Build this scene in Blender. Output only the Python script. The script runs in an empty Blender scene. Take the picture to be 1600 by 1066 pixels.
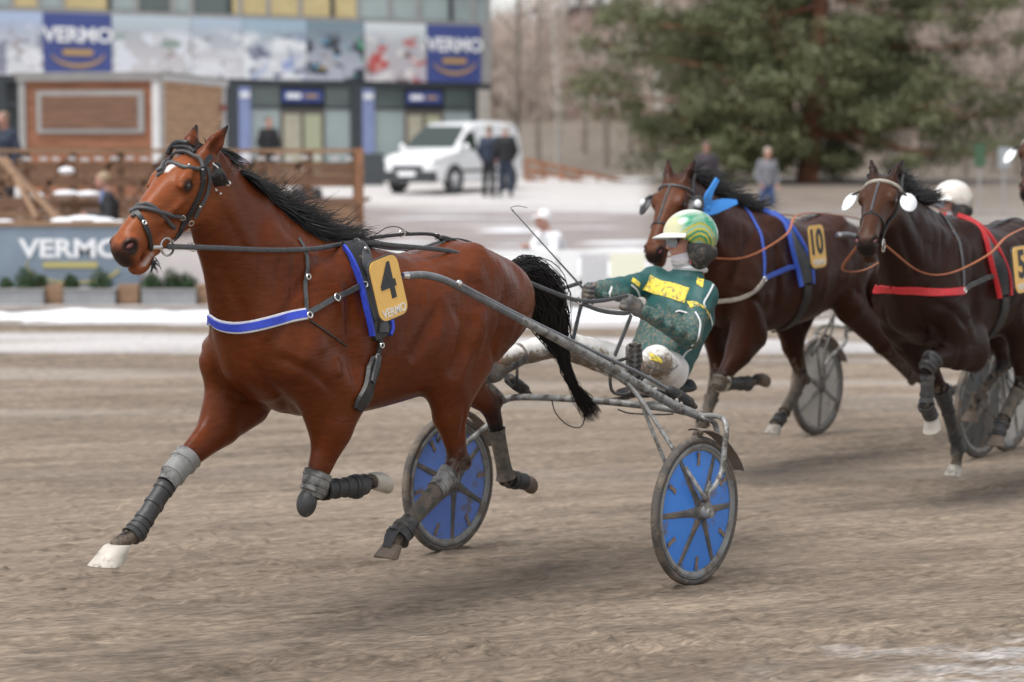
import bpy, bmesh, math, random
import numpy as np
from mathutils import Vector, Matrix
from mathutils.bvhtree import BVHTree
from mathutils import noise as mnoise

# ------------------------------------------------------------------ camera, sky, light
SC = bpy.context.scene
COL = SC.collection
F_PX = 3660.0            # focal length in pixels of a 1600 wide frame
CAM_H = 2.02
PITCH = math.atan(293 / F_PX)
cam_data = bpy.data.cameras.new('camera')
cam = bpy.data.objects.new('camera', cam_data)
COL.objects.link(cam)
cam.location = (0, 0, CAM_H)
cam.rotation_euler = (math.pi / 2 - PITCH, 0, 0)
cam_data.sensor_width = 36
cam_data.lens = F_PX / 1600 * 36
cam_data.clip_start = 0.1
cam_data.clip_end = 2000
cam_data.dof.use_dof = True
cam_data.dof.focus_distance = 10.2
cam_data.dof.aperture_fstop = 2.0
SC.camera = cam

world = bpy.data.worlds.new('World')
SC.world = world
world.use_nodes = True
_nt = world.node_tree
_bg = _nt.nodes['Background']
_sky = _nt.nodes.new('ShaderNodeTexSky')
_sky.sky_type = 'NISHITA'
_sky.sun_disc = False
SUN_EL, SUN_AZ = math.radians(66), math.radians(225)   # azimuth clockwise from +Y
_sky.sun_elevation = SUN_EL
_sky.sun_rotation = SUN_AZ
_sky.air_density = 1.0
_sky.dust_density = 1.0
_hs = _nt.nodes.new('ShaderNodeHueSaturation')          # an overcast sky is nearly white
_hs.inputs['Saturation'].default_value = 0.22
_nt.links.new(_sky.outputs[0], _hs.inputs['Color'])
_nt.links.new(_hs.outputs[0], _bg.inputs['Color'])
_bg.inputs['Strength'].default_value = 0.10

sun_data = bpy.data.lights.new('sun', 'SUN')
sun_data.energy = 1.5
sun_data.angle = math.radians(34)
sun_data.color = (1.0, 0.97, 0.93)
sun = bpy.data.objects.new('sun', sun_data)
COL.objects.link(sun)
_sd = Vector((math.sin(SUN_AZ) * math.cos(SUN_EL), math.cos(SUN_AZ) * math.cos(SUN_EL), math.sin(SUN_EL)))
sun.rotation_euler = _sd.to_track_quat('Z', 'Y').to_euler()
sun.location = (0, 0, 30)

SC.view_settings.view_transform = 'Standard'
SC.view_settings.look = 'None'
SC.view_settings.gamma = 1.0
SC.view_settings.exposure = 1.08
SC.cycles.max_bounces = 6
SC.cycles.transparent_max_bounces = 12
SC.cycles.use_denoising = True
# ------------------------------------------------------------------ where things stand
def ray(px, py):
    xc, yc = (px - 800) / F_PX, -(py - 533) / F_PX
    s, c = math.sin(PITCH), math.cos(PITCH)
    return np.array([xc, yc * s + c, yc * c - s])
CAMP = np.array([0, 0, CAM_H])
def at_depth(px, py, y):
    r = ray(px, py)
    return CAMP + r * (y / r[1])

class Frame:
    """A heading on the track: local X forward, Y to the left, Z up, origin on the ground."""
    def __init__(s, ox, oy, deg):
        a = math.radians(deg)
        s.l = np.array([math.sin(a), -math.cos(a), 0.0])
        s.f = np.array([-math.cos(a), -math.sin(a), 0.0])
        s.O = np.array([ox, oy, 0.0])
        s.rz = math.atan2(s.f[1], s.f[0])
    def px(s, x, y, lat):
        r = ray(x, y)
        t = (lat - s.l @ (CAMP - s.O)) / (s.l @ r)
        P = CAMP + r * t - s.O
        return np.array([P @ s.f, lat, P[2]])
    def local_ray(s, x, y):
        r = ray(x, y)
        o = CAMP - s.O
        return (Vector((o @ s.f, o @ s.l, o[2])), Vector((r @ s.f, r @ s.l, r[2])).normalized())
    def world(s, p):
        return s.O + s.f * p[0] + s.l * p[1] + np.array([0, 0, p[2]])

# ------------------------------------------------------------------ objects
def tag(o, label=None, cat=None, group=None, kind=None):
    if label: o['label'] = label
    if cat: o['category'] = cat
    if group: o['group'] = group
    if kind: o['kind'] = kind
    return o
def empty(name, loc=(0, 0, 0), rz=0.0, label=None, cat=None, group=None):
    o = bpy.data.objects.new(name, None)
    COL.objects.link(o)
    o.location = loc
    o.rotation_euler = (0, 0, rz)
    o.empty_display_size = 0.1
    return tag(o, label, cat, group)
def link(name, me, mat=None, parent=None, smooth=True, loc=None):
    if mat is not None:
        for m in (mat if isinstance(mat, (list, tuple)) else [mat]):
            me.materials.append(m)
    if smooth:
        me.polygons.foreach_set('use_smooth', [True] * len(me.polygons))
    o = bpy.data.objects.new(name, me)
    COL.objects.link(o)
    if parent is not None: o.parent = parent
    if loc is not None: o.location = loc
    return o
def copy_tree(o, parent=None):
    c = o.copy()
    COL.objects.link(c)
    c.parent = parent
    for ch in list(o.children):
        copy_tree(ch, c)
    return c

# ------------------------------------------------------------------ curves
def V3(p): return np.asarray(p, float)
def spline(pts, n=8, closed=False):
    """Catmull-Rom through the points."""
    P = [V3(p) for p in pts]
    m = len(P)
    out = []
    for i in range(m if closed else m - 1):
        if closed:
            p0, p1, p2, p3 = P[(i - 1) % m], P[i], P[(i + 1) % m], P[(i + 2) % m]
        else:
            p1, p2 = P[i], P[i + 1]
            p0 = P[i - 1] if i > 0 else 2 * p1 - p2
            p3 = P[i + 2] if i + 2 < m else 2 * p2 - p1
        for j in range(n):
            t = j / n
            out.append(0.5 * ((2 * p1) + (-p0 + p2) * t + (2 * p0 - 5 * p1 + 4 * p2 - p3) * t * t
                              + (-p0 + 3 * p1 - 3 * p2 + p3) * t ** 3))
    if not closed: out.append(P[-1])
    return np.array(out)
def unit(v):
    n = np.linalg.norm(v)
    return v / n if n > 1e-12 else v

class MB:
    """Collects shapes; build() links them as one mesh."""
    def __init__(s): s.v, s.f, s.mi = [], [], []
    def add(s, verts, faces, mi=0):
        o = len(s.v)
        s.v.extend([tuple(map(float, p)) for p in verts])
        s.f.extend([tuple(i + o for i in f) for f in faces])
        s.mi.extend([mi] * len(faces))
        return s
    def tube(s, pts, r, sides=8, closed=False, caps=True, mi=0, flat=1.0, up=None):
        P = [V3(p) for p in pts]
        n = len(P)
        R = r if isinstance(r, (list, tuple, np.ndarray)) else [r] * n
        if len(R) != n: R = np.interp(np.linspace(0, 1, n), np.linspace(0, 1, len(R)), R)
        T = []
        for i in range(n):
            a = P[(i - 1) % n] if (closed or i > 0) else P[i]
            b = P[(i + 1) % n] if (closed or i < n - 1) else P[i]
            T.append(unit(b - a))
        u = V3(up) if up is not None else (V3((0, 0, 1)) if abs(T[0][2]) < 0.9 else V3((1, 0, 0)))
        vs = []
        for i in range(n):
            u = unit(u - T[i] * (u @ T[i]))
            w = np.cross(T[i], u)
            for k in range(sides):
                a = 2 * math.pi * k / sides
                vs.append(P[i] + (u * math.cos(a) * flat + w * math.sin(a)) * R[i])
        fs = []
        for i in range(n if closed else n - 1):
            j = (i + 1) % n
            for k in range(sides):
                k2 = (k + 1) % sides
                fs.append((i * sides + k, i * sides + k2, j * sides + k2, j * sides + k))
        if caps and not closed:
            fs.append(tuple(range(sides - 1, -1, -1)))
            fs.append(tuple((n - 1) * sides + k for k in range(sides)))
        return s.add(vs, fs, mi)
    def strap(s, P, N, w, t, closed=False, mi=0):
        """Flat band along P lying on a surface with normals N."""
        n = len(P)
        W = w if isinstance(w, (list, tuple, np.ndarray)) else [w] * n
        if len(W) != n: W = np.interp(np.linspace(0, 1, n), np.linspace(0, 1, len(W)), W)
        vs = []
        for i in range(n):
            a = P[(i - 1) % n] if (closed or i > 0) else P[i]
            b = P[(i + 1) % n] if (closed or i < n - 1) else P[i]
            T = unit(V3(b) - V3(a))
            nn = unit(V3(N[i]) - T * (V3(N[i]) @ T))
            sd = np.cross(T, nn) * W[i] / 2
            p = V3(P[i])
            vs += [p - sd, p + sd, p + sd * 0.9 + nn * t, p - sd * 0.9 + nn * t]
        fs = []
        for i in range(n if closed else n - 1):
            j = (i + 1) % n
            for k in range(4):
                k2 = (k + 1) % 4
                fs.append((i * 4 + k, i * 4 + k2, j * 4 + k2, j * 4 + k))
        if not closed:
            fs.append((3, 2, 1, 0))
            fs.append(tuple((n - 1) * 4 + k for k in range(4)))
        return s.add(vs, fs, mi)
    def box(s, c, size, ax=None, mi=0):
        c = V3(c); h = V3(size) / 2
        A = np.eye(3) if ax is None else np.array(ax, float)
        vs = [c + A[0] * h[0] * i + A[1] * h[1] * j + A[2] * h[2] * k for i in (-1, 1) for j in (-1, 1) for k in (-1, 1)]
        return s.add(vs, [(0, 1, 3, 2), (4, 6, 7, 5), (0, 4, 5, 1), (2, 3, 7, 6), (0, 2, 6, 4), (1, 5, 7, 3)], mi)
    def beam(s, a, b, w, h, up=(0, 0, 1), mi=0):
        a, b = V3(a), V3(b)
        d = b - a; L = np.linalg.norm(d); x = d / L
        u = V3(up)
        if abs(u @ x) > .95: u = V3((1, 0, 0))
        y = unit(np.cross(u, x)); z = np.cross(x, y)
        return s.box((a + b) / 2, (L, w, h), (x, y, z), mi)
    def lathe(s, prof, c, axis, sides=32, mi=0, closed=True):
        """prof: (radius, along) pairs about an axis; closed joins last to first."""
        c = V3(c); a = unit(V3(axis))
        u = unit(np.cross(a, V3((0, 0, 1)) if abs(a[2]) < .9 else V3((1, 0, 0))))
        w = np.cross(a, u)
        n = len(prof)
        vs = []
        for k in range(sides):
            t = 2 * math.pi * k / sides
            d = u * math.cos(t) + w * math.sin(t)
            for r, h in prof: vs.append(c + d * r + a * h)
        fs = []
        for k in range(sides):
            k2 = (k + 1) % sides
            for i in range(n if closed else n - 1):
                j = (i + 1) % n
                fs.append((k * n + i, k * n + j, k2 * n + j, k2 * n + i))
        return s.add(vs, fs, mi)
    def ball(s, c, r, seg=12, rings=8, ax=None, mi=0):
        c = V3(c); R = V3(r) if hasattr(r, '__len__') else V3((r, r, r))
        A = np.eye(3) if ax is None else np.array(ax, float)
        vs = []; fs = []
        for i in range(rings + 1):
            th = math.pi * i / rings
            for k in range(seg):
                ph = 2 * math.pi * k / seg
                d = (math.sin(th) * math.cos(ph) * R[0], math.sin(th) * math.sin(ph) * R[1], math.cos(th) * R[2])
                vs.append(c + A[0] * d[0] + A[1] * d[1] + A[2] * d[2])
        for i in range(rings):
            for k in range(seg):
                k2 = (k + 1) % seg
                fs.append((i * seg + k, (i + 1) * seg + k, (i + 1) * seg + k2, i * seg + k2))
        return s.add(vs, fs, mi)
    def prism(s, outline, origin, ux, uy, depth, mi=0):
        """Extrude a 2D outline (in ux, uy) by depth along ux x uy."""
        o, ux, uy = V3(origin), V3(ux), V3(uy)
        nz = unit(np.cross(ux, uy)) * depth
        n = len(outline)
        vs = [o + ux * a + uy * b for a, b in outline] + [o + ux * a + uy * b + nz for a, b in outline]
        fs = [tuple(range(n - 1, -1, -1)), tuple(range(n, 2 * n))]
        fs += [(i, (i + 1) % n, n + (i + 1) % n, n + i) for i in range(n)]
        return s.add(vs, fs, mi)
    def mesh(s, name='mesh'):
        me = bpy.data.meshes.new(name)
        me.from_pydata(s.v, [], s.f)
        if any(s.mi): me.polygons.foreach_set('material_index', s.mi)
        me.update()
        return me
    def build(s, name, mat, parent=None, smooth=True, recalc=True):
        me = s.mesh(name)
        if recalc:
            bm = bmesh.new(); bm.from_mesh(me)
            bmesh.ops.recalc_face_normals(bm, faces=bm.faces)
            bm.to_mesh(me); bm.free()
        o = link(name, me, mat, parent, smooth)
        if smooth:
            try: me.set_sharp_from_angle(angle=math.radians(40))
            except Exception: pass
        return o

def rrect(w, h, r, n=5):
    out = []
    for cx, cy, a0 in ((w / 2 - r, h / 2 - r, 0), (-w / 2 + r, h / 2 - r, 90), (-w / 2 + r, -h / 2 + r, 180), (w / 2 - r, -h / 2 + r, 270)):
        for i in range(n + 1):
            a = math.radians(a0 + 90 * i / n)
            out.append((cx + r * math.cos(a), cy + r * math.sin(a)))
    return out

def text_mesh(txt, height, ux, uy, origin, depth=0.002, bold=0.0, sx=1.0):
    """Lettering as flat raised geometry, centred on origin; cap height = height."""
    cu = bpy.data.curves.new('lettering', 'FONT')
    cu.body = txt
    cu.align_x = 'CENTER'; cu.align_y = 'CENTER'
    cu.size = 1.0
    cu.extrude = 0.0
    cu.offset = bold
    cu.resolution_u = 3
    tmp = bpy.data.objects.new('lettering', cu)
    COL.objects.link(tmp)
    dg = bpy.context.evaluated_depsgraph_get()
    me = bpy.data.meshes.new_from_object(tmp.evaluated_get(dg))
    bpy.data.objects.remove(tmp); bpy.data.curves.remove(cu)
    v = np.array([x.co[:] for x in me.vertices])
    hh = v[:, 1].max() - v[:, 1].min()
    v[:, 1] -= (v[:, 1].max() + v[:, 1].min()) / 2
    v[:, 0] -= (v[:, 0].max() + v[:, 0].min()) / 2
    v *= height / hh
    ux, uy, o = V3(ux), V3(uy), V3(origin)
    nz = unit(np.cross(ux, uy))
    W = o + np.outer(v[:, 0] * sx, ux) + np.outer(v[:, 1], uy)
    fs = [tuple(p.vertices) for p in me.polygons]
    n = len(W)
    mb = MB()
    eds = {}
    for f in fs:
        for a, b in zip(f, f[1:] + f[:1]):
            eds[(a, b)] = 1
    side = [(a, b, b + n, a + n) for (a, b) in eds if (b, a) not in eds]
    mb.add(list(W + nz * depth) + list(W - nz * depth * .2), fs + [tuple(i + n for i in f[::-1]) for f in fs] + side)
    bpy.data.meshes.remove(me)
    return mb

# ------------------------------------------------------------------ soft bodies: distance field -> one surface
class SDF:
    def __init__(s, res): s.res = res; s.p = []
    def bone(s, p0, p1, s0, s1, k=.03, side=(0, 1, 0), cap=None, op=1, t=0):
        """Tapered limb; s = (half thickness across, half width along side)."""
        s0 = s0 if hasattr(s0, '__len__') else (s0, s0)
        s1 = s1 if hasattr(s1, '__len__') else (s1, s1)
        s.p.append(('b', V3(p0), V3(p1), s0, s1, k, V3(side), cap, op, t))
    def chain(s, pts, k=.03, **kw):
        for (a, sa), (b, sb) in zip(pts, pts[1:]): s.bone(a, b, sa, sb, k, **kw)
    def ell(s, c, r, k=.03, ax=None, op=1, t=0):
        r = r if hasattr(r, '__len__') else (r, r, r)
        s.p.append(('e', V3(c), V3(r), np.eye(3) if ax is None else np.array([unit(V3(a)) for a in ax]), k, op, t))
    def loft(s, o, d, side, st, k=.03, cap=.06, egg=0.0, pw=2.0, t=0):
        """Smooth trunk along d: stations (along, offset, half height, half width[, egg])."""
        d = unit(V3(d)); sd = unit(V3(side) - d * (V3(side) @ d)); u = np.cross(sd, d)
        if u[2] < 0: u = -u
        st = sorted([tuple(q) + ((egg,) if len(q) < 5 else ()) for q in st])
        D = spline(st, 12)
        s.p.append(('l', V3(o), d, sd, u, D, k, cap, pw, 1, t))
    def bounds(s, p):
        if p[0] == 'b':
            _, a, b, s0, s1, k, _, cap, _, _ = p
            m = max(*s0, *s1, cap or 0) + k
            return np.minimum(a, b) - m, np.maximum(a, b) + m
        if p[0] == 'l':
            _, o, d, sd, u, D, k, cap, _, _, _ = p
            m = D[:, 2:4].max() * 1.2 + k + cap
            P = o + np.outer(D[:, 0], d) + np.outer(D[:, 1], u)
            return P.min(0) - m, P.max(0) + m
        m = p[2].max() + p[4]
        return p[1] - m, p[1] + m
    def surface(s, smooth=2, warp=None):
        h = s.res
        lo = np.min([s.bounds(p)[0] for p in s.p if p[-2] > 0], 0) - 3 * h
        hi = np.max([s.bounds(p)[1] for p in s.p if p[-2] > 0], 0) + 3 * h
        n = np.ceil((hi - lo) / h).astype(int) + 1
        G = np.full(n, 0.5, np.float32)
        TG = np.zeros(n, np.int8)
        TD = np.full(n, 9.0, np.float32)
        for p in s.p:
            a, b = s.bounds(p)
            i0 = np.clip(np.floor((a - lo) / h).astype(int) - 2, 0, n - 1)
            i1 = np.clip(np.ceil((b - lo) / h).astype(int) + 3, 1, n)
            sl = tuple(slice(x, y) for x, y in zip(i0, i1))
            X = (lo[0] + h * np.arange(i0[0], i1[0])).astype(np.float32)[:, None, None]
            Y = (lo[1] + h * np.arange(i0[1], i1[1])).astype(np.float32)[None, :, None]
            Z = (lo[2] + h * np.arange(i0[2], i1[2])).astype(np.float32)[None, None, :]
            if p[0] == 'b':
                _, A, B, s0, s1, k, side, cap, op, t = p
                d = B - A; L = max(np.linalg.norm(d), 1e-6); d = d / L
                sd = side - d * (side @ d)
                if np.linalg.norm(sd) < 1e-3: sd = V3((1, 0, 0)) - d * d[0]
                sd = unit(sd); u = np.cross(d, sd)
                x, y, z = X - A[0], Y - A[1], Z - A[2]
                al = x * d[0] + y * d[1] + z * d[2]
                tt = np.clip(al / L, 0, 1)
                over = al - tt * L
                ra = s0[0] + (s1[0] - s0[0]) * tt
                rb = s0[1] + (s1[1] - s0[1]) * tt
                rc = np.minimum(ra, rb) if cap is None else np.float32(cap)
                pu = (x * u[0] + y * u[1] + z * u[2]); pv = (x * sd[0] + y * sd[1] + z * sd[2])
                k0 = np.sqrt((pu / ra) ** 2 + (pv / rb) ** 2 + (over / rc) ** 2)
                k1 = np.sqrt((pu / ra ** 2) ** 2 + (pv / rb ** 2) ** 2 + (over / rc ** 2) ** 2) + 1e-6
            elif p[0] == 'l':
                _, A, d, sd, u, D, k, cap, pw, op, t = p
                x, y, z = X - A[0], Y - A[1], Z - A[2]
                al = x * d[0] + y * d[1] + z * d[2]
                tt = np.clip(al, D[0, 0], D[-1, 0])
                over = al - tt
                of, ra, rb, eg = (np.interp(tt, D[:, 0], D[:, j]).astype(np.float32) for j in (1, 2, 3, 4))
                pu = (x * u[0] + y * u[1] + z * u[2]) - of; pv = np.abs(x * sd[0] + y * sd[1] + z * sd[2])
                rb = rb * (1 - eg * np.clip(pu / ra, -1.2, 1.2))
                k0 = np.sqrt(((np.abs(pu) / ra) ** pw + (pv / rb) ** pw) ** (2 / pw) + (over / cap) ** 2)
                k1 = np.sqrt((pu / ra ** 2) ** 2 + (pv / rb ** 2) ** 2 + (over / cap ** 2) ** 2) + 1e-6
            else:
                _, c, r, ax, k, op, t = p
                x, y, z = X - c[0], Y - c[1], Z - c[2]
                q = [(x * ax[i][0] + y * ax[i][1] + z * ax[i][2]) for i in range(3)]
                k0 = np.sqrt(sum((q[i] / r[i]) ** 2 for i in range(3)))
                k1 = np.sqrt(sum((q[i] / r[i] ** 2) ** 2 for i in range(3))) + 1e-6
            D = np.where(k0 < 1e-3, -0.05, k0 * (k0 - 1) / k1).astype(np.float32)
            g = G[sl]
            if op > 0:
                hh = np.maximum(k - np.abs(g - D), 0) / k
                G[sl] = np.minimum(g, D) - hh * hh * k * .25
                td = TD[sl]; m = D < td
                td[m] = D[m]; TG[sl][m] = t
            else:
                D = -D
                hh = np.maximum(k - np.abs(g - D), 0) / k
                G[sl] = np.maximum(g, D) + hh * hh * k * .25
        v, f, tg = surface_nets(G, TG)
        v = lo + v * h
        if smooth: v = relax(v, f, smooth)
        return v, f, tg

def surface_nets(G, TG):
    ins = G < 0
    n = np.array(G.shape)
    c = np.zeros(n - 1, np.int8)
    for i in (0, 1):
        for j in (0, 1):
            for k in (0, 1):
                c += ins[i:n[0] - 1 + i, j:n[1] - 1 + j, k:n[2] - 1 + k]
    act = (c > 0) & (c < 8)
    idx = np.full(n - 1, -1, np.int64)
    cells = np.argwhere(act)
    idx[act] = np.arange(len(cells))
    acc = np.zeros((len(cells), 3)); cnt = np.zeros(len(cells))
    corner = [(i, j, k) for i in (0, 1) for j in (0, 1) for k in (0, 1)]
    val = {q: G[cells[:, 0] + q[0], cells[:, 1] + q[1], cells[:, 2] + q[2]].astype(float) for q in corner}
    for q in corner:
        for a in range(3):
            if q[a] == 0:
                r = list(q); r[a] = 1; r = tuple(r)
                v0, v1 = val[q], val[r]
                m = (v0 < 0) != (v1 < 0)
                t = np.where(m, v0 / np.where(m, v0 - v1, 1), 0)
                P = np.array(q, float)[None, :].repeat(len(cells), 0)
                P[:, a] += t
                acc[m] += P[m]; cnt[m] += 1
    verts = cells + acc / np.maximum(cnt, 1)[:, None]
    tg = TG[cells[:, 0], cells[:, 1], cells[:, 2]]
    faces = []
    for a in range(3):
        b, d = (a + 1) % 3, (a + 2) % 3
        s0 = [slice(None)] * 3; s1 = [slice(None)] * 3
        s0[a] = slice(0, n[a] - 1); s1[a] = slice(1, n[a])
        A, B = ins[tuple(s0)], ins[tuple(s1)]
        for sgn in (0, 1):
            E = np.argwhere((A & ~B) if sgn == 0 else (~A & B))
            E = E[(E[:, b] > 0) & (E[:, d] > 0) & (E[:, b] < n[b] - 1) & (E[:, d] < n[d] - 1)]
            def cell(ob, od):
                e = E.copy(); e[:, b] += ob; e[:, d] += od
                return idx[e[:, 0], e[:, 1], e[:, 2]]
            q = [cell(-1, -1), cell(0, -1), cell(0, 0), cell(-1, 0)]
            if sgn: q = q[::-1]
            faces.append(np.stack(q, 1))
    return verts, np.concatenate(faces), tg
def edges_of(f):
    e = np.concatenate([f[:, [i, (i + 1) % 4]] for i in range(4)])
    e = np.sort(e, 1)
    return np.unique(e, axis=0)
def relax(v, f, it, lam=.5):
    e = edges_of(f)
    deg = np.bincount(e.ravel(), minlength=len(v)).astype(float)
    for i in range(it):
        for w in (lam, -lam * .92):
            acc = np.zeros_like(v)
            for a in range(3):
                acc[:, a] = np.bincount(e[:, 0], v[e[:, 1], a], len(v)) + np.bincount(e[:, 1], v[e[:, 0], a], len(v))
            v = v + w * (acc / np.maximum(deg, 1)[:, None] - v)
    return v
def grid_mesh(name, v, f, col=None, mud=None):
    me = bpy.data.meshes.new(name)
    me.vertices.add(len(v)); me.vertices.foreach_set('co', np.asarray(v, np.float32).ravel())
    me.loops.add(f.size); me.loops.foreach_set('vertex_index', f.astype(np.int32).ravel())
    me.polygons.add(len(f))
    me.polygons.foreach_set('loop_start', np.arange(0, f.size, 4, dtype=np.int32))
    try: me.polygons.foreach_set('loop_total', np.full(len(f), 4, np.int32))
    except Exception: pass
    me.update(calc_edges=True)
    me.validate()
    if col is not None:
        at = me.color_attributes.new('col', 'FLOAT_COLOR', 'POINT')
        c4 = np.ones((len(v), 4), np.float32); c4[:, :3] = col
        at.data.foreach_set('color', c4.ravel())
    if mud is not None:
        at = me.attributes.new('mud', 'FLOAT', 'POINT')
        at.data.foreach_set('value', np.asarray(mud, np.float32))
    return me
def sstep(a, b, x):
    t = np.clip((x - a) / (b - a), 0, 1)
    return t * t * (3 - 2 * t)
def near_seg(v, a, b):
    """distance and parameter of points v to the segment a-b"""
    a, b = V3(a), V3(b); d = b - a
    t = np.clip((v - a) @ d / (d @ d), 0, 1)
    return np.linalg.norm(v - a - t[:, None] * d, axis=1), t

# ------------------------------------------------------------------ materials
MATS = {}
def nodes(m):
    nt = m.node_tree
    return nt, nt.nodes['Principled BSDF']
def N(nt, kind, **kw):
    n = nt.nodes.new(kind)
    for k, v in kw.items():
        if k in n.inputs: n.inputs[k].default_value = v
        else: setattr(n, k, v)
    return n
def mat(name, col=(.5, .5, .5), rough=.6, metal=0.0, noise=0.0, nscale=8.0, bump=0.0, bscale=40.0, mud=0.0, mudcol=(.17, .135, .105),
        mscale=6.0, stretch=None, spec=.5, coat=0.0, attr=False, sheen=0.0, alpha=1.0, trans=0.0, splash=False, veins=0.0, turn=0.0):
    """A worn surface: base colour varied by noise, fine relief, and mud or dirt patches."""
    if name in MATS: return MATS[name]
    m = bpy.data.materials.new(name); m.use_nodes = True
    nt, b = nodes(m)
    tc = N(nt, 'ShaderNodeTexCoord')
    mp = N(nt, 'ShaderNodeMapping')
    if stretch and turn:
        mp.vector_type = 'TEXTURE'; mp.inputs['Scale'].default_value = [1 / q for q in stretch]; mp.inputs['Rotation'].default_value = (0, 0, turn)
    elif stretch: mp.inputs['Scale'].default_value = stretch
    nt.links.new(tc.outputs['Object'], mp.inputs['Vector'])
    src = None
    if attr:
        a = N(nt, 'ShaderNodeAttribute', attribute_name='col'); src = a.outputs['Color']
    else:
        c = N(nt, 'ShaderNodeRGB'); c.outputs[0].default_value = (*col, 1); src = c.outputs[0]
    if noise > 0:
        n = N(nt, 'ShaderNodeTexNoise', Scale=nscale, Detail=6.0, Roughness=.6)
        nt.links.new(mp.outputs[0], n.inputs['Vector'])
        mr = N(nt, 'ShaderNodeMapRange'); mr.inputs['From Min'].default_value = .3; mr.inputs['From Max'].default_value = .7
        mr.inputs['To Min'].default_value = 1 - noise; mr.inputs['To Max'].default_value = 1 + noise
        nt.links.new(n.outputs['Fac'], mr.inputs['Value'])
        mx = N(nt, 'ShaderNodeVectorMath', operation='SCALE')
        nt.links.new(src, mx.inputs[0]); nt.links.new(mr.outputs[0], mx.inputs['Scale'])
        src = mx.outputs[0]
    rsock = None
    if mud > 0:
        n = N(nt, 'ShaderNodeTexNoise', Scale=mscale, Detail=8.0, Roughness=.7)
        nt.links.new(tc.outputs['Object'], n.inputs['Vector'])
        cr = N(nt, 'ShaderNodeMapRange'); cr.inputs['From Min'].default_value = .62 - mud * .3; cr.inputs['From Max'].default_value = .72 - mud * .25
        nt.links.new(n.outputs['Fac'], cr.inputs['Value'])
        mx = N(nt, 'ShaderNodeMix', data_type='RGBA')
        nt.links.new(cr.outputs[0], mx.inputs['Factor']); nt.links.new(src, mx.inputs[6]); mx.inputs[7].default_value = (*mudcol, 1)
        src = mx.outputs[2]
        rm = N(nt, 'ShaderNodeMapRange'); rm.inputs['To Min'].default_value = rough; rm.inputs['To Max'].default_value = .9
        nt.links.new(cr.outputs[0], rm.inputs['Value']); rsock = rm.outputs[0]
    if splash:
        # splashes of mud where the 'mud' attribute says the thing was hit by them
        a = N(nt, 'ShaderNodeAttribute', attribute_name='mud')
        n = N(nt, 'ShaderNodeTexNoise', Scale=mscale, Detail=9.0, Roughness=.72)
        nt.links.new(tc.outputs['Object'], n.inputs['Vector'])
        ad = N(nt, 'ShaderNodeMath', operation='ADD'); nt.links.new(a.outputs['Fac'], ad.inputs[0]); nt.links.new(n.outputs['Fac'], ad.inputs[1])
        cr = N(nt, 'ShaderNodeMapRange'); cr.inputs['From Min'].default_value = .98; cr.inputs['From Max'].default_value = 1.12
        nt.links.new(ad.outputs[0], cr.inputs['Value'])
        mx = N(nt, 'ShaderNodeMix', data_type='RGBA')
        nt.links.new(cr.outputs[0], mx.inputs['Factor']); nt.links.new(src, mx.inputs[6]); mx.inputs[7].default_value = (*mudcol, 1)
        src = mx.outputs[2]
        rm = N(nt, 'ShaderNodeMapRange'); rm.inputs['To Min'].default_value = rough; rm.inputs['To Max'].default_value = .9
        nt.links.new(cr.outputs[0], rm.inputs['Value']); rsock = rm.outputs[0]
    nt.links.new(src, b.inputs['Base Color'])
    b.inputs['Roughness'].default_value = rough
    if rsock: nt.links.new(rsock, b.inputs['Roughness'])
    b.inputs['Metallic'].default_value = metal
    b.inputs['Specular IOR Level'].default_value = spec
    if coat: b.inputs['Coat Weight'].default_value = coat; b.inputs['Coat Roughness'].default_value = .15
    if sheen: b.inputs['Sheen Weight'].default_value = sheen
    if trans: b.inputs['Transmission Weight'].default_value = trans
    if alpha < 1: b.inputs['Alpha'].default_value = alpha
    if bump > 0:
        n = N(nt, 'ShaderNodeTexNoise', Scale=bscale, Detail=5.0)
        nt.links.new(mp.outputs[0], n.inputs['Vector'])
        bp = N(nt, 'ShaderNodeBump', Strength=bump, Distance=.01)
        nt.links.new(n.outputs['Fac'], bp.inputs['Height'])
        nt.links.new(bp.outputs[0], b.inputs['Normal'])
        if veins > 0:
            last = bp
            for sc, st, dist in ((7.0, veins, .03), (16.0, veins * .7, .012)):
                n2 = N(nt, 'ShaderNodeTexNoise', Scale=sc, Detail=3.0, Distortion=1.2)
                n2.noise_type = 'RIDGED_MULTIFRACTAL' if sc > 10 else 'FBM'
                nt.links.new(mp.outputs[0], n2.inputs['Vector'])
                b2 = N(nt, 'ShaderNodeBump', Strength=st, Distance=dist)
                nt.links.new(n2.outputs['Fac'], b2.inputs['Height']); nt.links.new(last.outputs[0], b2.inputs['Normal'])
                last = b2
            nt.links.new(last.outputs[0], b.inputs['Normal'])
    MATS[name] = m
    return m

def wob(v, s, seed=0):
    """smooth pseudo noise 0..1 for vertex colours"""
    r = np.random.RandomState(seed)
    o = np.zeros(len(v))
    for i in range(7):
        k = r.normal(size=3) * s * (1 + .5 * i); o += np.sin(v @ k + r.uniform(0, 6.28)) / (1 + .35 * i)
    return .5 + o / 6.5
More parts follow.
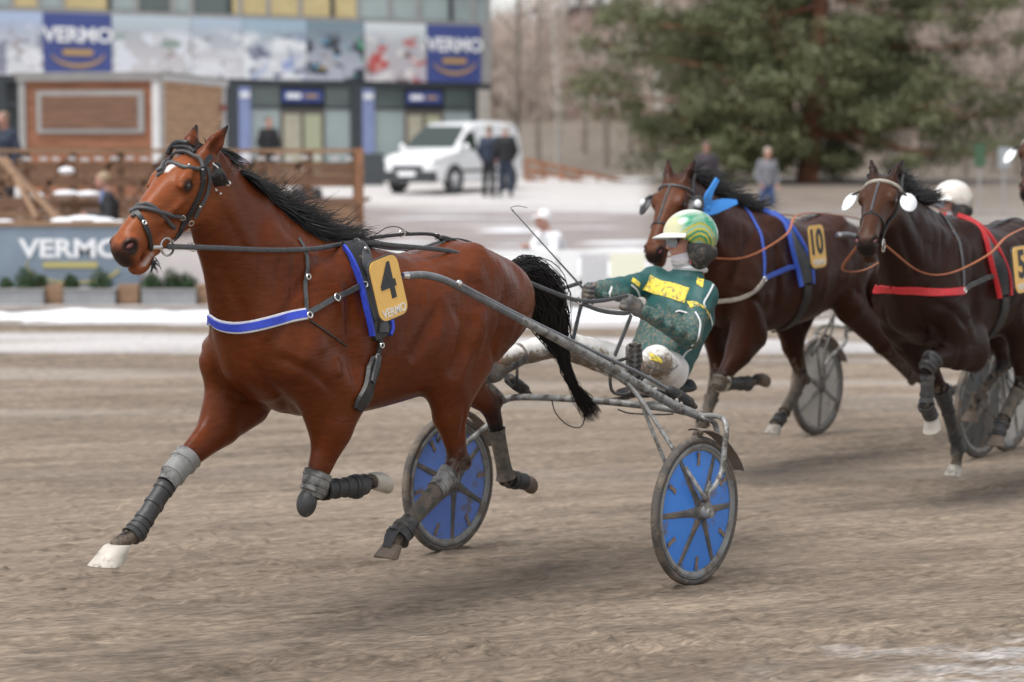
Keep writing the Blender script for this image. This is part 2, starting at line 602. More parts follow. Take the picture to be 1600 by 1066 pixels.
# ------------------------------------------------------------------ the setting: track, snow edge, paved slope, far ground
def vnoise(x, y, s, seed):
    """value noise on a grid of cell 1/s, vectorised"""
    r = np.random.RandomState(seed); T = r.rand(256, 256)
    X, Y = x * s, y * s
    i, j = np.floor(X).astype(int), np.floor(Y).astype(int)
    u, v = X - i, Y - j
    u, v = u * u * (3 - 2 * u), v * v * (3 - 2 * v)
    g = lambda a, b: T[a % 256, b % 256]
    return (g(i, j) * (1 - u) + g(i + 1, j) * u) * (1 - v) + (g(i, j + 1) * (1 - u) + g(i + 1, j + 1) * u) * v
def sheet(name, X, Y, Z, m, col=None):
    n, k = X.shape
    v = np.stack([X.ravel(), Y.ravel(), Z.ravel()], 1)
    a = np.arange(n * k).reshape(n, k)
    f = np.stack([a[:-1, :-1].ravel(), a[:-1, 1:].ravel(), a[1:, 1:].ravel(), a[1:, :-1].ravel()], 1)
    o = link(name, grid_mesh(name, v, f, col), m)
    o['kind'] = 'structure'
    return o
M_TRACK = mat('track_sand', attr=True, rough=.92, noise=.42, nscale=60, bump=.55, bscale=80, stretch=(.22, 1, 1), spec=.2, turn=math.atan2(.37, .93))
rows = 1 / np.linspace(1 / 8.0, 1 / 34.0, 520)
cols = np.linspace(-1, 1, 640)
Yg = np.repeat(rows[:, None], len(cols), 1)
Xg = cols[None, :] * (rows[:, None] * .30 + .6)
dv = V3((-.93, -.37)); nvx, nvy = .37, -.93
al, ac = Xg * dv[0] + Yg * dv[1], Xg * nvx + Yg * nvy      # along and across the way the carts run
z = (vnoise(Xg * .4, Yg, 4, 1) - .5) * .010 + (vnoise(Xg * .5, Yg, 13, 2) - .5) * .005 + (vnoise(Xg * .6, Yg, 33, 3) - .5) * .0045 + (vnoise(al * .12, ac, 4, 5) - .5) * .012
rut = np.zeros_like(z)
for p0, w, d in ((np.array((.86, 10.86, 0)), .028, .020), (np.array((-.33, 11.8, 0)), .028, .018), (np.array((1.9, 9.6, 0)), .035, .022), (np.array((-1.0, 9.0, 0)), .03, .02), (np.array((-1.2, 9.9, 0)), .022, .014), (np.array((2.4, 12.6, 0)), .03, .014)):
    c0 = p0[0] * nvx + p0[1] * nvy
    dd = ac - c0 + .03 * np.sin(al * 1.1)
    rut += -d * np.exp(-(dd / w) ** 2) + d * .5 * np.exp(-((dd - w * 2) / w) ** 2) + d * .5 * np.exp(-((dd + w * 2) / w) ** 2)
rh = np.random.RandomState(5)
hoofp = np.zeros_like(z)
for i in range(420):
    yy = 8.3 + 14 * rh.rand() ** 1.6; xx = rh.uniform(-.3, .3) * yy
    if i < 60:                      # a churned line of hoof prints crossing the foreground
        t = i / 60; xx = -1.2 + 4.0 * t + rh.normal() * .05; yy = 9.05 + .95 * t + rh.normal() * .07
    m = (np.abs(Xg - xx) < .25) & (np.abs(Yg - yy) < .25)
    rr = np.sqrt(((Xg[m] - xx) / .085) ** 2 + ((Yg[m] - yy) / .06) ** 2)
    hoofp[m] += (-.009 * np.exp(-rr ** 4) + .006 * np.exp(-((rr - 1.35) / .3) ** 2)) * (1.25 if i < 60 else .9)
clod = np.maximum(vnoise(Xg, Yg, 17, 8) - .72, 0) * .07 * sstep(.35, .8, vnoise(Xg, Yg, 1.2, 9))
Z = z + rut + hoofp + clod
base = np.array((.208, .164, .124))
tone = .84 + .32 * vnoise(al * .22, ac, 3.0, 11) + .34 * (vnoise(al * .16, ac, 11, 12) - .5) + .42 * (vnoise(al * .22, ac, 30, 14) - .5) + .32 * (vnoise(al * .35, ac, 70, 16) - .5)
dry = (sstep(.5, .75, vnoise(Xg * .10, Yg, 1.7, 15)) * sstep(12, 20, Yg))[..., None]
c = base * tone[..., None]
c = c * (1 - dry * .5) + np.array((.38, .335, .295)) * dry * .5
wet = (sstep(.55, .8, vnoise(Xg * .3, Yg, 1.1, 17)) * .35)[..., None]
c = c * (1 - wet) + np.array((.115, .088, .066)) * wet
# thin snow left in the near right corner and in streaks towards the far side
pr = Xg / Yg
sn = sstep(.10, .2, pr + .10 * (vnoise(Xg, Yg, 2.2, 20) - .5)) * (1 - sstep(9.15, 9.75, Yg - (pr - .15) * 3 + .5 * (vnoise(Xg * .4, Yg, 3, 21) - .5)))
sn = sn * sstep(.22, .75, vnoise(Xg * .4, Yg, 13, 22) * .6 + vnoise(Xg, Yg, 40, 23) * .4)
far = sstep(22, 25, Yg) * sstep(.45, .62, vnoise(Xg * .10, Yg, 1.5, 24))
far = np.maximum(far * .6, .75 * sstep(27.3, 27.9, Yg) * sstep(.3, .5, vnoise(Xg * .2, Yg, 2, 25)))
sw = np.clip(np.maximum(sn * .34, far * .85), 0, 1)[..., None]
c = c * (1 - sw) + np.array((.72, .72, .74)) * sw
sheet('track', Xg, Yg, Z, M_TRACK, np.clip(c, 0, 1).reshape(-1, 3))
# the ground everywhere else
M_FARG = mat('bare_winter_ground', (.17, .14, .11), rough=.95, noise=.3, nscale=.8, bump=.3, bscale=4)
gx = np.array([-900, -300, -100, -40, -14, -8, 0, 8, 14, 40, 100, 300, 900.]); gy = np.array([-60, 2, 7.9, 20, 33.9, 40, 55, 70, 85, 100, 130, 170, 230, 400, 900, 1500.])
GX, GY = np.meshgrid(gx, gy)
def far_height(y): return np.interp(y, [-60, 31, 62, 75, 90, 130, 180, 260, 1500], [-.06, -.06, .98, 1.1, 1.3, 4.0, 6.5, 8.0, 9.0])
sheet('ground', GX, GY, far_height(GY), M_FARG)
# snow ploughed along the far edge of the track
M_SNOW = mat('old_snow', (.80, .81, .84), rough=.7, noise=.10, nscale=3, bump=.4, bscale=14)
sx = np.linspace(-11, 13, 420); sy = np.linspace(25.6, 29.9, 40)
SX, SY = np.meshgrid(sx, sy)
hump = (np.exp(-((SY - 28.9) / .6) ** 2) * (.10 + .10 * vnoise(SX, SY * 0, 1.3, 31)) + np.exp(-((SY - 27.5) / .25) ** 2) * .07 * sstep(.42, .62, vnoise(SX, SY * .6, .55, 32))) * (.35 + .65 * (1 - sstep(1.0, 3.0, SX)))
SZ = hump + .02 * (vnoise(SX, SY, 5, 33) - .5) - .06
sheet('snow_bank', SX, SY, SZ, M_SNOW)
# paved slope with melting snow
M_PAVE = mat('wet_asphalt_slope', attr=True, rough=.7, noise=.15, nscale=3, bump=.15, bscale=30)
px_ = np.linspace(-14, 24, 260); py_ = np.linspace(30.2, 76, 220)
PX, PY = np.meshgrid(px_, py_)
def slope_z(y): return np.interp(y, [30, 31.5, 62, 70, 80], [.0, .03, 1.05, 1.2, 1.3])
nn = vnoise(PX * .22, PY, .55, 41) * .65 + vnoise(PX * .35, PY, 1.6, 42) * .35
s_ = sstep(.475, .55, nn) * sstep(31, 34, PY) * (1 - sstep(49, 55, PY)) * sstep(-3.0, -1.5, PX)
lane = sstep(51, 56, PY + .4 * PX)
c = np.array((.27, .232, .22))[None, None] * (.9 + .2 * vnoise(PX * .3, PY, 2, 43))[..., None]
c = c * (1 - lane[..., None]) + np.array((.54, .515, .50)) * lane[..., None]
rough_g = sstep(.052, .064, PX / PY)[..., None]
c = c * (1 - rough_g) + np.array((.19, .155, .125)) * (.8 + .4 * vnoise(PX, PY, 1.5, 45))[..., None] * rough_g
s_ = s_ * (1 - rough_g[..., 0] * .8)
c = c * (1 - s_[..., None]) + np.array((.78, .79, .82)) * s_[..., None]
sheet('paved_slope', PX, PY, slope_z(PY) + .02 * s_, M_PAVE, c.reshape(-1, 3))
# ------------------------------------------------------------------ things beyond the track
def X_at(px, y): return (px - 800) / F_PX * y * math.cos(PITCH) * (1 + 0)   # near enough for laying out the backdrop
def Z_at(py, y): return float(at_depth(800, py, y)[2])
def XA(px, y): return float(at_depth(px, 240, y)[0])
RB = np.random.RandomState(12)
M_TIMBER = mat('brown_stained_timber', (.19, .105, .062), rough=.75, noise=.3, nscale=4, bump=.3, bscale=20, stretch=(1, 1, 6))
M_TIMBERL = mat('weathered_light_timber', (.27, .165, .10), rough=.8, noise=.3, nscale=4, bump=.3, bscale=20, stretch=(1, 1, 6))
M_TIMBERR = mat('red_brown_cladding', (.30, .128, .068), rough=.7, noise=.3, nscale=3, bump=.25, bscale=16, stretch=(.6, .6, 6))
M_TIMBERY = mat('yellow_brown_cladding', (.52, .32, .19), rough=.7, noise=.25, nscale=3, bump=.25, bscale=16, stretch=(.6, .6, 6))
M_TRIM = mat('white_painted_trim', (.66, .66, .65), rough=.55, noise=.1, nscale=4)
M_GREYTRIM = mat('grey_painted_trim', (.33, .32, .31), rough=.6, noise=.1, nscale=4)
M_SNOWL = mat('snow_cap', (.82, .83, .86), rough=.7, noise=.08, nscale=6, bump=.3, bscale=20)
M_GLASS = mat('dark_window_glass', (.10, .125, .125), rough=.06, spec=.6, noise=.2, nscale=.5)
M_GLASSL = mat('pale_window_glass', (.34, .40, .40), rough=.1, spec=.6, noise=.15, nscale=.5)
M_STEELD = mat('dark_steel_frame', (.045, .052, .058), rough=.5, noise=.1, nscale=4)
M_BLIND = mat('yellow_window_blind', (.62, .50, .26), rough=.7, noise=.1, nscale=3)
M_CURT = mat('beige_door_blind', (.42, .39, .30), rough=.7, noise=.15, nscale=3)
M_NAVY = mat('navy_sign_panel', (.06, .085, .27), rough=.5, noise=.08, nscale=2)
M_GOLD = mat('gold_sign_paint', (.50, .31, .12), rough=.5)
M_SIGNW = mat('white_sign_paint', (.84, .85, .87), rough=.5)
M_CONC = mat('pale_concrete', (.42, .39, .35), rough=.8, noise=.15, nscale=2)

def stripe(mb, P, w, nrm, t=.01):
    return mb.strap(P, [nrm] * len(P), w, t)
def swoosh(c, ux, uy, nz, w, h, mat_, parent, th=.10, a0=200, a1=345):
    """The open oval arc under the lettering, thick in the middle and thin at its ends."""
    mb = MB(); P = []; W = []
    for a in np.linspace(math.radians(a0), math.radians(a1), 26):
        P.append(V3(c) + ux * w / 2 * math.cos(a) + uy * h / 2 * math.sin(a)); W.append(th * (.35 + .65 * math.sin((a - math.radians(a0)) / math.radians(a1 - a0) * math.pi)))
    mb.strap(P, [nz] * len(P), W, .012)
    return mb.build('swoosh', mat_, parent, smooth=False)

# ---- building with glass front
Bl, Br = V3((XA(-150, 64.6), 64.6, 0)), V3((XA(768, 74), 74, 0))
bu = unit(Br - Bl); bn = V3((bu[1], -bu[0], 0)); bn = bn if bn[1] < 0 else -bn
BL = np.linalg.norm(Br - Bl)
def bp(px, py, out=0.0):
    """place on the facade seen at this pixel, moved out of it"""
    r = ray(px, py); t = ((Bl - CAMP) @ bn + out) / (r @ bn)
    return CAMP + r * t
bld = empty('glass_front_building', (*Br[:2], 1.2), 0, 'glass fronted building with a long picture banner and dark steel columns behind the van', 'building')
BOFF = V3((Br[0], Br[1], 1.2))
def BB(mb, name, m, parent=bld, smooth=False):
    mb.v = [tuple(V3(p) - BOFF) for p in mb.v]
    return mb.build(name, m, parent, smooth)
def fquad(px0, py0, px1, py1, out, th=.05):
    """a slab on the facade between two pixel corners (its edges stay level and plumb)"""
    a, b = bp(px0, py0, out), bp(px1, py1, out)
    c0 = V3((a[0], a[1], 0)); c1 = V3((b[0], b[1], 0))
    z0, z1 = min(a[2], b[2]), max(a[2], b[2])
    w = np.linalg.norm(c1 - c0); mid = (c0 + c1) / 2; mid[2] = (z0 + z1) / 2
    return mid, w, z1 - z0
def slab(px0, py0, px1, py1, out, th, z=None):
    mid, w, h = fquad(px0, py0, px1, py1, out)
    if z is not None: mid[2] = (z[0] + z[1]) / 2; h = z[1] - z[0]
    return MB().box(mid - bn * th / 2, (w, th, h), (bu, bn, (0, 0, 1)))
zb0, zb1 = 4.22, 5.98     # banner
core = MB(); cm = (Bl + Br) / 2 - bn * 4.6; cm[2] = 5.2
core.box(cm, (BL - .2, 8.0, 8.0), (bu, bn, (0, 0, 1)))
BB(core, 'wall', M_STEELD)
BB(slab(-150, 100, 768, 100, .10, .12, (4.02, 4.20)), 'fascia', M_STEELD)
BB(slab(-150, 100, 766, 100, .10, .12, (5.98, 6.10)), 'fascia', M_GREYTRIM)
# upper windows with blinds
edges = [-150, -60, 20, 62, 100, 172, 215, 270, 300, 360, 376, 420, 470, 520, 560, 610, 655, 705, 740, 764]
for i, (a, b) in enumerate(zip(edges, edges[1:])):
    m_ = [M_GLASSL, M_GLASSL, M_BLIND, M_GLASSL, M_BLIND, M_GLASSL, M_GLASS, M_GLASSL, M_GLASS, M_BLIND, M_BLIND, M_BLIND, M_BLIND, M_BLIND, M_GLASSL, M_GLASSL, M_GLASSL, M_GLASSL, M_GLASSL][i]
    wdw = BB(slab(a + 2, 50, b - 2, 50, .0, .06, (6.12, 9.2)), 'window', m_)
    BB(slab(b - 3, 50, b + 3, 50, .05, .14, (6.10, 9.2)), 'mullion', M_STEELD if i % 4 == 0 else M_GREYTRIM, bld)
for zz in (6.85, 7.6, 8.4): BB(slab(-150, 50, 764, 50, .03, .08, (zz, zz + .05)), 'transom', M_GREYTRIM)
# banner of race pictures: panels of flat print
def print_mat(name, sky_, low, spots, seed):
    if name in MATS: return MATS[name]
    m = bpy.data.materials.new(name); m.use_nodes = True; nt, b = nodes(m)
    tc = N(nt, 'ShaderNodeTexCoord'); sp = N(nt, 'ShaderNodeSeparateXYZ'); nt.links.new(tc.outputs['Generated'], sp.inputs[0])
    rp = N(nt, 'ShaderNodeValToRGB'); cr = rp.color_ramp
    cr.elements[0].position = .0; cr.elements[0].color = (*low, 1); cr.elements[1].position = .95; cr.elements[1].color = (*sky_, 1)
    e = cr.elements.new(.35); e.color = (*[x * .9 for x in low], 1); e = cr.elements.new(.68); e.color = (*[(x + y) / 2 * .8 for x, y in zip(sky_, low)], 1)
    nt.links.new(sp.outputs['Z'], rp.inputs[0]); last = rp.outputs[0]
    for k, (col, sc, th) in enumerate(spots):
        mp = N(nt, 'ShaderNodeMapping'); mp.inputs['Scale'].default_value = (1, 1, 1.6); mp.inputs['Location'].default_value = (seed * 3.1 + k, seed, k)
        nt.links.new(tc.outputs['Object'], mp.inputs[0])
        v = N(nt, 'ShaderNodeTexNoise', Scale=sc, Detail=2.0); nt.links.new(mp.outputs[0], v.inputs['Vector'])
        mr = N(nt, 'ShaderNodeMapRange'); mr.inputs['From Min'].default_value = th; mr.inputs['From Max'].default_value = th + .06; nt.links.new(v.outputs['Fac'], mr.inputs[0])
        bd = N(nt, 'ShaderNodeMapRange'); bd.inputs['From Min'].default_value = .85; bd.inputs['From Max'].default_value = .65; nt.links.new(sp.outputs['Z'], bd.inputs[0])
        mu = N(nt, 'ShaderNodeMath', operation='MULTIPLY'); nt.links.new(mr.outputs[0], mu.inputs[0]); nt.links.new(bd.outputs[0], mu.inputs[1])
        mx = N(nt, 'ShaderNodeMix', data_type='RGBA'); nt.links.new(mu.outputs[0], mx.inputs['Factor']); nt.links.new(last, mx.inputs[6]); mx.inputs[7].default_value = (*col, 1)
        last = mx.outputs[2]
    nt.links.new(last, b.inputs['Base Color']); b.inputs['Roughness'].default_value = .55
    MATS[name] = m
    return m
W_, Wb = (.66, .68, .74), (.40, .46, .62)
panels = [(-150, 68, print_mat('print_snow_race', (.45, .55, .75), (.72, .73, .76), [((.25, .26, .34), 1.6, .56), ((.78, .79, .82), 1.3, .55), ((.30, .25, .24), 2.4, .6)], 1)),
          (175, 300, print_mat('print_start', (.52, .60, .66), (.62, .60, .62), [((.25, .33, .28), 1.2, .58), ((.72, .74, .80), 1.5, .52), ((.30, .22, .20), 2.2, .6)], 2)),
          (300, 380, print_mat('print_straight', (.45, .55, .66), (.66, .65, .68), [((.72, .74, .78), 1.8, .5), ((.22, .2, .22), 2.4, .6)], 3)),
          (380, 480, print_mat('print_finish', (.35, .48, .58), (.68, .70, .74), [((.16, .18, .26), 1.5, .54), ((.30, .36, .62), 2.2, .58), ((.78, .80, .83), 1.6, .55)], 4)),
          (480, 570, print_mat('print_night_race', (.20, .28, .33), (.45, .47, .55), [((.03, .04, .06), 1.3, .48), ((.10, .38, .20), 2.6, .64), ((.40, .28, .08), 2.8, .64), ((.15, .35, .5), 2.4, .66)], 5)),
          (570, 667, print_mat('print_crowd', (.70, .77, .80), (.55, .52, .55), [((.50, .10, .09), 1.5, .54), ((.20, .13, .13), 2.0, .6), ((.75, .72, .7), 2.2, .56), ((.2, .25, .5), 2.4, .64)], 6))]
for a, b, m_ in panels: BB(slab(a, 60, b - 1, 60, .14, .04, (zb0, zb1)), 'banner_picture', m_)
def sign(px0, px1):
    s_ = BB(slab(px0, 60, px1, 60, .16, .05, (zb0, zb1)), 'sign_panel', M_NAVY)
    c0, w, _ = fquad(px0, 60, px1, 60, .19); wd = w
    c0[2] = zb0 + 1.16
    BB(text_mesh('VERMO', .44, bu * 1.0, V3((0, 0, 1)), c0, .012, bold=.035, sx=wd * .86 / (.44 * 3.55)), 'lettering', M_SIGNW, s_)
    c1 = c0.copy(); c1[2] = zb0 + .66
    mb = MB(); mb.box(c1, (wd * .44, .012, .16), (bu, bn, (0, 0, 1))); BB(mb, 'motto', M_GOLD, s_)
    c1[2] = zb0 + .70
    mb = MB(); P = []; W = []
    for a in np.linspace(math.radians(195), math.radians(350), 26):
        P.append(c1 + bu * wd * .40 * math.cos(a) + V3((0, 0, 1)) * .42 * math.sin(a)); W.append(.10 * (.3 + .7 * math.sin((a - math.radians(195)) / math.radians(155) * math.pi)))
    mb.strap(P, [bn] * len(P), W, .012); BB(mb, 'swoosh', M_GOLD, s_)
sign(68, 174); sign(668, 752)
BB(slab(752, 60, 768, 60, .14, .06, (zb0 - .02, zb1 + .05)), 'corner_trim', M_GREYTRIM)
# ground floor
for a, b in ((356, 373), (549, 566), (172, 186), (-20, 10), (738, 746)):
    BB(slab(a, 200, b, 200, .10, .22, (1.0, 4.02)), 'column', M_STEELD)
for a, b in ((374, 392), (567, 585)):
    v_ = BB(slab(a, 200, b, 200, .16, .04, (1.75, 3.98)), 'column_banner', mat('pale_blue_banner', (.24, .29, .50), rough=.5, noise=.1, nscale=2))
    c0, w, _ = fquad(a, 200, b, 200, .19)
    for zz in (3.75, 1.95):
        c1 = c0.copy(); c1[2] = zz
        BB(MB().box(c1, (w * .8, .01, .16), (bu, bn, (0, 0, 1))), 'banner_mark', M_SIGNW, v_)
BB(slab(747, 200, 766, 200, .12, .3, (1.0, 4.02)), 'corner_column', M_CONC)
for a, b, m_ in ((186, 250, M_GLASS), (250, 356, M_GLASS), (393, 438, M_GLASSL), (508, 549, M_GLASSL), (586, 632, M_GLASSL), (694, 738, M_GLASSL)):
    BB(slab(a, 200, b, 200, .02, .05, (1.75, 3.35)), 'window', m_); BB(slab(a, 200, b, 200, .02, .05, (3.42, 4.0)), 'window', M_GLASS)
    BB(slab(a, 200, b, 200, .0, .08, (1.1, 1.72)), 'sill_wall', M_STEELD)
for a, b in ((438, 508), (632, 694)):
    d0 = BB(slab(a, 200, b, 200, .04, .06, (1.15, 3.32)), 'door_frame', mat('brown_door_frame', (.12, .10, .085), rough=.6))
    mdl = (a + b) / 2
    BB(slab(a + 6, 200, mdl - 3, 200, .08, .03, (1.35, 3.2)), 'door_leaf', M_CURT, d0)
    BB(slab(mdl + 3, 200, b - 6, 200, .08, .03, (1.35, 3.2)), 'door_leaf', mat('green_tinted_door_glass', (.40, .41, .28), rough=.25), d0)
    sg_ = BB(slab(a + 4, 200, b - 4, 200, .10, .04, (3.55, 3.92)), 'door_sign', M_NAVY)
    c0, w, _ = fquad(a + 4, 200, b - 4, 200, .13)
    c1 = c0 - bu * w * .22; c1[2] = 3.74; BB(MB().box(c1, (w * .36, .01, .15), (bu, bn, (0, 0, 1))), 'door_sign_mark', M_SIGNW, sg_)
    c1 = c0 + bu * w * .22; c1[2] = 3.74; BB(MB().box(c1, (w * .3, .01, .08), (bu, bn, (0, 0, 1))), 'door_sign_mark', M_GOLD, sg_)
BB(slab(-150, 200, 766, 200, .06, .1, (3.34, 3.43)), 'transom', M_STEELD)
wl = V3((XA(560, 66), 66, 0)); wr = V3((XA(600, 66), 66, 0))
tag(MB().box(((wl + wr) / 2 + V3((0, 0, 1.55))), (np.linalg.norm(wr - wl), .3, .95)).build('low_wall', M_STEELD, smooth=False), 'short dark low wall beside the front of the white van', 'wall')

# ---- timber kiosk
ko = V3((XA(249, 44), 44, 0)); kf = unit(V3((-4.4, .72, 0))); ks = unit(V3((.72, 4.4, 0)))
kz0, kz1 = 1.0, 3.47
kio = empty('timber_kiosk', (*ko[:2], kz0), 0, 'brown timber clad kiosk with white corner posts and closed shutter', 'kiosk')
KO = V3((ko[0], ko[1], kz0))
def KB(mb, name, m, parent=kio):
    mb.v = [tuple(V3(p) - KO) for p in mb.v]
    return mb.build(name, m, parent, smooth=False)
LF, LS = 2.72, 4.3
def kbox(a0, a1, z0, z1, out, th, face):
    u, n = (kf, -ks) if face == 'f' else (ks, -kf)
    c = ko + u * (a0 + a1) / 2 + n * (out - th / 2); c = V3((c[0], c[1], (z0 + z1) / 2))
    return MB().box(c, (a1 - a0, th, z1 - z0), (u, n, (0, 0, 1)))
m0 = MB(); cc_ = ko + kf * LF / 2 + ks * LS / 2; m0.box(V3((cc_[0], cc_[1], (kz0 + kz1) / 2 - .02)), (LF - .1, LS - .1, kz1 - kz0 - .04), (kf, ks, (0, 0, 1))); KB(m0, 'core', M_TIMBER)
nb_ = 17
for i in range(nb_):
    z0 = kz0 + (kz1 - kz0 - .08) * i / nb_; z1 = kz0 + (kz1 - kz0 - .08) * (i + 1) / nb_ - .012
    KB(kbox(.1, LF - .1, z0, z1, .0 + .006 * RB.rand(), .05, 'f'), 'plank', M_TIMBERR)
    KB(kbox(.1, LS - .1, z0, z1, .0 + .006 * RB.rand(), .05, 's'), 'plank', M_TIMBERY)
sh = KB(kbox(.28, 2.38, 2.40, 3.20, .05, .05, 'f'), 'shutter', M_GREYTRIM)
for i in range(5): KB(kbox(.40, 2.28, 2.49 + i * .125, 2.60 + i * .125, .065 + .005 * RB.rand(), .03, 'f'), 'shutter_board', mat('dark_shutter_board', (.20, .10, .06), rough=.7, noise=.3, nscale=3, stretch=(.6, .6, 6)), sh)
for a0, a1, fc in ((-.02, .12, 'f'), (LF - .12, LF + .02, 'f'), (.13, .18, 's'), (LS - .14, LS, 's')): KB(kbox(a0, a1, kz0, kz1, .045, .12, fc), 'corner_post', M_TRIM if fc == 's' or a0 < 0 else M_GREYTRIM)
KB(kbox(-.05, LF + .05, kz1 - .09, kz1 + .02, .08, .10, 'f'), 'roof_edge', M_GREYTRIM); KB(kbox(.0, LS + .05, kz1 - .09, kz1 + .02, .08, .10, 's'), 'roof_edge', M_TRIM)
m0 = MB(); m0.box(V3((cc_[0], cc_[1], kz1 + .045)), (LF + .2, LS + .2, .05), (kf, ks, (0, 0, 1))); KB(m0, 'roof', M_GREYTRIM)
lp = ko + ks * 4.0 - kf * .08
KB(MB().ball(V3((lp[0], lp[1], 2.55)), (.08, .1, .07), 8, 6), 'wall_lamp', M_TRIM); KB(MB().box(V3((lp[0], lp[1], 2.95)), (.12, .12, .10)), 'red_box', mat('dull_red_box', (.35, .08, .07), rough=.6))

# ---- timber terrace with benches and braces in front of the kiosk
ter = empty('timber_terrace', (XA(280, 34), 34, 0), 0, 'brown timber terrace with benches, rails and diagonal braces above the banner wall', 'terrace')
TO = V3((XA(280, 34), 34, 0))
def TB(mb, name, m=M_TIMBER, parent=ter):
    mb.v = [tuple(V3(p) - TO) for p in mb.v]
    return mb.build(name, m, parent, smooth=False)
xl, xr = XA(-120, 34), XA(556, 34)
for k in range(9):       # floor boards of two levels
    TB(MB().box(((xl + xr) / 2, 31.6 + k * .28, 1.0), (xr - xl, .26, .05)), 'floor_board')
for k in range(12):
    TB(MB().box(((xl + xr) / 2, 34.3 + k * .28, 1.30), (xr - xl, .26, .05)), 'floor_board')
for k in range(3):       # upright boards of the step
    TB(MB().box(((xl + xr) / 2, 34.1 + .008 * (k % 2), 1.03 + .115 * k), (xr - xl, .05, .105)), 'riser_board', M_TIMBERL if k in (0, 1) else M_TIMBER)
for k in range(4):
    TB(MB().box(((xl + xr) / 2, 35.2 + .3 * k, 1.58 + .055 * k), (xr - xl, .22, .05)), 'bench_board', M_TIMBER if k % 2 else M_TIMBERL)
for px in range(-110, 560, 74):     # posts
    x = XA(px, 34.4)
    TB(MB().box((x, 34.5, 1.55), (.10, .10, 1.05)), 'post', M_TIMBER)
    if px > 470: continue
    TB(MB().beam((x + .62, 34.40, 1.10), (x + .02, 34.40, 1.95), .045, .08, up=(0, 1, 0)), 'brace', M_TIMBER)
    TB(MB().beam((x, 34.46, 1.10), (x + .62, 34.46, 1.95), .05, .09, up=(0, 1, 0)), 'brace', M_TIMBERL if (px // 74) % 2 else M_TIMBER)
TB(MB().box(((xl + xr) / 2, 34.44, 2.06), (xr - xl, .14, .06)), 'top_rail', M_TIMBERL)
TB(MB().box(((xl + xr) / 2, 34.44, 1.84), (xr - xl, .05, .10)), 'rail')
TB(MB().box(((xl + xr) / 2, 34.44, 1.58), (xr - xl, .05, .09)), 'rail')
for a, b in (((0, 247), (92, 342)), ((12, 250), (62, 345))):    # stair stringers at the left
    p0, p1 = at_depth(*a, 33.2), at_depth(*b, 32.2)
    TB(MB().beam(p0, p1, .06, .17, up=(0, 1, 0)), 'stair_stringer', M_TIMBERL)
TB(MB().box((xr + .03, 34.3, 1.5), (.12, .16, 1.2)), 'end_post', mat('orange_timber', (.26, .125, .065), rough=.75, noise=.25, nscale=4)); TB(MB().box((xr + .01, 33.0, .95), (.14, 2.6, .16)), 'end_beam')
for k in range(6): TB(MB().box((xr - .62, 33.9, .55 + k * .125), (1.15, .04, .115)), 'side_board', M_TIMBERL)
for k, (px, py, w) in enumerate(((104, 303, .20), (138, 304, .18), (56, 306, .12), (100, 346, .19), (132, 343, .26), (160, 346, .18), (8, 349, .14), (104, 267, .12), (186, 350, .1), (620, 300, .01))):
    if w < .05: continue
    y = 33.0 if py > 320 else 34.0
    p = at_depth(px, py, y - .9 if py > 320 else y)
    tag(MB().ball(p, (w, .15, .055), 12, 8).build('snow_lump', M_SNOWL), ['round snow lump on the middle terrace board, left of the seated man', 'second round snow lump on the middle terrace board beside the seated man\'s arm', 'small thin snow lump at the foot of the terrace brace', 'snow lump on top of the banner wall, left one of three', 'widest snow lump on top of the banner wall', 'snow lump on top of the banner wall, nearest to the horse\'s nose', 'snow lump on the banner wall at the left picture edge', 'small snow lump high on the terrace bench', 'smallest snow lump on the banner wall below the seated man'][k], 'snow', 'snow lumps on the terrace')
M_GREYWHITE = mat('greyish_white_card', (.52, .50, .49), rough=.7)
tagx = empty('tag_string', (XA(280, 34.3), 34.3, 2.0), 0, 'row of small white tags hanging along the terrace top rail', 'bunting')
for i, px in enumerate(list(range(42, 232, 23)) + list(range(384, 552, 23))):
    p = at_depth(px + RB.uniform(-3, 3), 248, 34.30) - V3((XA(280, 34.3), 34.3, 2.0))
    MB().box(p + V3((0, 0, RB.uniform(-.015, .015))), (.10 + .03 * RB.rand(), .01, .05), (unit(V3((1, 0, RB.uniform(-.1, .1)))), (0, 1, 0), (0, 0, 1))).build('tag', M_GREYWHITE, tagx, smooth=False)

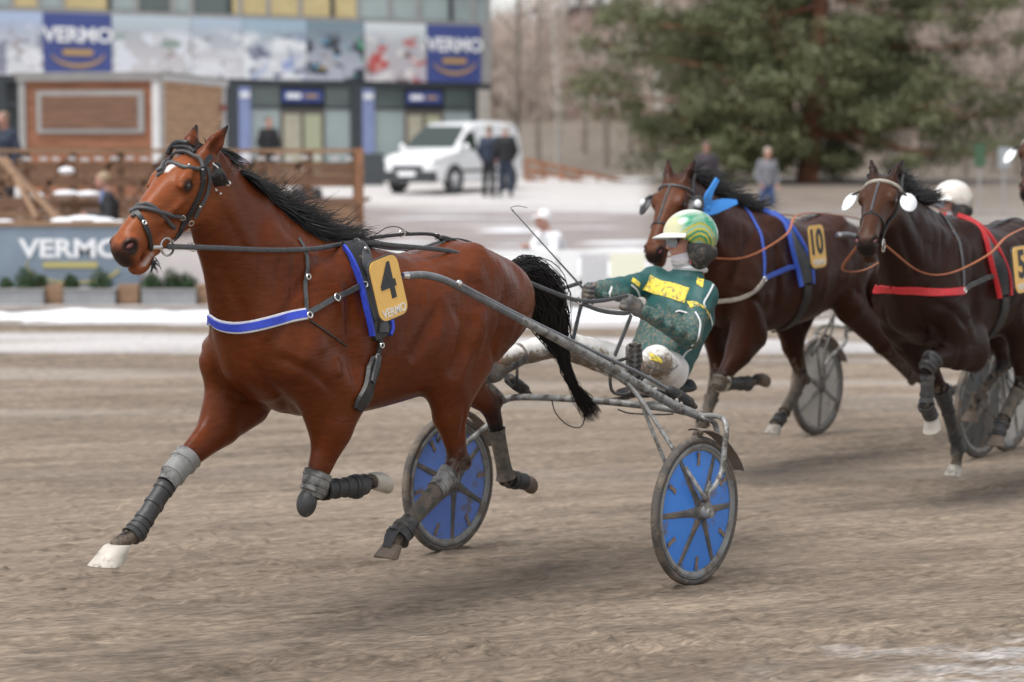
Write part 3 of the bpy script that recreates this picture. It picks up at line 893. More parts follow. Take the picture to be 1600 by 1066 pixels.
# ---- banner wall and planters along the track edge
ban = empty('advertising_banner', (XA(60, 31), 31, 0), 0, 'blue grey advertising banner with white lettering and yellow arc beside the track', 'banner')
M_BANB = mat('grey_blue_banner', (.205, .255, .315), rough=.55, noise=.12, nscale=2)
ztop, zbot = Z_at(354, 31), .10
xa, xb = XA(-160, 31), XA(216, 31)
MB().box(((xa + xb) / 2 - XA(60, 31), 0, (ztop + zbot) / 2), (xb - xa, .05, ztop - zbot)).build('face', M_BANB, ban, smooth=False)
MB().box(((xa + xb) / 2 - XA(60, 31), .06, ztop + .03), (xb - xa + .1, .22, .06)).build('ledge', M_TIMBERL, ban, smooth=False)
ox = XA(60, 31)
for cx in (108, -190):
    c0 = V3((XA(cx, 31) - ox, -.03, Z_at(388, 31)))
    text_mesh('VERMO', .255, V3((1, 0, 0)), V3((0, 0, 1)), c0, .006, bold=.03, sx=1.22).build('lettering', M_SIGNW, ban, smooth=False)
    mb = MB(); P = []; W = []
    for a in np.linspace(math.radians(165), math.radians(345), 30):
        P.append(V3((XA(cx + 5, 31) - ox, -.032, Z_at(414, 31))) + V3((.62 * math.cos(a), 0, .235 * math.sin(a)))); W.append(.045 * (.35 + .65 * math.sin((a - math.radians(165)) / math.pi * .95)))
    mb.strap(P, [(0, -1, 0)] * len(P), W, .008); mb.build('arc', mat('dull_yellow_paint', (.50, .43, .16), rough=.5), ban, smooth=False)
    mb = MB(); mb.box(V3((XA(cx, 31) - ox, -.032, Z_at(414, 31))), (.72, .012, .075)); mb.build('motto', mat('dull_yellow_paint'), ban, smooth=False)
tag(MB().box(((XA(218, 31.1) + XA(335, 31.1)) / 2, 31.1, .48), (XA(335, 31.1) - XA(218, 31.1), .06, .50)).build('display_board', mat('pinkish_white_panel', (.62, .57, .56), rough=.7, noise=.08, nscale=2), smooth=False), 'blank pale board behind the shrubs, right of the advertising banner', 'board')
M_LEAF = mat('dark_evergreen_leaf', (.030, .065, .022), rough=.6, noise=.4, nscale=20)
M_PLANTER = mat('grey_planter', (.27, .28, .29), rough=.8, noise=.15, nscale=4)
def shrub_mesh(r, h, n, rng):
    mb = MB()
    for i in range(n):
        d = unit(rng.normal(size=3)); d[2] = abs(d[2])
        p = d * V3((r, r * .8, h)) * rng.uniform(.35, 1.05)
        u = unit(rng.normal(size=3)); w = unit(np.cross(u, rng.normal(size=3)))
        s = rng.uniform(.018, .035)
        mb.add([p - u * s, p + w * s * .5, p + u * s, p - w * s * .5], [(0, 1, 2, 3)])
    return mb
for i, (a, b, lab) in enumerate(((-70, 68, 'grey planter box at the left picture edge below the banner'), (100, 180, 'grey planter box in the middle below the banner lettering'), (222, 306, 'grey planter box below the blank pale panel'))):
    pl = empty('planter_box', ((XA(a, 30.4) + XA(b, 30.4)) / 2, 30.4, 0), 0, lab, 'planter', 'planters along the track')
    w = XA(b, 30.4) - XA(a, 30.4)
    MB().box((0, 0, .14), (w, .36, .24)).build('box', M_PLANTER, pl, smooth=False)
    MB().box((0, 0, .268), (w + .03, .39, .016)).build('rim', M_GREYTRIM, pl, smooth=False)
for i, (px, r, h, lab) in enumerate(((38, .17, .30, 'tall round shrub in the left planter'), (60, .10, .2, 'small shrub at the right end of the left planter'), (6, .09, .16, 'low shrub at the left picture edge'), (108, .11, .2, 'small shrub at the left end of the middle planter'), (155, .17, .28, 'large shrub at the right end of the middle planter'), (236, .15, .21, 'low shrub at the left end of the right planter'), (266, .13, .28, 'tallest shrub in the right planter'), (290, .15, .22, 'wide shrub at the right end of the right planter below the horse\'s jaw'))):
    sb = empty('shrub', (XA(px, 30.4), 30.4, .26), 0, lab, 'shrub', 'shrubs in the planters')
    shrub_mesh(r, h, 520, RB).build('foliage', M_LEAF, sb, smooth=False, recalc=False)
    mb = MB()
    for k in range(5): mb.tube([(0, 0, -.05), RB.normal(size=3) * (.3 * r, .3 * r, 0) + V3((0, 0, h * .4)), RB.normal(size=3) * (.5 * r, .5 * r, 0) + V3((0, 0, h * .8))], [.008, .005, .002], 5)
    mb.build('stem', M_TIMBER, sb)
for px in (82, 200, 318):
    tag(MB().box((XA(px, 30.5), 30.5, .16), (.27 if px < 300 else .2, .3, .32)).build('timber_block', M_TIMBERL, smooth=False), {82: 'timber block between the left and middle planters', 200: 'timber block between the middle and right planters', 318: 'timber block right of the last planter beside the horse\'s neck'}[px], 'block', 'timber blocks between planters')
tag(MB().box(((XA(-170, 30.1) + XA(420, 30.1)) / 2, 30.15, .03), (XA(420, 30.1) - XA(-170, 30.1), .3, .08)).build('kerb', mat('concrete_kerb', (.40, .36, .34), rough=.85, noise=.2, nscale=5), smooth=False), kind='structure')

# ---- white rail and panels on the far side of the track
fen = empty('white_rail_fence', (XA(860, 30), 30, 0), 0, 'white rail fence with pale panels along the far side of the track', 'fence')
M_RAIL = mat('white_rail_paint', (.74, .74, .73), rough=.45, noise=.05, nscale=4)
fo2 = XA(860, 30)
MB().box((-.65, 0, Z_at(397, 30)), (3.7, .07, .10)).build('rail', M_RAIL, fen, smooth=False)
MB().box((-.65, 0, .32), (3.7, .05, .06)).build('rail', M_RAIL, fen, smooth=False)
for k in range(5): MB().box((-2.45 + k * .9, 0.03, .38), (.06, .06, .74)).build('post', M_RAIL, fen, smooth=False)
for k, (a, b) in enumerate(((838, 872), (872, 906), (952, 1010), (906, 952))):
    w = XA(b, 30) - XA(a, 30)
    MB().box(((XA(a, 30) + XA(b, 30)) / 2 - fo2, -.045, .46), (w - .03, .015, .56)).build('panel', [M_RAIL, M_RAIL, mat('cream_panel', (.74, .73, .58), rough=.5), mat('grey_ribbed_panel', (.55, .53, .55), rough=.5)][k], fen, smooth=False)
for k in range(12): MB().box((XA(908 + k * 3.8, 30) - fo2, -.062, .46), (.012, .012, .54)).build('slat', M_RAIL, fen, smooth=False)

# ---- parked van
def loft_rings(mb, rings, mi=0, cap=True):
    n = len(rings[0]); o = []
    for r in rings: o += list(r)
    fs = [(i * n + k, i * n + (k + 1) % n, (i + 1) * n + (k + 1) % n, (i + 1) * n + k) for i in range(len(rings) - 1) for k in range(n)]
    if cap: fs += [tuple(range(n))[::-1], tuple((len(rings) - 1) * n + k for k in range(n))]
    return mb.add(o, fs, mi)
van_y = 61.5
van = empty('parked_van', (XA(708, van_y), van_y, slope_z(van_y)), math.atan2(-.86, -.51), 'white panel van parked on the paved slope in front of the building', 'van')
M_VAN = mat('white_van_paint', (.80, .81, .82), rough=.25, coat=.5)
M_VBLK = mat('black_van_plastic', (.035, .038, .042), rough=.55)
M_VGLS = mat('van_window_glass', (.035, .05, .045), rough=.05, spec=.7)
rings = []
for x, w, z0, z1, tw in ((2.16, .62, .42, .74, .9), (2.10, .74, .30, .86, .9), (1.95, .82, .26, .95, .92), (1.55, .87, .24, 1.03, .92), (1.15, .88, .24, 1.10, .92), (.80, .885, .24, 1.40, .80), (.45, .89, .24, 1.68, .76), (.15, .89, .24, 1.78, .76), (-.6, .89, .24, 1.83, .77), (-1.5, .89, .24, 1.82, .78), (-2.0, .88, .26, 1.78, .79), (-2.15, .85, .32, 1.68, .80), (-2.19, .80, .42, 1.55, .82)):
    r = []
    belt = min(1.0, z1 * .86)
    for y, z in ((-w * .9, z0), (w * .9, z0), (w, z0 + .12), (w, z0 + (belt - z0) * .6), (w * .985, belt), (w * (tw + .10), belt + (z1 - belt) * .6), (w * tw, z1 - .05), (w * tw * .85, z1), (-w * tw * .85, z1), (-w * tw, z1 - .05), (-w * (tw + .10), belt + (z1 - belt) * .6), (-w * .985, belt), (-w, z0 + (belt - z0) * .6), (-w, z0 + .12)):
        r.append((x, y, z))
    rings.append(r)
bm_ = MB(); loft_rings(bm_, rings); vb = bm_.build('body', M_VAN, van)
for nm, pts, m_ in (('windscreen', [(1.10, -.70, 1.13), (1.10, .70, 1.13), (.42, .62, 1.67), (.42, -.62, 1.67)], M_VGLS),):
    mb = MB(); P = [V3(p) for p in pts]; n_ = unit(np.cross(P[1] - P[0], P[3] - P[0])); n_ = n_ if n_[2] > 0 else -n_
    mb.add([p + n_ * .035 for p in P] + [p - n_ * .02 for p in P], [(0, 1, 2, 3), (7, 6, 5, 4), (0, 4, 5, 1), (1, 5, 6, 2), (2, 6, 7, 3), (3, 7, 4, 0)]); mb.build(nm, m_, van, smooth=False)
for sg in (1, -1):
    def sidep(ol, y0, y1, nm, m_, par=van):
        mb = MB(); n = len(ol)
        def yy(z): return (y0 + (y1 - y0) * (z - 1.0) / .6) if z > 1.0 else y0
        vs = [(x, sg * (yy(z) + .012), z) for x, z in ol] + [(x, sg * (yy(z) - .03), z) for x, z in ol]
        mb.add(vs, [tuple(range(n)), tuple(range(n, 2 * n))[::-1]] + [(i, (i + 1) % n, n + (i + 1) % n, n + i) for i in range(n)]); return mb.build(nm, m_, par, smooth=False)
    sidep([(.98, 1.10), (.20, 1.08), (.20, 1.55), (.45, 1.55), (.74, 1.36)], .875, .74, 'side_window', M_VGLS)
    sidep([(.95, .50), (-1.3, .52), (-1.3, .60), (.95, .57)], .895, .895, 'side_moulding', M_VBLK)
    sidep([(.12, .35), (.10, .35), (.10, 1.6), (.12, 1.6)], .885, .735, 'door_gap', M_VBLK)
    sidep([(-.98, .35), (-1.0, .35), (-1.0, 1.6), (-.98, 1.6)], .885, .735, 'door_gap', M_VBLK)
    MB().ball((.92, sg * .98, 1.14), (.08, .09, .11), 10, 8).build('mirror', M_VAN, van)
    MB().ball((1.98, sg * .66, .80), (.13, .16, .11), 12, 8).build('headlight', mat('clear_headlight', (.55, .57, .58), rough=.1), van)
    for x in (1.32, -1.38):
        w_ = MB().lathe([(.30, -.10), (.315, -.08), (.315, .08), (.30, .10), (.19, .10), (.19, -.10)], (x, sg * .80, .315), (0, 1, 0), 24).build('wheel', M_VBLK, van)
        MB().lathe([(.0, .06), (.16, .07), (.195, .09), (.195, -.09), (0, -.06)], (x, sg * .80, .315), (0, sg, 0), 20, closed=False).build('rim', mat('grey_wheel_cover', (.40, .40, .41), rough=.4), w_)
        MB().lathe([(.39, -.02), (.39, .02), (.31, .02), (.31, -.02)], (x, sg * .885, .33), (0, 1, 0), 24).build('wheel_arch', M_VBLK, van)
MB().box((2.10, 0, .40), (.22, 1.56, .26)).build('bumper', M_VBLK, van, smooth=False)
MB().box((2.16, 0, .62), (.10, .9, .12)).build('grille', M_VBLK, van, smooth=False)
MB().box((2.225, .0, .47), (.02, .52, .12)).build('plate', M_SIGNW, van, smooth=False)
# ---- sloping timber handrail
for i, (a, b, sz, lab) in enumerate((((822, 252), (900, 262), 47, ''),)):
    hr = empty('timber_handrail', (XA(910, 70), 70, 1.2), 0, 'orange brown timber handrail descending to the right of the van', 'railing')
    O_ = V3((XA(910, 70), 70, 1.2))
    M_OR = mat('orange_brown_rail', (.30, .13, .065), rough=.7, noise=.25, nscale=4)
    top = [at_depth(x, y, 70) for x, y in ((820, 250), (880, 262), (1000, 290), (1060, 302))]
    low_ = [p - V3((0, 0, .55)) for p in top]
    for L_ in (top, [p - V3((0, 0, .28)) for p in top], low_):
        for p, r_ in zip(L_, L_[1:]): MB().beam(p - O_, r_ - O_, .06, .11).build('rail', M_OR, hr, smooth=False)
    for k in range(9):
        x = 822 + k * 28; y = np.interp(x, [820, 880, 1000, 1060], [250, 262, 290, 302]); p = at_depth(x, y, 70)
        MB().box(p - O_ + V3((0, .0, -.42)), (.10, .10, .95)).build('post', M_OR, hr, smooth=False)
        if k % 2 == 0 and k < 8: MB().beam(p - O_ + V3((0, -.05, -.75)), p - O_ + V3((.5, -.05, -.1)), .05, .08, up=(0, 1, 0)).build('brace', M_OR, hr, smooth=False)
# ------------------------------------------------------------------ onlookers
def bystander(px, head_py, y, z0, label, top, legs, hat=None, hair=(.10, .07, .05), face_az=-90, scale=1.0, pose='stand', shirt=None, res=.017):
    """A dressed person; face_az is the way they look, in degrees from +X."""
    root = empty('person', (XA(px, y), y, z0), math.radians(face_az), label, 'person')
    k = scale
    def P(a, b, c): return V3((a * k, b * k, c * k))
    if pose == 'stand':
        hip, che, nek, hd_ = P(0, 0, .93), P(-.01, 0, 1.32), P(.0, 0, 1.50), P(.03, 0, 1.64)
        kn = {1: P(.03, .11, .50), -1: P(-.02, -.11, .50)}; ft = {1: P(.02, .13, .05), -1: P(-.07, -.12, .05)}
        el = {g: P(-.02, g * .27, 1.13) for g in (1, -1)}; ha = {g: P(.10, g * .22, .93) for g in (1, -1)}
    elif pose == 'read':
        hip, che, nek, hd_ = P(0, 0, .93), P(.02, 0, 1.32), P(.05, 0, 1.50), P(.11, 0, 1.63)
        kn = {1: P(.03, .11, .50), -1: P(.0, -.11, .50)}; ft = {1: P(.02, .13, .05), -1: P(-.02, -.12, .05)}
        el = {g: P(.06, g * .25, 1.10) for g in (1, -1)}; ha = {g: P(.33, g * .06, 1.16) for g in (1, -1)}
    else:                # crouched, arms forward
        hip, che, nek, hd_ = P(-.18, 0, .42), P(.06, 0, .75), P(.14, 0, .92), P(.20, 0, 1.05)
        kn = {1: P(.28, .16, .48), -1: P(.26, -.16, .40)}; ft = {1: P(.12, .15, .05), -1: P(.02, -.15, .05)}
        el = {g: P(.22, g * .26, .62) for g in (1, -1)}; ha = {g: P(.42, g * .08, .72) for g in (1, -1)}
    sh = {g: che * .35 + nek * .65 + P(0, g * .17, -.02) for g in (1, -1)}
    b = SDF(res * .7)
    b.ell(hd_ + P(0, 0, .02), (.095 * k, .075 * k, .115 * k), k=.03); b.ell(hd_ + P(.035, 0, -.05), (.05 * k, .05 * k, .06 * k), k=.03)
    b.bone(hd_ + P(.092, 0, .0), hd_ + P(.105, 0, -.025), .012 * k, .015 * k, k=.015)
    for g in (1, -1): b.ell(hd_ + P(-.0, g * .077, -.0), (.02 * k, .012 * k, .03 * k), k=.01)
    b.bone(hd_ + P(-.01, 0, -.06), nek, .05 * k, .055 * k, k=.03); b.bone(nek, che, .055 * k, (.08 * k, .12 * k), k=.05); b.bone(che, hip, (.08 * k, .12 * k), (.08 * k, .12 * k), k=.05)
    for g in (1, -1):
        b.bone(sh[g], el[g], .04 * k, .035 * k, k=.03); b.bone(el[g], ha[g], .034 * k, .025 * k, k=.03)
        d = unit(ha[g] - el[g])
        b.bone(ha[g], ha[g] + d * .07 * k, (.02 * k, .036 * k), (.018 * k, .04 * k), k=.02)
        for j in range(4): b.bone(ha[g] + d * .07 * k + P(0, .016 * (j - 1.5), 0), ha[g] + d * .13 * k + P(0, .014 * (j - 1.5), -.03), .010 * k, .008 * k, k=.006)
        b.bone(ha[g] + d * .02 * k + P(0, -g * .03, .0), ha[g] + d * .08 * k + P(.0, -g * .055, .0), .012 * k, .01 * k, k=.008)
        b.bone(hip + P(0, g * .09, 0), kn[g], .07 * k, .05 * k, k=.04); b.bone(kn[g], ft[g] + P(0, 0, .04), .05 * k, .035 * k, k=.03); b.bone(ft[g], ft[g] + P(.15, 0, -.02), .035 * k, .03 * k, k=.02)
    v, f, _ = b.surface(); link('body', grid_mesh('body', v, f), mat('onlooker_skin', (.46, .25, .19), rough=.6), root)
    j = SDF(res)
    j.bone(hip + P(0, 0, -.02), che, (.125 * k, .175 * k), (.135 * k, .20 * k), k=.05, cap=.06); j.bone(che, nek + P(0, 0, -.05), (.13 * k, .19 * k), (.075 * k, .10 * k), k=.05)
    for g in (1, -1):
        j.bone(che * .5 + sh[g] * .5, sh[g], .085 * k, .075 * k, k=.05); j.bone(sh[g], el[g], .072 * k, .06 * k, k=.03); j.bone(el[g], ha[g] * .95 + el[g] * .05, .058 * k, .045 * k, k=.03)
    v, f, _ = j.surface(smooth=1); v = v + ((wob(v, 16, 3) - .5) * .014)[:, None] * unit(V3((1, .3, .2)))
    link('jacket', grid_mesh('jacket', v, f), mat('cloth_%02d%02d%02d' % tuple(int(c * 99) for c in top), top, rough=.75, noise=.2, nscale=10, bump=.3, bscale=20), root)
    if shirt is not None:
        link('shirt', (lambda q: grid_mesh('shirt', q[0], q[1]))((lambda s_: (s_.bone(che + P(.09, 0, .0), nek + P(.05, 0, -.01), (.05 * k, .09 * k), (.05 * k, .06 * k), k=.03), s_.surface())[1])(SDF(res * .8))), mat('blue_shirt', shirt, rough=.7), root)
    t = SDF(res)
    for g in (1, -1):
        t.bone(hip + P(0, g * .08, .02), kn[g], .098 * k, .075 * k, k=.04); t.bone(kn[g], ft[g] + P(-.01, 0, .05), .074 * k, .062 * k, k=.03)
    v, f, _ = t.surface(smooth=1); link('trousers', grid_mesh('trousers', v, f), mat('cloth_%02d%02d%02d' % tuple(int(c * 99) for c in legs), legs, rough=.75, noise=.2, nscale=10, bump=.3, bscale=20), root)
    for g in (1, -1):
        s_ = SDF(res * .8); s_.bone(ft[g] + P(-.06, 0, -.0), ft[g] + P(.15, 0, -.012), (.045 * k, .042 * k), (.036 * k, .042 * k), k=.02); v, f, _ = s_.surface(); link('shoe', grid_mesh('shoe', v, f), mat('dark_shoe', (.03, .028, .026), rough=.6), root)
    h = SDF(res * .7)
    h.ell(hd_ + P(-.018, 0, .045), (.10 * k, .085 * k, .10 * k), k=.02)
    h.ell(hd_ + P(.10, 0, -.03), (.075 * k, .1 * k, .09 * k), k=.02, op=-1); h.ell(hd_ + P(0, 0, -.14), (.2 * k, .2 * k, .11 * k), k=.02, op=-1)
    if hat is not None: h.bone(hd_ + P(.06, 0, .055), hd_ + P(.15, 0, .045), (.012 * k, .07 * k), (.008 * k, .055 * k), k=.02)
    v, f, _ = h.surface(); link('cap' if hat is not None else 'hair', grid_mesh('hair', v, f), mat('cap_%02d%02d%02d' % tuple(int(c * 99) for c in hat), hat, rough=.7) if hat is not None else mat('hair_%02d%02d' % (int(hair[0] * 99), int(hair[1] * 99)), hair, rough=.6), root)
    return root
DK, NV, BK = (.022, .023, .027), (.02, .03, .055), (.014, .014, .016)
def zfor(head_py, y, h): return Z_at(head_py, y) - h
bystander(172, 272, 33.4, zfor(272, 33.4, 1.74), 'man in dark jacket and blue shirt reading at the terrace, left of the horse', DK, DK, hair=(.33, .24, .15), face_az=195, pose='read', shirt=(.16, .22, .42))
bystander(8, 178, 37.5, zfor(178, 37.5, 1.74), 'person in dark jacket at the left picture edge in front of the kiosk', NV, DK, hair=(.22, .15, .10), face_az=-120)
bystander(420, 184, 58, zfor(184, 58, 1.75), 'person in black standing in front of the glass door left of the van', BK, BK, hair=(.05, .04, .03), face_az=-60)
bystander(478, 268, 36.2, zfor(268, 36.2, 1.74), 'person in grey jacket and white cap behind the right end of the terrace', (.16, .15, .16), DK, hat=(.75, .74, .72), face_az=-100)
bystander(764, 197, 58.5, zfor(197, 58.5, 1.76), 'person in navy jacket standing beside the van\'s sliding door', NV, BK, hair=(.25, .18, .13), face_az=70)
bystander(790, 194, 58.0, zfor(194, 58, 1.78), 'person in black jacket and dark blue trousers beside the van\'s rear end', BK, (.02, .03, .06), hair=(.45, .42, .40), face_az=100)
bystander(1104, 222, 55, zfor(222, 55, 1.75), 'person in dark jacket and dark cap standing behind the second horse\'s head', (.05, .04, .05), DK, hat=(.03, .03, .035), face_az=-90)
bystander(1199, 233, 55, zfor(233, 55, 1.74), 'person in grey jacket and blue jeans standing in front of the pine', (.20, .20, .22), (.05, .10, .25), hair=(.42, .36, .30), face_az=-70)
bystander(868, 336, 31.2, 0.02, 'person in white suit and white cap crouching behind the white rail', (.74, .74, .76), (.72, .72, .72), hat=(.82, .82, .82), face_az=215, pose='crouch', scale=1.06)

# ------------------------------------------------------------------ trees
M_BARKP = mat('orange_pine_bark', (.22, .095, .055), rough=.9, noise=.35, nscale=5, bump=.5, bscale=8)
M_NEEDLE = mat('pine_needles', (.108, .118, .05), rough=.6, noise=.45, nscale=1.2)
M_BARK = mat('grey_brown_bark', (.25, .21, .18), rough=.9, noise=.3, nscale=5, bump=.4, bscale=10)
M_BIRCH = mat('pale_birch_bark', (.48, .45, .41), rough=.8, noise=.4, nscale=3, bump=.3, bscale=10, stretch=(1, 1, 3))
M_TWIG = mat('bare_twigs', (.40, .325, .28), rough=.9, noise=.25, nscale=1.0)
def pine(px, y, z0, H, label):
    rng = np.random.RandomState(21)
    root = empty('pine_tree', (XA(px, y), y, z0), 0, label, 'tree')
    tr = MB()
    tpts = spline([(0, 0, 0), (.1, 0, H * .2), (.35, .1, H * .45), (.2, 0, H * .7), (.4, 0, H)], 6)
    tr.tube(tpts, [.34, .28, .22, .14, .04], 10)
    tr.tube(spline([(.05, 0, .4), (-.5, -.1, H * .16), (-.9, 0, H * .33), (-1.2, 0, H * .55)], 5), [.18, .15, .11, .04], 8)
    tr.build('trunk', M_BARKP, root)
    br = MB(); cr_v = []; cr_f = []
    clumps = []
    for i in range(96):
        t = rng.uniform(.14, 1.0); b0 = V3(tpts[int(t * (len(tpts) - 1))]) if rng.rand() < .7 else V3((-.9, 0, H * .33)) * (t + .2)
        prof = np.interp(t, [.08, .2, .45, .75, 1.0], [3.6, 6.4, 7.8, 6.6, 2.5])
        a = rng.uniform(0, 6.28); L = prof * rng.uniform(.5, 1.0)
        if math.cos(a) > .2 and t < .42: L *= 1.05
        e = b0 + V3((math.cos(a) * L, math.sin(a) * L * .8, L * rng.uniform(-.28, .22)))
        m = (b0 + e) / 2 + V3((0, 0, -.25))
        br.tube(spline([b0, m, e], 4), [.07, .045, .015], 5)
        for j in range(10):
            s = rng.uniform(.32, 1.05); c = b0 * (1 - s) + e * s + rng.normal(size=3) * V3((.6, .55, .42)) + V3((0, 0, .1))
            clumps.append((c, rng.uniform(.35, .8)))
    br.build('branches', M_BARKP, root)
    C = np.array([c for c, r in clumps]); R = np.array([r for c, r in clumps])
    n = 128000
    k = rng.randint(0, len(C), n)
    d = rng.normal(size=(n, 3)); d /= np.linalg.norm(d, axis=1)[:, None]
    p = C[k] + d * (R[k] * rng.rand(n) ** .4)[:, None] * np.array((1.25, 1.1, .7))
    u = rng.normal(size=(n, 3)); u /= np.linalg.norm(u, axis=1)[:, None]
    w = np.cross(u, d); w /= np.linalg.norm(w, axis=1)[:, None] + 1e-9
    L = rng.uniform(.06, .14, n)[:, None]
    V_ = np.stack([p - u * L, p + w * L * .28, p + u * L, p - w * L * .28], 1).reshape(-1, 3)
    link('crown', grid_mesh('crown', V_, np.arange(len(V_)).reshape(-1, 4)), M_NEEDLE, root, smooth=False)
    return root
pine(1262, 69, 1.15, 11.5, 'large dark green pine with orange bark behind the second and third horses')

def bare_tree_mesh(rng, H, spread):
    tr = MB(); tw = MB()
    tp = spline([(0, 0, -.3), (rng.normal() * .1, 0, H * .35), (rng.normal() * .3, 0, H * .7), (rng.normal() * .4, 0, H)], 5)
    tr.tube(tp, [.14, .10, .06, .015], 7)
    def grow(b, d, L, r, lev):
        e1 = b + d * L * .5 + rng.normal(size=3) * L * .06; e = b + d * L + rng.normal(size=3) * L * .1
        (tr if lev == 0 else tw).tube([b, e1, e], [r, r * .7, r * .3], 4 if lev == 0 else 3, caps=False)
        if lev < 2:
            for q in range(5 if lev == 0 else 4):
                s = rng.uniform(.25, 1.0); bb = b + (e - b) * s
                dd = unit(d + rng.normal(size=3) * .65 + V3((0, 0, .25)))
                grow(bb, dd, L * rng.uniform(.35, .6), r * .5, lev + 1)
    for i in range(20):
        t = rng.uniform(.22, .98); b = tp[int(t * (len(tp) - 1))]
        a = rng.uniform(0, 6.28); d = unit(V3((math.cos(a), math.sin(a), rng.uniform(.2, .9))))
        grow(b, d, spread * (1.1 - t * .7) * rng.uniform(.6, 1.1), .035, 0)
    return tr, tw
rt = np.random.RandomState(33)
protos = []
for i in range(5):
    a, b = bare_tree_mesh(rt, rt.uniform(8, 11), rt.uniform(2.2, 3.2))
    protos.append((a.mesh('trunk'), b.mesh('twigs')))
specs = [(805, 84, 'bare tree just right of the building corner', 0), (842, 92, 'bare tree with spreading twigs behind the timber handrail', 0), (872, 88, 'pale trunked birch right of the building', 1), (912, 100, 'thin bare tree in front of the brown apartment block', 0), (948, 90, 'bare tree left of the pine crown', 0), (1034, 80, 'pale trunk standing left of the pine, behind the dark capped person', 1),
         (985, 96, 'bare tree close to the pine\'s left edge', 0), (1150, 98, 'bare tree showing through the left side of the pine', 0), (1330, 92, 'bare tree showing through the right side of the pine', 0), (1410, 84, 'bare tree behind the third horse\'s ears', 0), (1468, 90, 'bare tree at the pine\'s right edge', 0), (1510, 80, 'bare tree above the white helmeted driver', 0), (1552, 86, 'bare tree near the right picture edge', 0), (1592, 78, 'bare tree at the right picture edge', 0)]
for i, (px, y, lab, bi) in enumerate(specs):
    root = empty('bare_tree', (XA(px, y), y, float(far_height(y))), rt.uniform(0, 6.28), lab, 'tree', 'bare trees behind the slope')
    tm, cm_ = protos[i % 5]
    for nm, me, m_ in (('trunk', tm, M_BIRCH if bi else M_BARK), ('crown', cm_, M_TWIG)):
        o = bpy.data.objects.new(nm, me); COL.objects.link(o); o.parent = root
        if not me.materials: me.materials.append(m_)
        o.material_slots[0].link = 'OBJECT'; o.material_slots[0].material = m_
    s = rt.uniform(.85, 1.2); root.scale = (s, s, s * rt.uniform(.9, 1.2))
# the wood further back, one brown mass
wd = MB(); rw = np.random.RandomState(44)
V_ = []; 
for i in range(620):
    y = rw.uniform(98, 190); x = rw.uniform(-.02, .27) * y
    if x / y < .06 and y < 124: continue
    z0 = float(far_height(y)); H = rw.uniform(7, 12) * (1.0 if x / y > .05 else .55)
    wd.tube([(x, y, z0), (x + rw.normal() * .2, y, z0 + H * .5), (x + rw.normal() * .5, y, z0 + H)], [.16, .10, .02], 4, caps=False)
    for k in range(26):
        t = rw.uniform(.1, 1); a = rw.uniform(0, 6.28); L = rw.uniform(.8, 2.6) * (1.15 - t * .6)
        b = V3((x, y, z0 + H * t)); e = b + V3((math.cos(a) * L, math.sin(a) * L, L * rw.uniform(.1, .9)))
        wd.tube([b, (b + e) / 2 + rw.normal(size=3) * .12, e], [.05, .035, .012], 3, caps=False)
        for j in range(2):
            s = rw.uniform(.3, 1); bb = b + (e - b) * s; wd.tube([bb, bb + rw.normal(size=3) * V3((.7, .7, .6)) + V3((0, 0, .3))], [.028, .008], 3, caps=False)
w_o = wd.build('wood', M_TWIG, recalc=False); tag(w_o, 'brown leafless wood filling the background behind the pine', 'wood', kind='stuff')
# apartment block seen through the trees
ab = empty('apartment_block', (XA(962, 128), 128, 3.8), 0, 'brown apartment block standing among the bare trees left of the pine', 'building')
M_BRN = mat('brown_render_wall', (.34, .235, .205), rough=.85, noise=.08, nscale=1)
xw = XA(1030, 128) - XA(893, 128)
MB().box((0, 4.5, (Z_at(14, 128) - 3.8) / 2), (xw, 9, Z_at(14, 128) - 3.8)).build('wall', M_BRN, ab, smooth=False)
MB().box((0, 4.5, Z_at(14, 128) - 3.8 + .1), (xw + .3, 9.3, .2)).build('roof', M_STEELD, ab, smooth=False)
for i in range(5):
    for k in range(3):
        w0 = MB().box((-xw / 2 + xw * (i + .5) / 5, -.03, 1.4 + k * 2.6), (.62, .06, .9)).build('window', M_TRIM, ab, smooth=False)
        MB().box((-xw / 2 + xw * (i + .5) / 5, -.07, 1.4 + k * 2.6), (.5, .04, .76)).build('pane', M_GLASS, w0, smooth=False)
# small signs among the trees
for px, py, w, h, m_, lab in ((1531, 243, .25, .5, mat('green_sign', (.05, .11, .06), rough=.5), 'small green notice on a post among the trees right of the third horse'), (1569, 246, .26, .45, mat('grey_sign', (.33, .36, .38), rough=.5), 'small grey notice on a post near the right picture edge')):
    p = at_depth(px, py, 52); z0 = float(slope_z(52))
    r_ = empty('notice_sign', (p[0], p[1], z0), 0, lab, 'sign')
    MB().box((0, 0, p[2] - z0), (w, .03, h)).build('board', m_, r_, smooth=False); MB().box((0, .04, (p[2] - z0) / 2), (.05, .04, p[2] - z0 + h * .4)).build('post', M_GREYTRIM, r_, smooth=False)
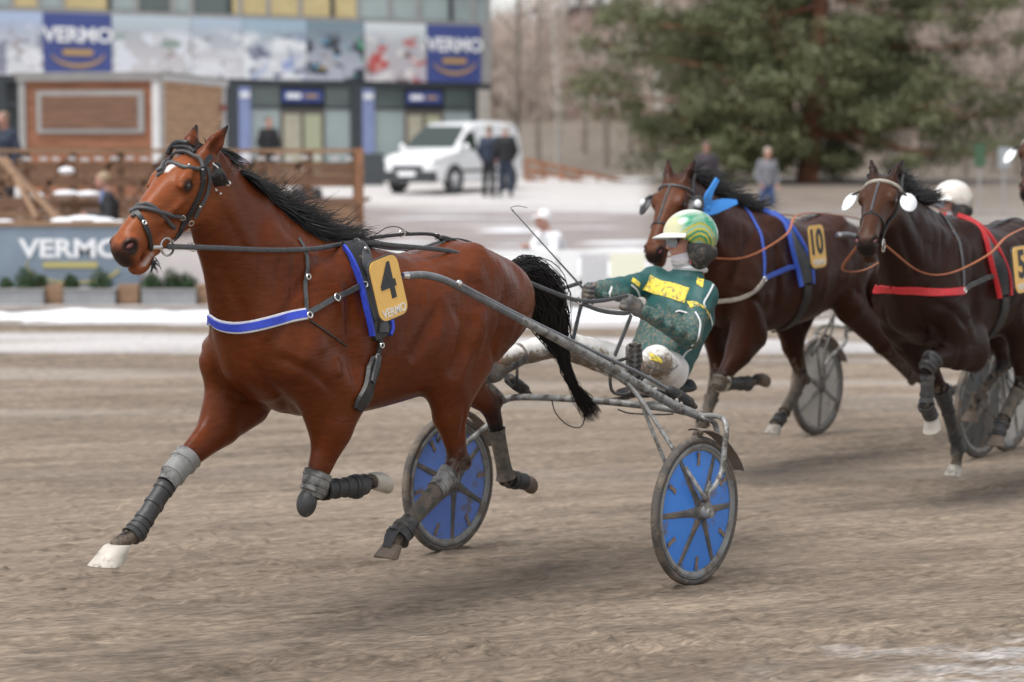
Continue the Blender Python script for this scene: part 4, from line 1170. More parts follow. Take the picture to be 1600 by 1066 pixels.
# ------------------------------------------------------------------ horses
def hoof_mesh(c, n, t, side, s=1.0):
    """Hoof: coronet ring at c, sole along n, toe along t."""
    c, n, t, side = V3(c), unit(V3(n)), unit(V3(t)), V3(side)
    mb = MB()
    rings = [(0.0, .034, .033, -.004), (.004, .039, .037, 0.0), (.03, .044, .042, .010), (.062, .051, .048, .024), (.066, .048, .045, .024)]
    vs = []; m = 18
    for h, a, b, sh in rings:
        for k in range(m):
            th = 2 * math.pi * k / m
            ct = math.cos(th)
            heel = 0.86 if ct < -.5 else 1
            hh = h * (1 - .22 * max(0, -ct))
            vs.append(c + (n * hh + t * (a * ct * heel + sh) + side * b * math.sin(th)) * s)
    fs = []
    for i in range(len(rings) - 1):
        for k in range(m):
            k2 = (k + 1) % m
            fs.append((i * m + k, i * m + k2, (i + 1) * m + k2, (i + 1) * m + k))
    fs.append(tuple(range(m))); fs.append(tuple(range((len(rings) - 1) * m, len(rings) * m))[::-1])
    mb.add(vs, fs)
    return mb

class Skin:
    """A surface in a heading frame that straps, seams and patches can be laid on."""
    def __init__(s, fr, v, f):
        s.fr, s.v, s.f = fr, v, f
        s.bvh = BVHTree.FromPolygons([Vector(q) for q in v], f.tolist())
    def hit(s, x, y):
        o, d = s.fr.local_ray(x, y)
        h = s.bvh.ray_cast(o, d)
        if h[0] is None:
            # nearest surface to the ray where it passes the horse
            best = None
            for i in range(80):
                q = o + d * (8.0 + i * .15)
                n = s.bvh.find_nearest(q)
                if n[0] is not None and (best is None or n[3] < best[3]): best = n
            h = best
        return V3(h[0]), V3(h[1])
    def snap(s, P, off=.004):
        out = []; nn = []
        for q in P:
            h = s.bvh.find_nearest(Vector(q))
            out.append(V3(h[0]) + V3(h[1]) * off); nn.append(V3(h[1]))
        out, nn = np.array(out), np.array(nn)
        if off > 0 and len(out) > 4:               # a strap is stiffer than the skin below it
            for k in range(4):
                out[1:-1] = out[1:-1] * .5 + (out[:-2] + out[2:]) * .25; nn[1:-1] = nn[1:-1] * .5 + (nn[:-2] + nn[2:]) * .25
        return out, nn
    def pins(s, pix, n=6, off=.004, mirror=False):
        """Points along the coat through these places."""
        P = [s.hit(*q)[0] if len(q) == 2 else V3(q) for q in pix]
        if mirror: P = [V3((q[0], -q[1], q[2])) for q in P]
        return s.snap(spline(P, n), off)

class Horse(Skin):
    def __init__(s, fr, J, res, coat, dark, face, dx=0.0, star=False, wet=False, ears=None):
        s.fr, s.J = fr, J
        X = lambda x, y, z: V3((x + dx, y, z))
        f = SDF(res)
        # trunk: sections of back, belly and width
        secs = [(2.20, 1.45, 1.10, .14, -.1), (2.12, 1.52, 1.0, .185, -.1), (2.0, 1.58, .935, .215, 0), (1.82, 1.63, .905, .235, .15), (1.62, 1.65, .90, .25, .28),
                (1.42, 1.605, .915, .275, .2), (1.22, 1.575, .94, .285, .08), (1.02, 1.60, .985, .278, .05), (.86, 1.625, 1.03, .262, .1), (.68, 1.585, 1.09, .24, .12), (.54, 1.51, 1.16, .195, .1), (.46, 1.44, 1.22, .14, .1)]
        f.loft(X(0, 0, 0), (1, 0, 0), (0, 1, 0), [(x, (a + b) / 2, (a - b) / 2, w, e) for x, a, b, w, e in secs], k=.05, cap=.07, pw=2.2)
        # neck and head
        p, mz = V3(J['poll']), V3(J['muz'])
        e1 = unit(mz - p); sd = V3(J.get('hside', (0, 1, 0))); sd = unit(sd - e1 * (sd @ e1)); e2 = np.cross(sd, e1)
        if e2[2] < 0: e2 = -e2
        s.hd = lambda u, w, y: p + e1 * u + e2 * w + sd * y
        hd = s.hd; s.e1, s.e2, s.sd = e1, e2, sd
        nb = X(1.93, 0, 1.37)
        throat = hd(.05, -.085, 0)
        nm = (nb * .5 + throat * .5) + V3((.03, 0, -.01))
        nd = unit(throat - nb); nu = V3((nd[2], 0, -nd[0]))
        NL = np.linalg.norm(throat - nb)
        f.loft(nb, nd, (0, 1, 0), [(-.12, -.02, .39, .20, .1), (.04, -.06, .385, .182, .15), (NL * .33, -.055, .315, .145, .22), (NL * .6, -.045, .24, .11, .25), (NL * .85, -.035, .185, .088, .2), (NL + .03, -.03, .15, .076, .1)], k=.07, cap=.06)
        
        for g in (-1, 1):
            f.bone(nb + V3((.2, g * .12, -.06)), hd(.1, -.14, g * .03), (.045, .035), (.03, .03), k=.05)   # brachiocephalic muscle
            f.bone(nb + V3((-.05, g * .16, .05)), nm + nu * -.03 + V3((0, g * .06, 0)), (.1, .05), (.07, .045), k=.07)
        tb = [(.0, .055, -.10, .07), (.12, .10, -.085, .09), (.23, .11, -.07, .087), (.35, .102, -.055, .064), (.46, .09, -.05, .053), (.55, .08, -.052, .053), (.60, .062, -.05, .047)]
        f.loft(p, e1, sd, [(u, (a + b) / 2, (a - b) / 2, w) for u, a, b, w in tb], k=.03, cap=.03, pw=2.25)
        f.ell(hd(.605, -.012, 0), (.036, .055, .05), k=.03, ax=(e1, e2, sd))                   # upper lip
        f.bone(hd(.21, -.11, 0), hd(.46, -.075, 0), (.042, .042), (.032, .033), k=.03, side=sd)  # jaw
        f.bone(hd(.46, -.078, 0), hd(.595, -.083, 0), (.03, .033), (.026, .036), k=.02, side=sd)
        f.ell(hd(.565, -.098, 0), (.038, .026, .032), k=.02, ax=(e1, e2, sd))                  # chin
        for g in (-1, 1):
            f.ell(hd(.185, -.062, g * .03), (.112, .10, .05), k=.035, ax=(e1, e2, sd))         # cheek
            f.ell(hd(.225, .075, g * .080), (.048, .022, .022), k=.022, ax=(e1, e2, sd))       # brow
            f.bone(hd(.28, .008, g * .077), hd(.42, .0, g * .052), .011, .009, k=.02)          # facial crest
            f.ell(hd(.585, .036, g * .044), (.036, .026, .02), k=.018, ax=(e1, e2, sd))        # nostril rim
            f.bone(hd(.12, .02, g * .07), hd(.07, .05, g * .05), .03, .03, k=.03)
            b0, b1 = (ears or {}).get(g, (hd(.065, .055, g * .055), hd(-.085, .095, g * .09)))
            bm = b0 * .55 + b1 * .45
            od = unit(e1 * .6 + sd * g * .8)
            f.bone(b0, bm, (.036, .032), (.032, .03), k=.02, side=sd)
            f.bone(bm, b1, (.032, .03), (.005, .005), k=.012, side=sd)
            f.bone(b0 * .7 + b1 * .3 + od * .034, b0 * .15 + b1 * .85 + od * .018, (.024, .022), (.006, .006), k=.012, op=-1)
            f.ell(hd(.248, .05, g * .108), (.034, .021, .02), k=.014, ax=(e1, e2, sd), op=-1)  # eye socket
            f.ell(hd(.248, .05, g * .085), (.030, .022, .019), k=.010, ax=(e1, e2, sd))
            f.bone(hd(.218, .064, g * .098), hd(.275, .068, g * .094), .008, .008, k=.012)     # upper lid
            f.bone(hd(.22, .033, g * .096), hd(.272, .032, g * .092), .006, .006, k=.012)      # lower lid
            f.ell(hd(.603, .034, g * .06), (.024, .016, .022), k=.012, ax=(unit(e1 + e2 * .5), unit(e2 - e1 * .5), sd), op=-1)
            f.ell(hd(.41, -.03, g * .066), (.09, .018, .014), k=.03, ax=(e1, e2, sd), op=-1)   # hollow above the jaw
        f.ell(hd(.60, -.06, 0), (.065, .0035, .08), k=.012, ax=(e1, e2, sd), op=-1)            # mouth
        # shoulders, chest
        for g, q in ((1, 'n'), (-1, 'f')):
            sp = V3(J.get(q + 'sp', X(2.1, g * .175, 1.17))); el = V3(J[q + 'el'])
            f.bone(X(1.66, g * .12, 1.52), sp, (.13, .075), (.11, .075), k=.06)                # shoulder blade
            f.bone(X(1.74, g * .17, 1.30), el + V3((-.02, g * .0, .08)), (.11, .055), (.08, .05), k=.06)  # triceps
            f.bone(sp, el, (.105, .08), (.10, .07), k=.05)
            f.ell(X(2.15, g * .085, 1.26), (.095, .095, .21), k=.08)                           # breast
            kn, ft, hf = V3(J[q + 'kn']), V3(J[q + 'ff']), V3(J[q + 'fh'])
            m = el * .62 + kn * .38
            dd = unit(kn - el); fw = V3((-dd[2], 0, dd[0]))
            if fw[0] < 0 and abs(fw[0]) > abs(fw[2]): fw = -fw
            f.bone(el, m, (.128, .082), (.090, .062), k=.05)
            f.bone(sp * .6 + el * .4 + V3((.03, 0, -.03)), el * .45 + kn * .55, (.10, .07), (.055, .045), k=.06)
            f.bone(m, kn - dd * .05, (.088, .062), (.046, .040), k=.03)
            f.ell(el * .72 + kn * .28 + V3((0, g * .02, 0)), (.06, .045, .10), k=.04, ax=(fw, (0, 1, 0), dd))
            f.bone(kn - dd * .045, kn + unit(ft - kn) * .035, (.045, .041), (.042, .038), k=.02)
            f.bone(kn, ft, (.034, .029), (.028, .026), k=.018)
            dc = unit(ft - kn); bk = V3((-dc[2], 0, dc[0]))
            if q + 'bk' in J and bk @ V3(J[q + 'bk']) < 0: bk = -bk
            f.bone(kn + dc * .06 + bk * .018, ft + bk * .018, (.016, .014), (.017, .016), k=.015)   # tendon
            f.ell(ft, (.037, .034, .037), k=.018)
            f.bone(ft, hf, (.029, .029), (.033, .033), k=.018)
        # quarters and hind legs
        for g, q in ((1, 'n'), (-1, 'f')):
            st, hk, ft, hf = V3(J[q + 'st']), V3(J[q + 'hk']), V3(J[q + 'hf']), V3(J[q + 'hh'])
            hip = X(.80, g * .13, 1.42)
            f.bone(hip, st, (.19, .11), (.14, .085), k=.06)
            f.bone(X(.57, g * .10, 1.40), st * .55 + hk * .45 + V3((-.06, 0, .06)), (.13, .09), (.08, .06), k=.07)   # hamstrings
            f.bone(X(.99, g * .20, 1.47), X(.86, g * .12, 1.57), (.035, .03), (.03, .03), k=.07)                              # point of hip
            d = unit(hk - st)
            m = st * .5 + hk * .5
            f.bone(st, m, (.125, .08), (.085, .06), k=.05)
            f.bone(m, hk - d * .03, (.085, .06), (.043, .034), k=.035)
            dc = unit(ft - hk)
            bk = unit(-(dc - d)) if np.linalg.norm(dc - d) > .2 else V3((-1, 0, 0))
            f.bone(m + bk * .05, hk + bk * .05, (.022, .018), (.02, .018), k=.025)             # achilles tendon to the point of hock
            f.ell(hk + bk * .042 - dc * .012, (.032, .027, .036), k=.022)
            f.bone(hk - d * .03, hk + dc * .07, (.047, .038), (.037, .031), k=.025)
            f.bone(hk, ft, (.036, .031), (.029, .027), k=.018)
            f.bone(hk + dc * .09 + bk * .02, ft + bk * .02, (.016, .014), (.017, .016), k=.015)
            f.ell(ft, (.038, .035, .038), k=.018)
            f.bone(ft, hf, (.030, .029), (.033, .033), k=.018)
        f.bone(X(.50, 0, 1.46), X(.42, 0, 1.42), .045, .035, k=.04)                             # dock
        # creases
        for g in (-1, 1):
            f.bone(X(1.60, g * .30, 1.46), X(1.72, g * .315, 1.05), .03, .03, k=.07, op=-1)     # behind the shoulder
            f.bone(X(1.93, g * .265, 1.5), X(2.12, g * .285, 1.28), .02, .02, k=.05, op=-1)     # in front of the shoulder blade
            f.ell(X(1.08, g * .31, 1.40), (.09, .035, .09), k=.07, op=-1)                       # flank hollow
            f.bone(X(1.10, g * .33, 1.25), X(1.22, g * .31, 1.08), .03, .03, k=.06, op=-1)
            f.bone(X(.62, g * .29, 1.4), X(.78, g * .30, 1.02), .018, .018, k=.06, op=-1)
        v, fc, tg = f.surface(smooth=2)
        # small unevenness of muscle and skin
        me = grid_mesh('t', v, fc); nn = np.zeros(len(v) * 3, np.float32); me.vertices.foreach_get('normal', nn); nn = nn.reshape(-1, 3); bpy.data.meshes.remove(me)
        big = sstep(.95, 1.15, v[:, 2]) * (1 - sstep(.0, .12, (v - p) @ e1 + .1))
        v = v + nn * ((wob(v * np.array((1, .6, .55)), 13, 31) - .5) * .011 * big + (wob(v * np.array((1.3, 1, .5)), 30, 32) - .5) * .005 * big)[:, None]
        # coat colours
        c = np.array(coat)[None, :].repeat(len(v), 0)
        w = wob(v, 5, 1)[:, None]
        c = c * (.78 + .44 * w) * (1 + np.array((.0, .16, .12)) * (wob(v, 9, 2)[:, None] - .5))
        dk = np.zeros(len(v)); mudw = np.zeros(len(v))
        for q in 'nf':
            for a, b, off in ((J[q + 'kn'], J[q + 'ff'], 0), (J[q + 'ff'], J[q + 'fh'], 0), (J[q + 'hk'], J[q + 'hf'], .12), (J[q + 'hf'], J[q + 'hh'], 0)):
                d_, t_ = near_seg(v, a, b)
                dk = np.maximum(dk, (1 - sstep(.055, .085, d_)) * sstep(off - .05, off + .15, t_ + .05))
            for a, b in ((J[q + 'el'], J[q + 'kn']), (J[q + 'st'], J[q + 'hk'])):
                d_, t_ = near_seg(v, a, b)
                dk = np.maximum(dk, (1 - sstep(.06, .09, d_)) * sstep(.70, 1.02, t_) * .85)
        r = v - p
        U, W, Y = r @ e1, r @ e2, r @ sd
        inhead = (U > -.12) & (np.abs(W) < .24) & (np.abs(Y) < .16)
        fc_w = np.where(inhead, sstep(.0, .2, U) * sstep(-.22, -.08, W), 0)
        c = c * (1 - fc_w[:, None]) + np.array(face) * (.9 + .2 * w) * fc_w[:, None]
        mz_w = np.where(inhead, np.maximum(sstep(.585, .635, U - .2 * np.abs(W)), 1 - sstep(.028, .05, np.minimum(np.linalg.norm(v - hd(.60, .03, .055), axis=1), np.linalg.norm(v - hd(.60, .03, -.055), axis=1)))), 0)
        dk = np.maximum(dk, mz_w * .95)
        for g in (-1, 1):
            dd_ = np.linalg.norm(v - hd(.248, .05, g * .098), axis=1)
            dk = np.maximum(dk, (1 - sstep(.020, .038, dd_)) * .9)
            dd_ = np.linalg.norm(v - hd(-.085, .095, g * .09), axis=1)
            dk = np.maximum(dk, 1 - sstep(.015, .06, dd_))
        c = c * (1 - dk[:, None]) + np.array(dark) * dk[:, None]
        # under the belly and between the legs the coat itself is a little duller
        if star:
            q = np.where(inhead & (W > .03), (1 - sstep(.02, .032, np.abs(Y) + .02 * wob(v, 60, 3))) * (1 - sstep(.022, .04, np.abs(U - .205))), 0)[:, None]
            c = c * (1 - q) + np.array((.75, .72, .68)) * q
            q = np.where(inhead & (W < -.045) & (W > -.085) & (U > .50), (1 - sstep(.0, .02, np.abs(U - .55) - .03)) * sstep(.025, .035, np.abs(Y)), 0)[:, None] * .6
            c = c * (1 - q) + np.array((.6, .52, .48)) * q
        # dried splashes of track mud on legs and belly
        low = 1 - sstep(.55, .95, v[:, 2])
        s.mud = low * .46 + .12 * (1 - sstep(1.0, 1.25, v[:, 2]))
        s.v, s.f, s.col = v, fc, np.clip(c, 0, 1)
        s.bvh = BVHTree.FromPolygons([Vector(q) for q in v], fc.tolist())

def sculpt(h, lines):
    """Press grooves (depth > 0) and raise muscle (depth < 0) along lines on both sides of a horse."""
    v = h.v
    me = grid_mesh('t', v, h.f); nn = np.zeros(len(v) * 3, np.float32); me.vertices.foreach_get('normal', nn); nn = nn.reshape(-1, 3); bpy.data.meshes.remove(me)
    D = np.zeros(len(v))
    for pts, w, dep in lines:
        for g in (1, -1):
            P = np.array([(a, b * g, c) for a, b, c in pts])
            P, _ = h.snap(spline(P, 4) if len(P) > 1 else P, 0)
            lo, hi = P.min(0) - 3 * w, P.max(0) + 3 * w
            m = np.where(((v > lo) & (v < hi)).all(1) & (v[:, 1] * g > -.05))[0]
            if not len(m): continue
            d = np.full(len(m), 9.0); t = np.zeros(len(m))
            for i in range(max(1, len(P) - 1)):
                a, b = P[i], P[min(i + 1, len(P) - 1)] + 1e-6
                dd, tt = near_seg(v[m], a, b)
                k = dd < d; d[k] = dd[k]; t[k] = ((i + tt) / max(1, len(P) - 1))[k]
            fade = np.clip(np.minimum(t, 1 - t) * 5 + .25, 0, 1) if len(P) > 2 else 1
            D[m] += dep * np.exp(-(d / w) ** 2) * fade
    h.v = v - nn * D[:, None]
    h.bvh = BVHTree.FromPolygons([Vector(q) for q in h.v], h.f.tolist())

def strands(mb, root, d0, L, rng, n=7, r=.0022, wave=.02, drop=.0, dirs=None, jitter=.15):
    """One lock of hair as a tapered wavy tube."""
    p = V3(root); d = unit(V3(d0) + rng.normal(size=3) * jitter)
    ph = rng.uniform(0, 6.28); ax = rng.normal(size=3)
    P = [p.copy()]
    st = L / n
    for i in range(n):
        t = (i + 1) / n
        d = unit(d + V3((0, 0, -drop)) + (V3(dirs) * .25 if dirs is not None else 0) + ax * wave * math.sin(ph + 5 * t))
        p = p + d * st
        P.append(p.copy())
    mb.tube(P, [r, r, r * .9, r * .6, r * .12], sides=3, caps=False)

def coat_mat(name, gloss=.31):
    m = mat(name, attr=True, rough=gloss, noise=.17, nscale=34, bump=.16, bscale=70, stretch=(.45, 1, 1.7), spec=.14, splash=True, mscale=24, mudcol=(.15, .118, .092), veins=.10)
    return m

M_HOOF = mat('pale_hoof', (.50, .455, .39), rough=.5, noise=.15, nscale=18, bump=.15, bscale=40, mud=.2, mscale=12)
M_HOOFD = mat('muddy_hoof', (.16, .12, .09), rough=.75, noise=.3, nscale=30, bump=.3, bscale=50, mud=.6, mscale=20)
M_EYE = mat('dark_eye', (.012, .008, .006), rough=.06, spec=.6, coat=1.0)
M_NOSTRIL = mat('nostril_lining', (.16, .05, .05), rough=.6)
M_HAIR = mat('black_horse_hair', (.016, .014, .013), rough=.5, spec=.35)
M_BOOT = mat('dark_leg_boot', (.035, .034, .034), rough=.5, noise=.25, nscale=12, bump=.25, bscale=50, mud=.28, mscale=9, mudcol=(.12, .105, .09))
M_BOOTG = mat('worn_grey_leg_boot', (.24, .235, .225), rough=.55, noise=.2, nscale=9, bump=.25, bscale=40, mud=.42, mscale=7, mudcol=(.07, .065, .06))
M_TAPE = mat('muddy_leg_tape', (.13, .105, .08), rough=.85, noise=.35, nscale=22, bump=.5, bscale=60, mud=.4, mscale=18, mudcol=(.06, .065, .055))
M_LEATHER = mat('black_leather', (.018, .018, .019), rough=.42, noise=.25, nscale=40, bump=.15, bscale=120, mud=.12, mscale=30)
M_LEATHERG = mat('grey_dusty_leather', (.07, .072, .076), rough=.5, noise=.3, nscale=40, bump=.15, bscale=120, mud=.2, mscale=30)
M_STEEL = mat('bright_steel', (.75, .73, .70), rough=.22, metal=1.0)
M_BLUE = mat('royal_blue_webbing', (.035, .07, .55), rough=.5, noise=.15, nscale=60, bump=.2, bscale=200)
M_WHITE = mat('white_webbing', (.72, .72, .74), rough=.6, noise=.1, nscale=40)

def fitted(h, p0, p1, off, n=9, sides=18, rmax=.075, flare=0.0, straps=2):
    """A boot fitted to the leg: the leg's own surface around the line p0-p1, padded out, with strap ridges and rolled edges."""
    p0, p1 = V3(p0), V3(p1); ax = unit(p1 - p0); L = np.linalg.norm(p1 - p0)
    u = unit(V3((0, 1, 0)) - ax * ax[1]); w = np.cross(ax, u)
    R = np.zeros((n + 1, sides)); C = [p0 + ax * L * i / n for i in range(n + 1)]
    for i in range(n + 1):
        for k in range(sides):
            a = 2 * math.pi * k / sides
            r = h.bvh.ray_cast(Vector(C[i]), Vector(u * math.cos(a) + w * math.sin(a)), .2)
            R[i, k] = min(r[3], rmax) if r[0] is not None else np.nan
    med = np.nanmedian(R); R = np.where(np.isnan(R), med, R); R = np.minimum(R, np.nanmedian(R, axis=1)[:, None] * 1.45)
    for _ in range(2):
        R = (np.roll(R, 1, 1) + R * 2 + np.roll(R, -1, 1)) / 4
        R[1:-1] = (R[:-2] + R[1:-1] * 2 + R[2:]) / 4
    rows = []
    def row(i, d, e): rows.append((C[i] + ax * d, R[i] + e))
    row(0, .004, off * .1); row(0, 0, off + .004)
    st = {int((j + .5) * n / max(straps, 1)) for j in range(straps)}
    for i in range(1, n):
        e = off + flare * (i / n) ** 2
        if i in st: row(i, -.011, e); row(i, -.009, e + .0045); row(i, .009, e + .0045); row(i, .011, e)
        else: row(i, 0, e)
    row(n, 0, off + flare + .004); row(n, -.004, off * .1)
    vs = []
    for c, r in rows:
        for k in range(sides):
            a = 2 * math.pi * k / sides; vs.append(c + (u * math.cos(a) + w * math.sin(a)) * r[k])
    m = len(rows)
    fs = [(i * sides + k, i * sides + (k + 1) % sides, (i + 1) * sides + (k + 1) % sides, (i + 1) * sides + k) for i in range(m - 1) for k in range(sides)]
    return MB().add(vs, fs)
def build_off(mb, off, name, m, parent, smooth=True):
    mb.v = [(a - off, b, c) for a, b, c in mb.v]
    return mb.build(name, m, parent, smooth)
# ------------------------------------------------------------------ the leading bay horse, number 4
T4 = Frame(.268, 11.345, 52.0)
q4 = T4.px
J4 = dict(poll=q4(330, 245, 0), muz=q4(195, 395, 0),
          nel=q4(540, 612, .19), nkn=q4(487, 768, .16), nff=q4(556, 761, .155), nfh=q4(582, 752, .155), nbk=(0, 0, 1),
          fel=q4(388, 622, -.19), fkn=q4(276, 732, -.15), fff=q4(212, 832, -.14), ffh=q4(184, 851, -.14), fbk=(-1, 0, -1),
          fsp=(2.18, -.175, 1.17),
          nst=q4(690, 575, .20), nhk=q4(716, 722, .18), nhf=q4(632, 826, .17), nhh=q4(614, 850, .17),
          fst=(.72, -.18, 1.04), fhk=q4(770, 640, -.17), fhf=q4(790, 748, -.16), fhh=q4(815, 752, -.16))
h4 = Horse(T4, J4, .0095, coat=(.116, .0275, .0078), dark=(.018, .015, .014), face=(.245, .070, .024), star=True)
MUSCLE = []
for pix, w, dep in (([(507, 398), (482, 432), (458, 470), (438, 508), (428, 540)], .028, .013), ([(543, 440), (547, 485), (549, 530), (553, 575), (557, 615)], .03, .015),
                    ([(428, 556), (462, 570), (497, 588), (526, 618)], .024, .012), ([(330, 395), (352, 435), (376, 480), (396, 520)], .028, .012), ([(396, 565), (416, 598), (438, 622), (452, 655)], .02, .013),
                    ([(640, 568), (662, 525), (688, 478)], .032, .015), ([(792, 445), (786, 500), (772, 555), (752, 612)], .024, .011), ([(705, 470), (722, 530), (708, 595)], .035, .009),
                    ([(440, 400), (432, 440), (430, 475)], .012, .004), ([(462, 392), (456, 432), (456, 468)], .012, .004), ([(415, 385), (405, 430), (408, 470)], .012, .003), ([(352, 330), (372, 372), (398, 405)], .02, .006),
                    ([(470, 480), (492, 520), (505, 555)], .045, -.010), ([(522, 560), (528, 590)], .04, -.012), ([(400, 500), (420, 530)], .04, -.006), ([(660, 440), (700, 420), (740, 430)], .04, -.007), ([(745, 480), (750, 540)], .045, -.009),
                    ([(690, 500), (684, 545), (672, 580)], .03, -.008), ([(512, 640), (500, 680), (492, 715)], .016, .007), ([(725, 640), (722, 680), (716, 700)], .018, .008)):
    MUSCLE.append(([h4.hit(*p)[0] for p in pix], w, dep))
for x in range(598, 680, 15):                     # ribs
    MUSCLE.append(([h4.hit(x, 455)[0], h4.hit(x - 6, 500)[0], h4.hit(x - 16, 550)[0]], .011, .0022))
sculpt(h4, MUSCLE)
loc4 = T4.world((1.35, 0, 0))
def off4(v): return np.asarray(v) - np.array((1.35, 0, 0))
M_COAT4 = coat_mat('bay_coat')
horse4 = empty('trotting_horse', loc4, T4.rz, 'bay trotting horse with white star, black mane and number four plate, leading in front', 'horse', 'harness racing horses')
body4 = link('body', grid_mesh('body', off4(h4.v), h4.f, h4.col, h4.mud), M_COAT4, horse4)

OX = 1.35
def P4(mb, name, m, parent, smooth=True): return build_off(mb, OX, name, m, parent, smooth)
for g in (-1, 1):
    e = P4(MB().ball(h4.hd(.248, .05, g * .088), (.0195, .0195, .0195), 20, 14), 'eye', M_EYE, horse4)
    P4(MB().ball(h4.hd(.594, .033, g * .044), (.02, .011, .014), 12, 8, ax=(h4.e1, h4.e2, h4.sd)), 'nostril', M_NOSTRIL, horse4)
P4(hoof_mesh(J4['ffh'], (.42, 0, -1), (1, 0, .12), (0, 1, 0), 1.42), 'hoof', M_HOOF, horse4)
P4(hoof_mesh(J4['nfh'], (-.95, 0, .25), (-.25, 0, -.95), (0, 1, 0), 1.15), 'hoof', M_HOOF, horse4)
P4(hoof_mesh(J4['nhh'], (.35, 0, -1), (1, 0, .35), (0, 1, 0), 1.12), 'hoof', M_HOOFD, horse4)
P4(hoof_mesh(J4['fhh'], (-1, 0, .1), (-.1, 0, -1), (0, 1, 0), 1.05), 'hoof', M_HOOFD, horse4)
# leg boots
kn, ft = J4['fkn'], J4['fff']; up = unit(J4['fel'] - kn); dn = unit(ft - kn)
P4(fitted(h4, kn + up * .085, kn + dn * .085, .009, n=9), 'knee_boot', M_BOOTG, horse4)
P4(fitted(h4, kn + dn * .09, ft - dn * .03, .008, n=11, straps=3), 'tendon_boot', M_BOOT, horse4)
P4(fitted(h4, ft - dn * .03, ft + unit(J4['ffh'] - ft) * .03, .006, n=5, straps=1), 'fetlock_boot', M_BOOT, horse4)
kn, ft = J4['nkn'], J4['nff']; up = unit(J4['nel'] - kn); dn = unit(ft - kn)
kb = P4(fitted(h4, kn + up * .085, kn - up * .02, .010, n=7, flare=.004), 'knee_boot', M_BOOTG, horse4)
P4(MB().ball(kn - up * .035 + V3((.014, 0, -.012)), (.042, .044, .062), 16, 12, ax=((.96, 0, .25), (0, 1, 0), (-.25, 0, .96))), 'knee_cap', M_BOOT, kb)
P4(fitted(h4, kn + dn * .07, ft - dn * .03, .008, n=9, straps=3), 'tendon_boot', M_BOOT, horse4)
P4(fitted(h4, ft - dn * .03, ft + dn * .05, .012, n=5, straps=1), 'fetlock_boot', M_BOOT, horse4)
hk, ft = J4['nhk'], J4['nhf']; dn = unit(ft - hk)
P4(fitted(h4, hk + dn * .075, hk + dn * .19, .009, n=6), 'shin_boot', M_BOOTG, horse4)
P4(fitted(h4, hk + dn * .19, ft - dn * .05, .006, n=8, straps=0), 'leg_tape', M_TAPE, horse4)
P4(fitted(h4, ft - dn * .05, ft + dn * .06, .010, n=6, flare=.014, straps=1), 'hoof_boot', M_BOOT, horse4)
fl = MB(); fp = ft + dn * .03
fl.strap([fp + V3((.03, .0, .03)), fp + V3((.08, .01, -.0)), fp + V3((.11, .015, -.045))], [(.5, 0, .8)] * 3, [.07, .06, .04], .006)
P4(fl, 'boot_flap', M_BOOT, horse4)
hk, ft = J4['fhk'], J4['fhf']; dn = unit(ft - hk)
P4(fitted(h4, hk + dn * .10, ft - dn * .0, .007, n=10, straps=0), 'leg_tape', M_TAPE, horse4)
dh = unit(J4['fhh'] - ft)
P4(fitted(h4, ft + dh * .035, J4['fhh'] + dh * .015, .010, n=5, straps=1), 'bell_boot', M_BOOT, horse4)
# mane, forelock and tail
rng = np.random.RandomState(4)
mn = MB()
crest = spline([h4.hd(-.01, .03, 0)] + [T4.px(*q, 0) for q in ((352, 268), (385, 295), (425, 325), (465, 352), (505, 374), (530, 382))], 10)
crest, _ = h4.snap(crest, -.004)
for i in range(4200):
    t = rng.rand()
    k = t * (len(crest) - 1); a = int(min(k, len(crest) - 2)); root = crest[a] * (1 - k + a) + crest[a + 1] * (k - a)
    root = root + V3((0, rng.normal() * .011, rng.uniform(-.012, .006)))
    L = (.06 + .20 * sstep(.2, .65, t)) * rng.uniform(.5, 1.15)
    lift = rng.rand()
    if lift < .025: d0, dr, L = (-.5, rng.normal() * .3, .8), (-.6, .1, .35), L * .9
    elif lift < .22: d0, dr = (-.85, rng.normal() * .2, .42), (-1, .0, .12)
    else: d0, dr = (-.85, rng.normal() * .35, .12), (-1, rng.normal() * .12, -.10)
    strands(mn, root, d0, L, rng, n=8, r=rng.uniform(.0009, .0021), wave=.12, drop=.03, dirs=dr, jitter=.10)
for i in range(420):     # the short dense hair along the crest, lying on the near side
    t = rng.rand(); k = t * (len(crest) - 1); a = int(min(k, len(crest) - 2)); root = crest[a] * (1 - k + a) + crest[a + 1] * (k - a)
    strands(mn, root + V3((0, .008, 0)), (-.7, .38, -.1), rng.uniform(.06, .15), rng, n=5, r=.0035, wave=.1, drop=.12, jitter=.12)
P4(mn, 'mane', M_HAIR, horse4)
fo = MB()
for i in range(90):
    strands(fo, h4.hd(.03 + rng.uniform(-.03, .03), .06, rng.normal() * .025), h4.e1 * .8 + h4.e2 * .5 + h4.sd * rng.normal() * .5, rng.uniform(.05, .1), rng, n=5, r=.003, wave=.25, jitter=.3)
P4(fo, 'forelock', M_HAIR, horse4)
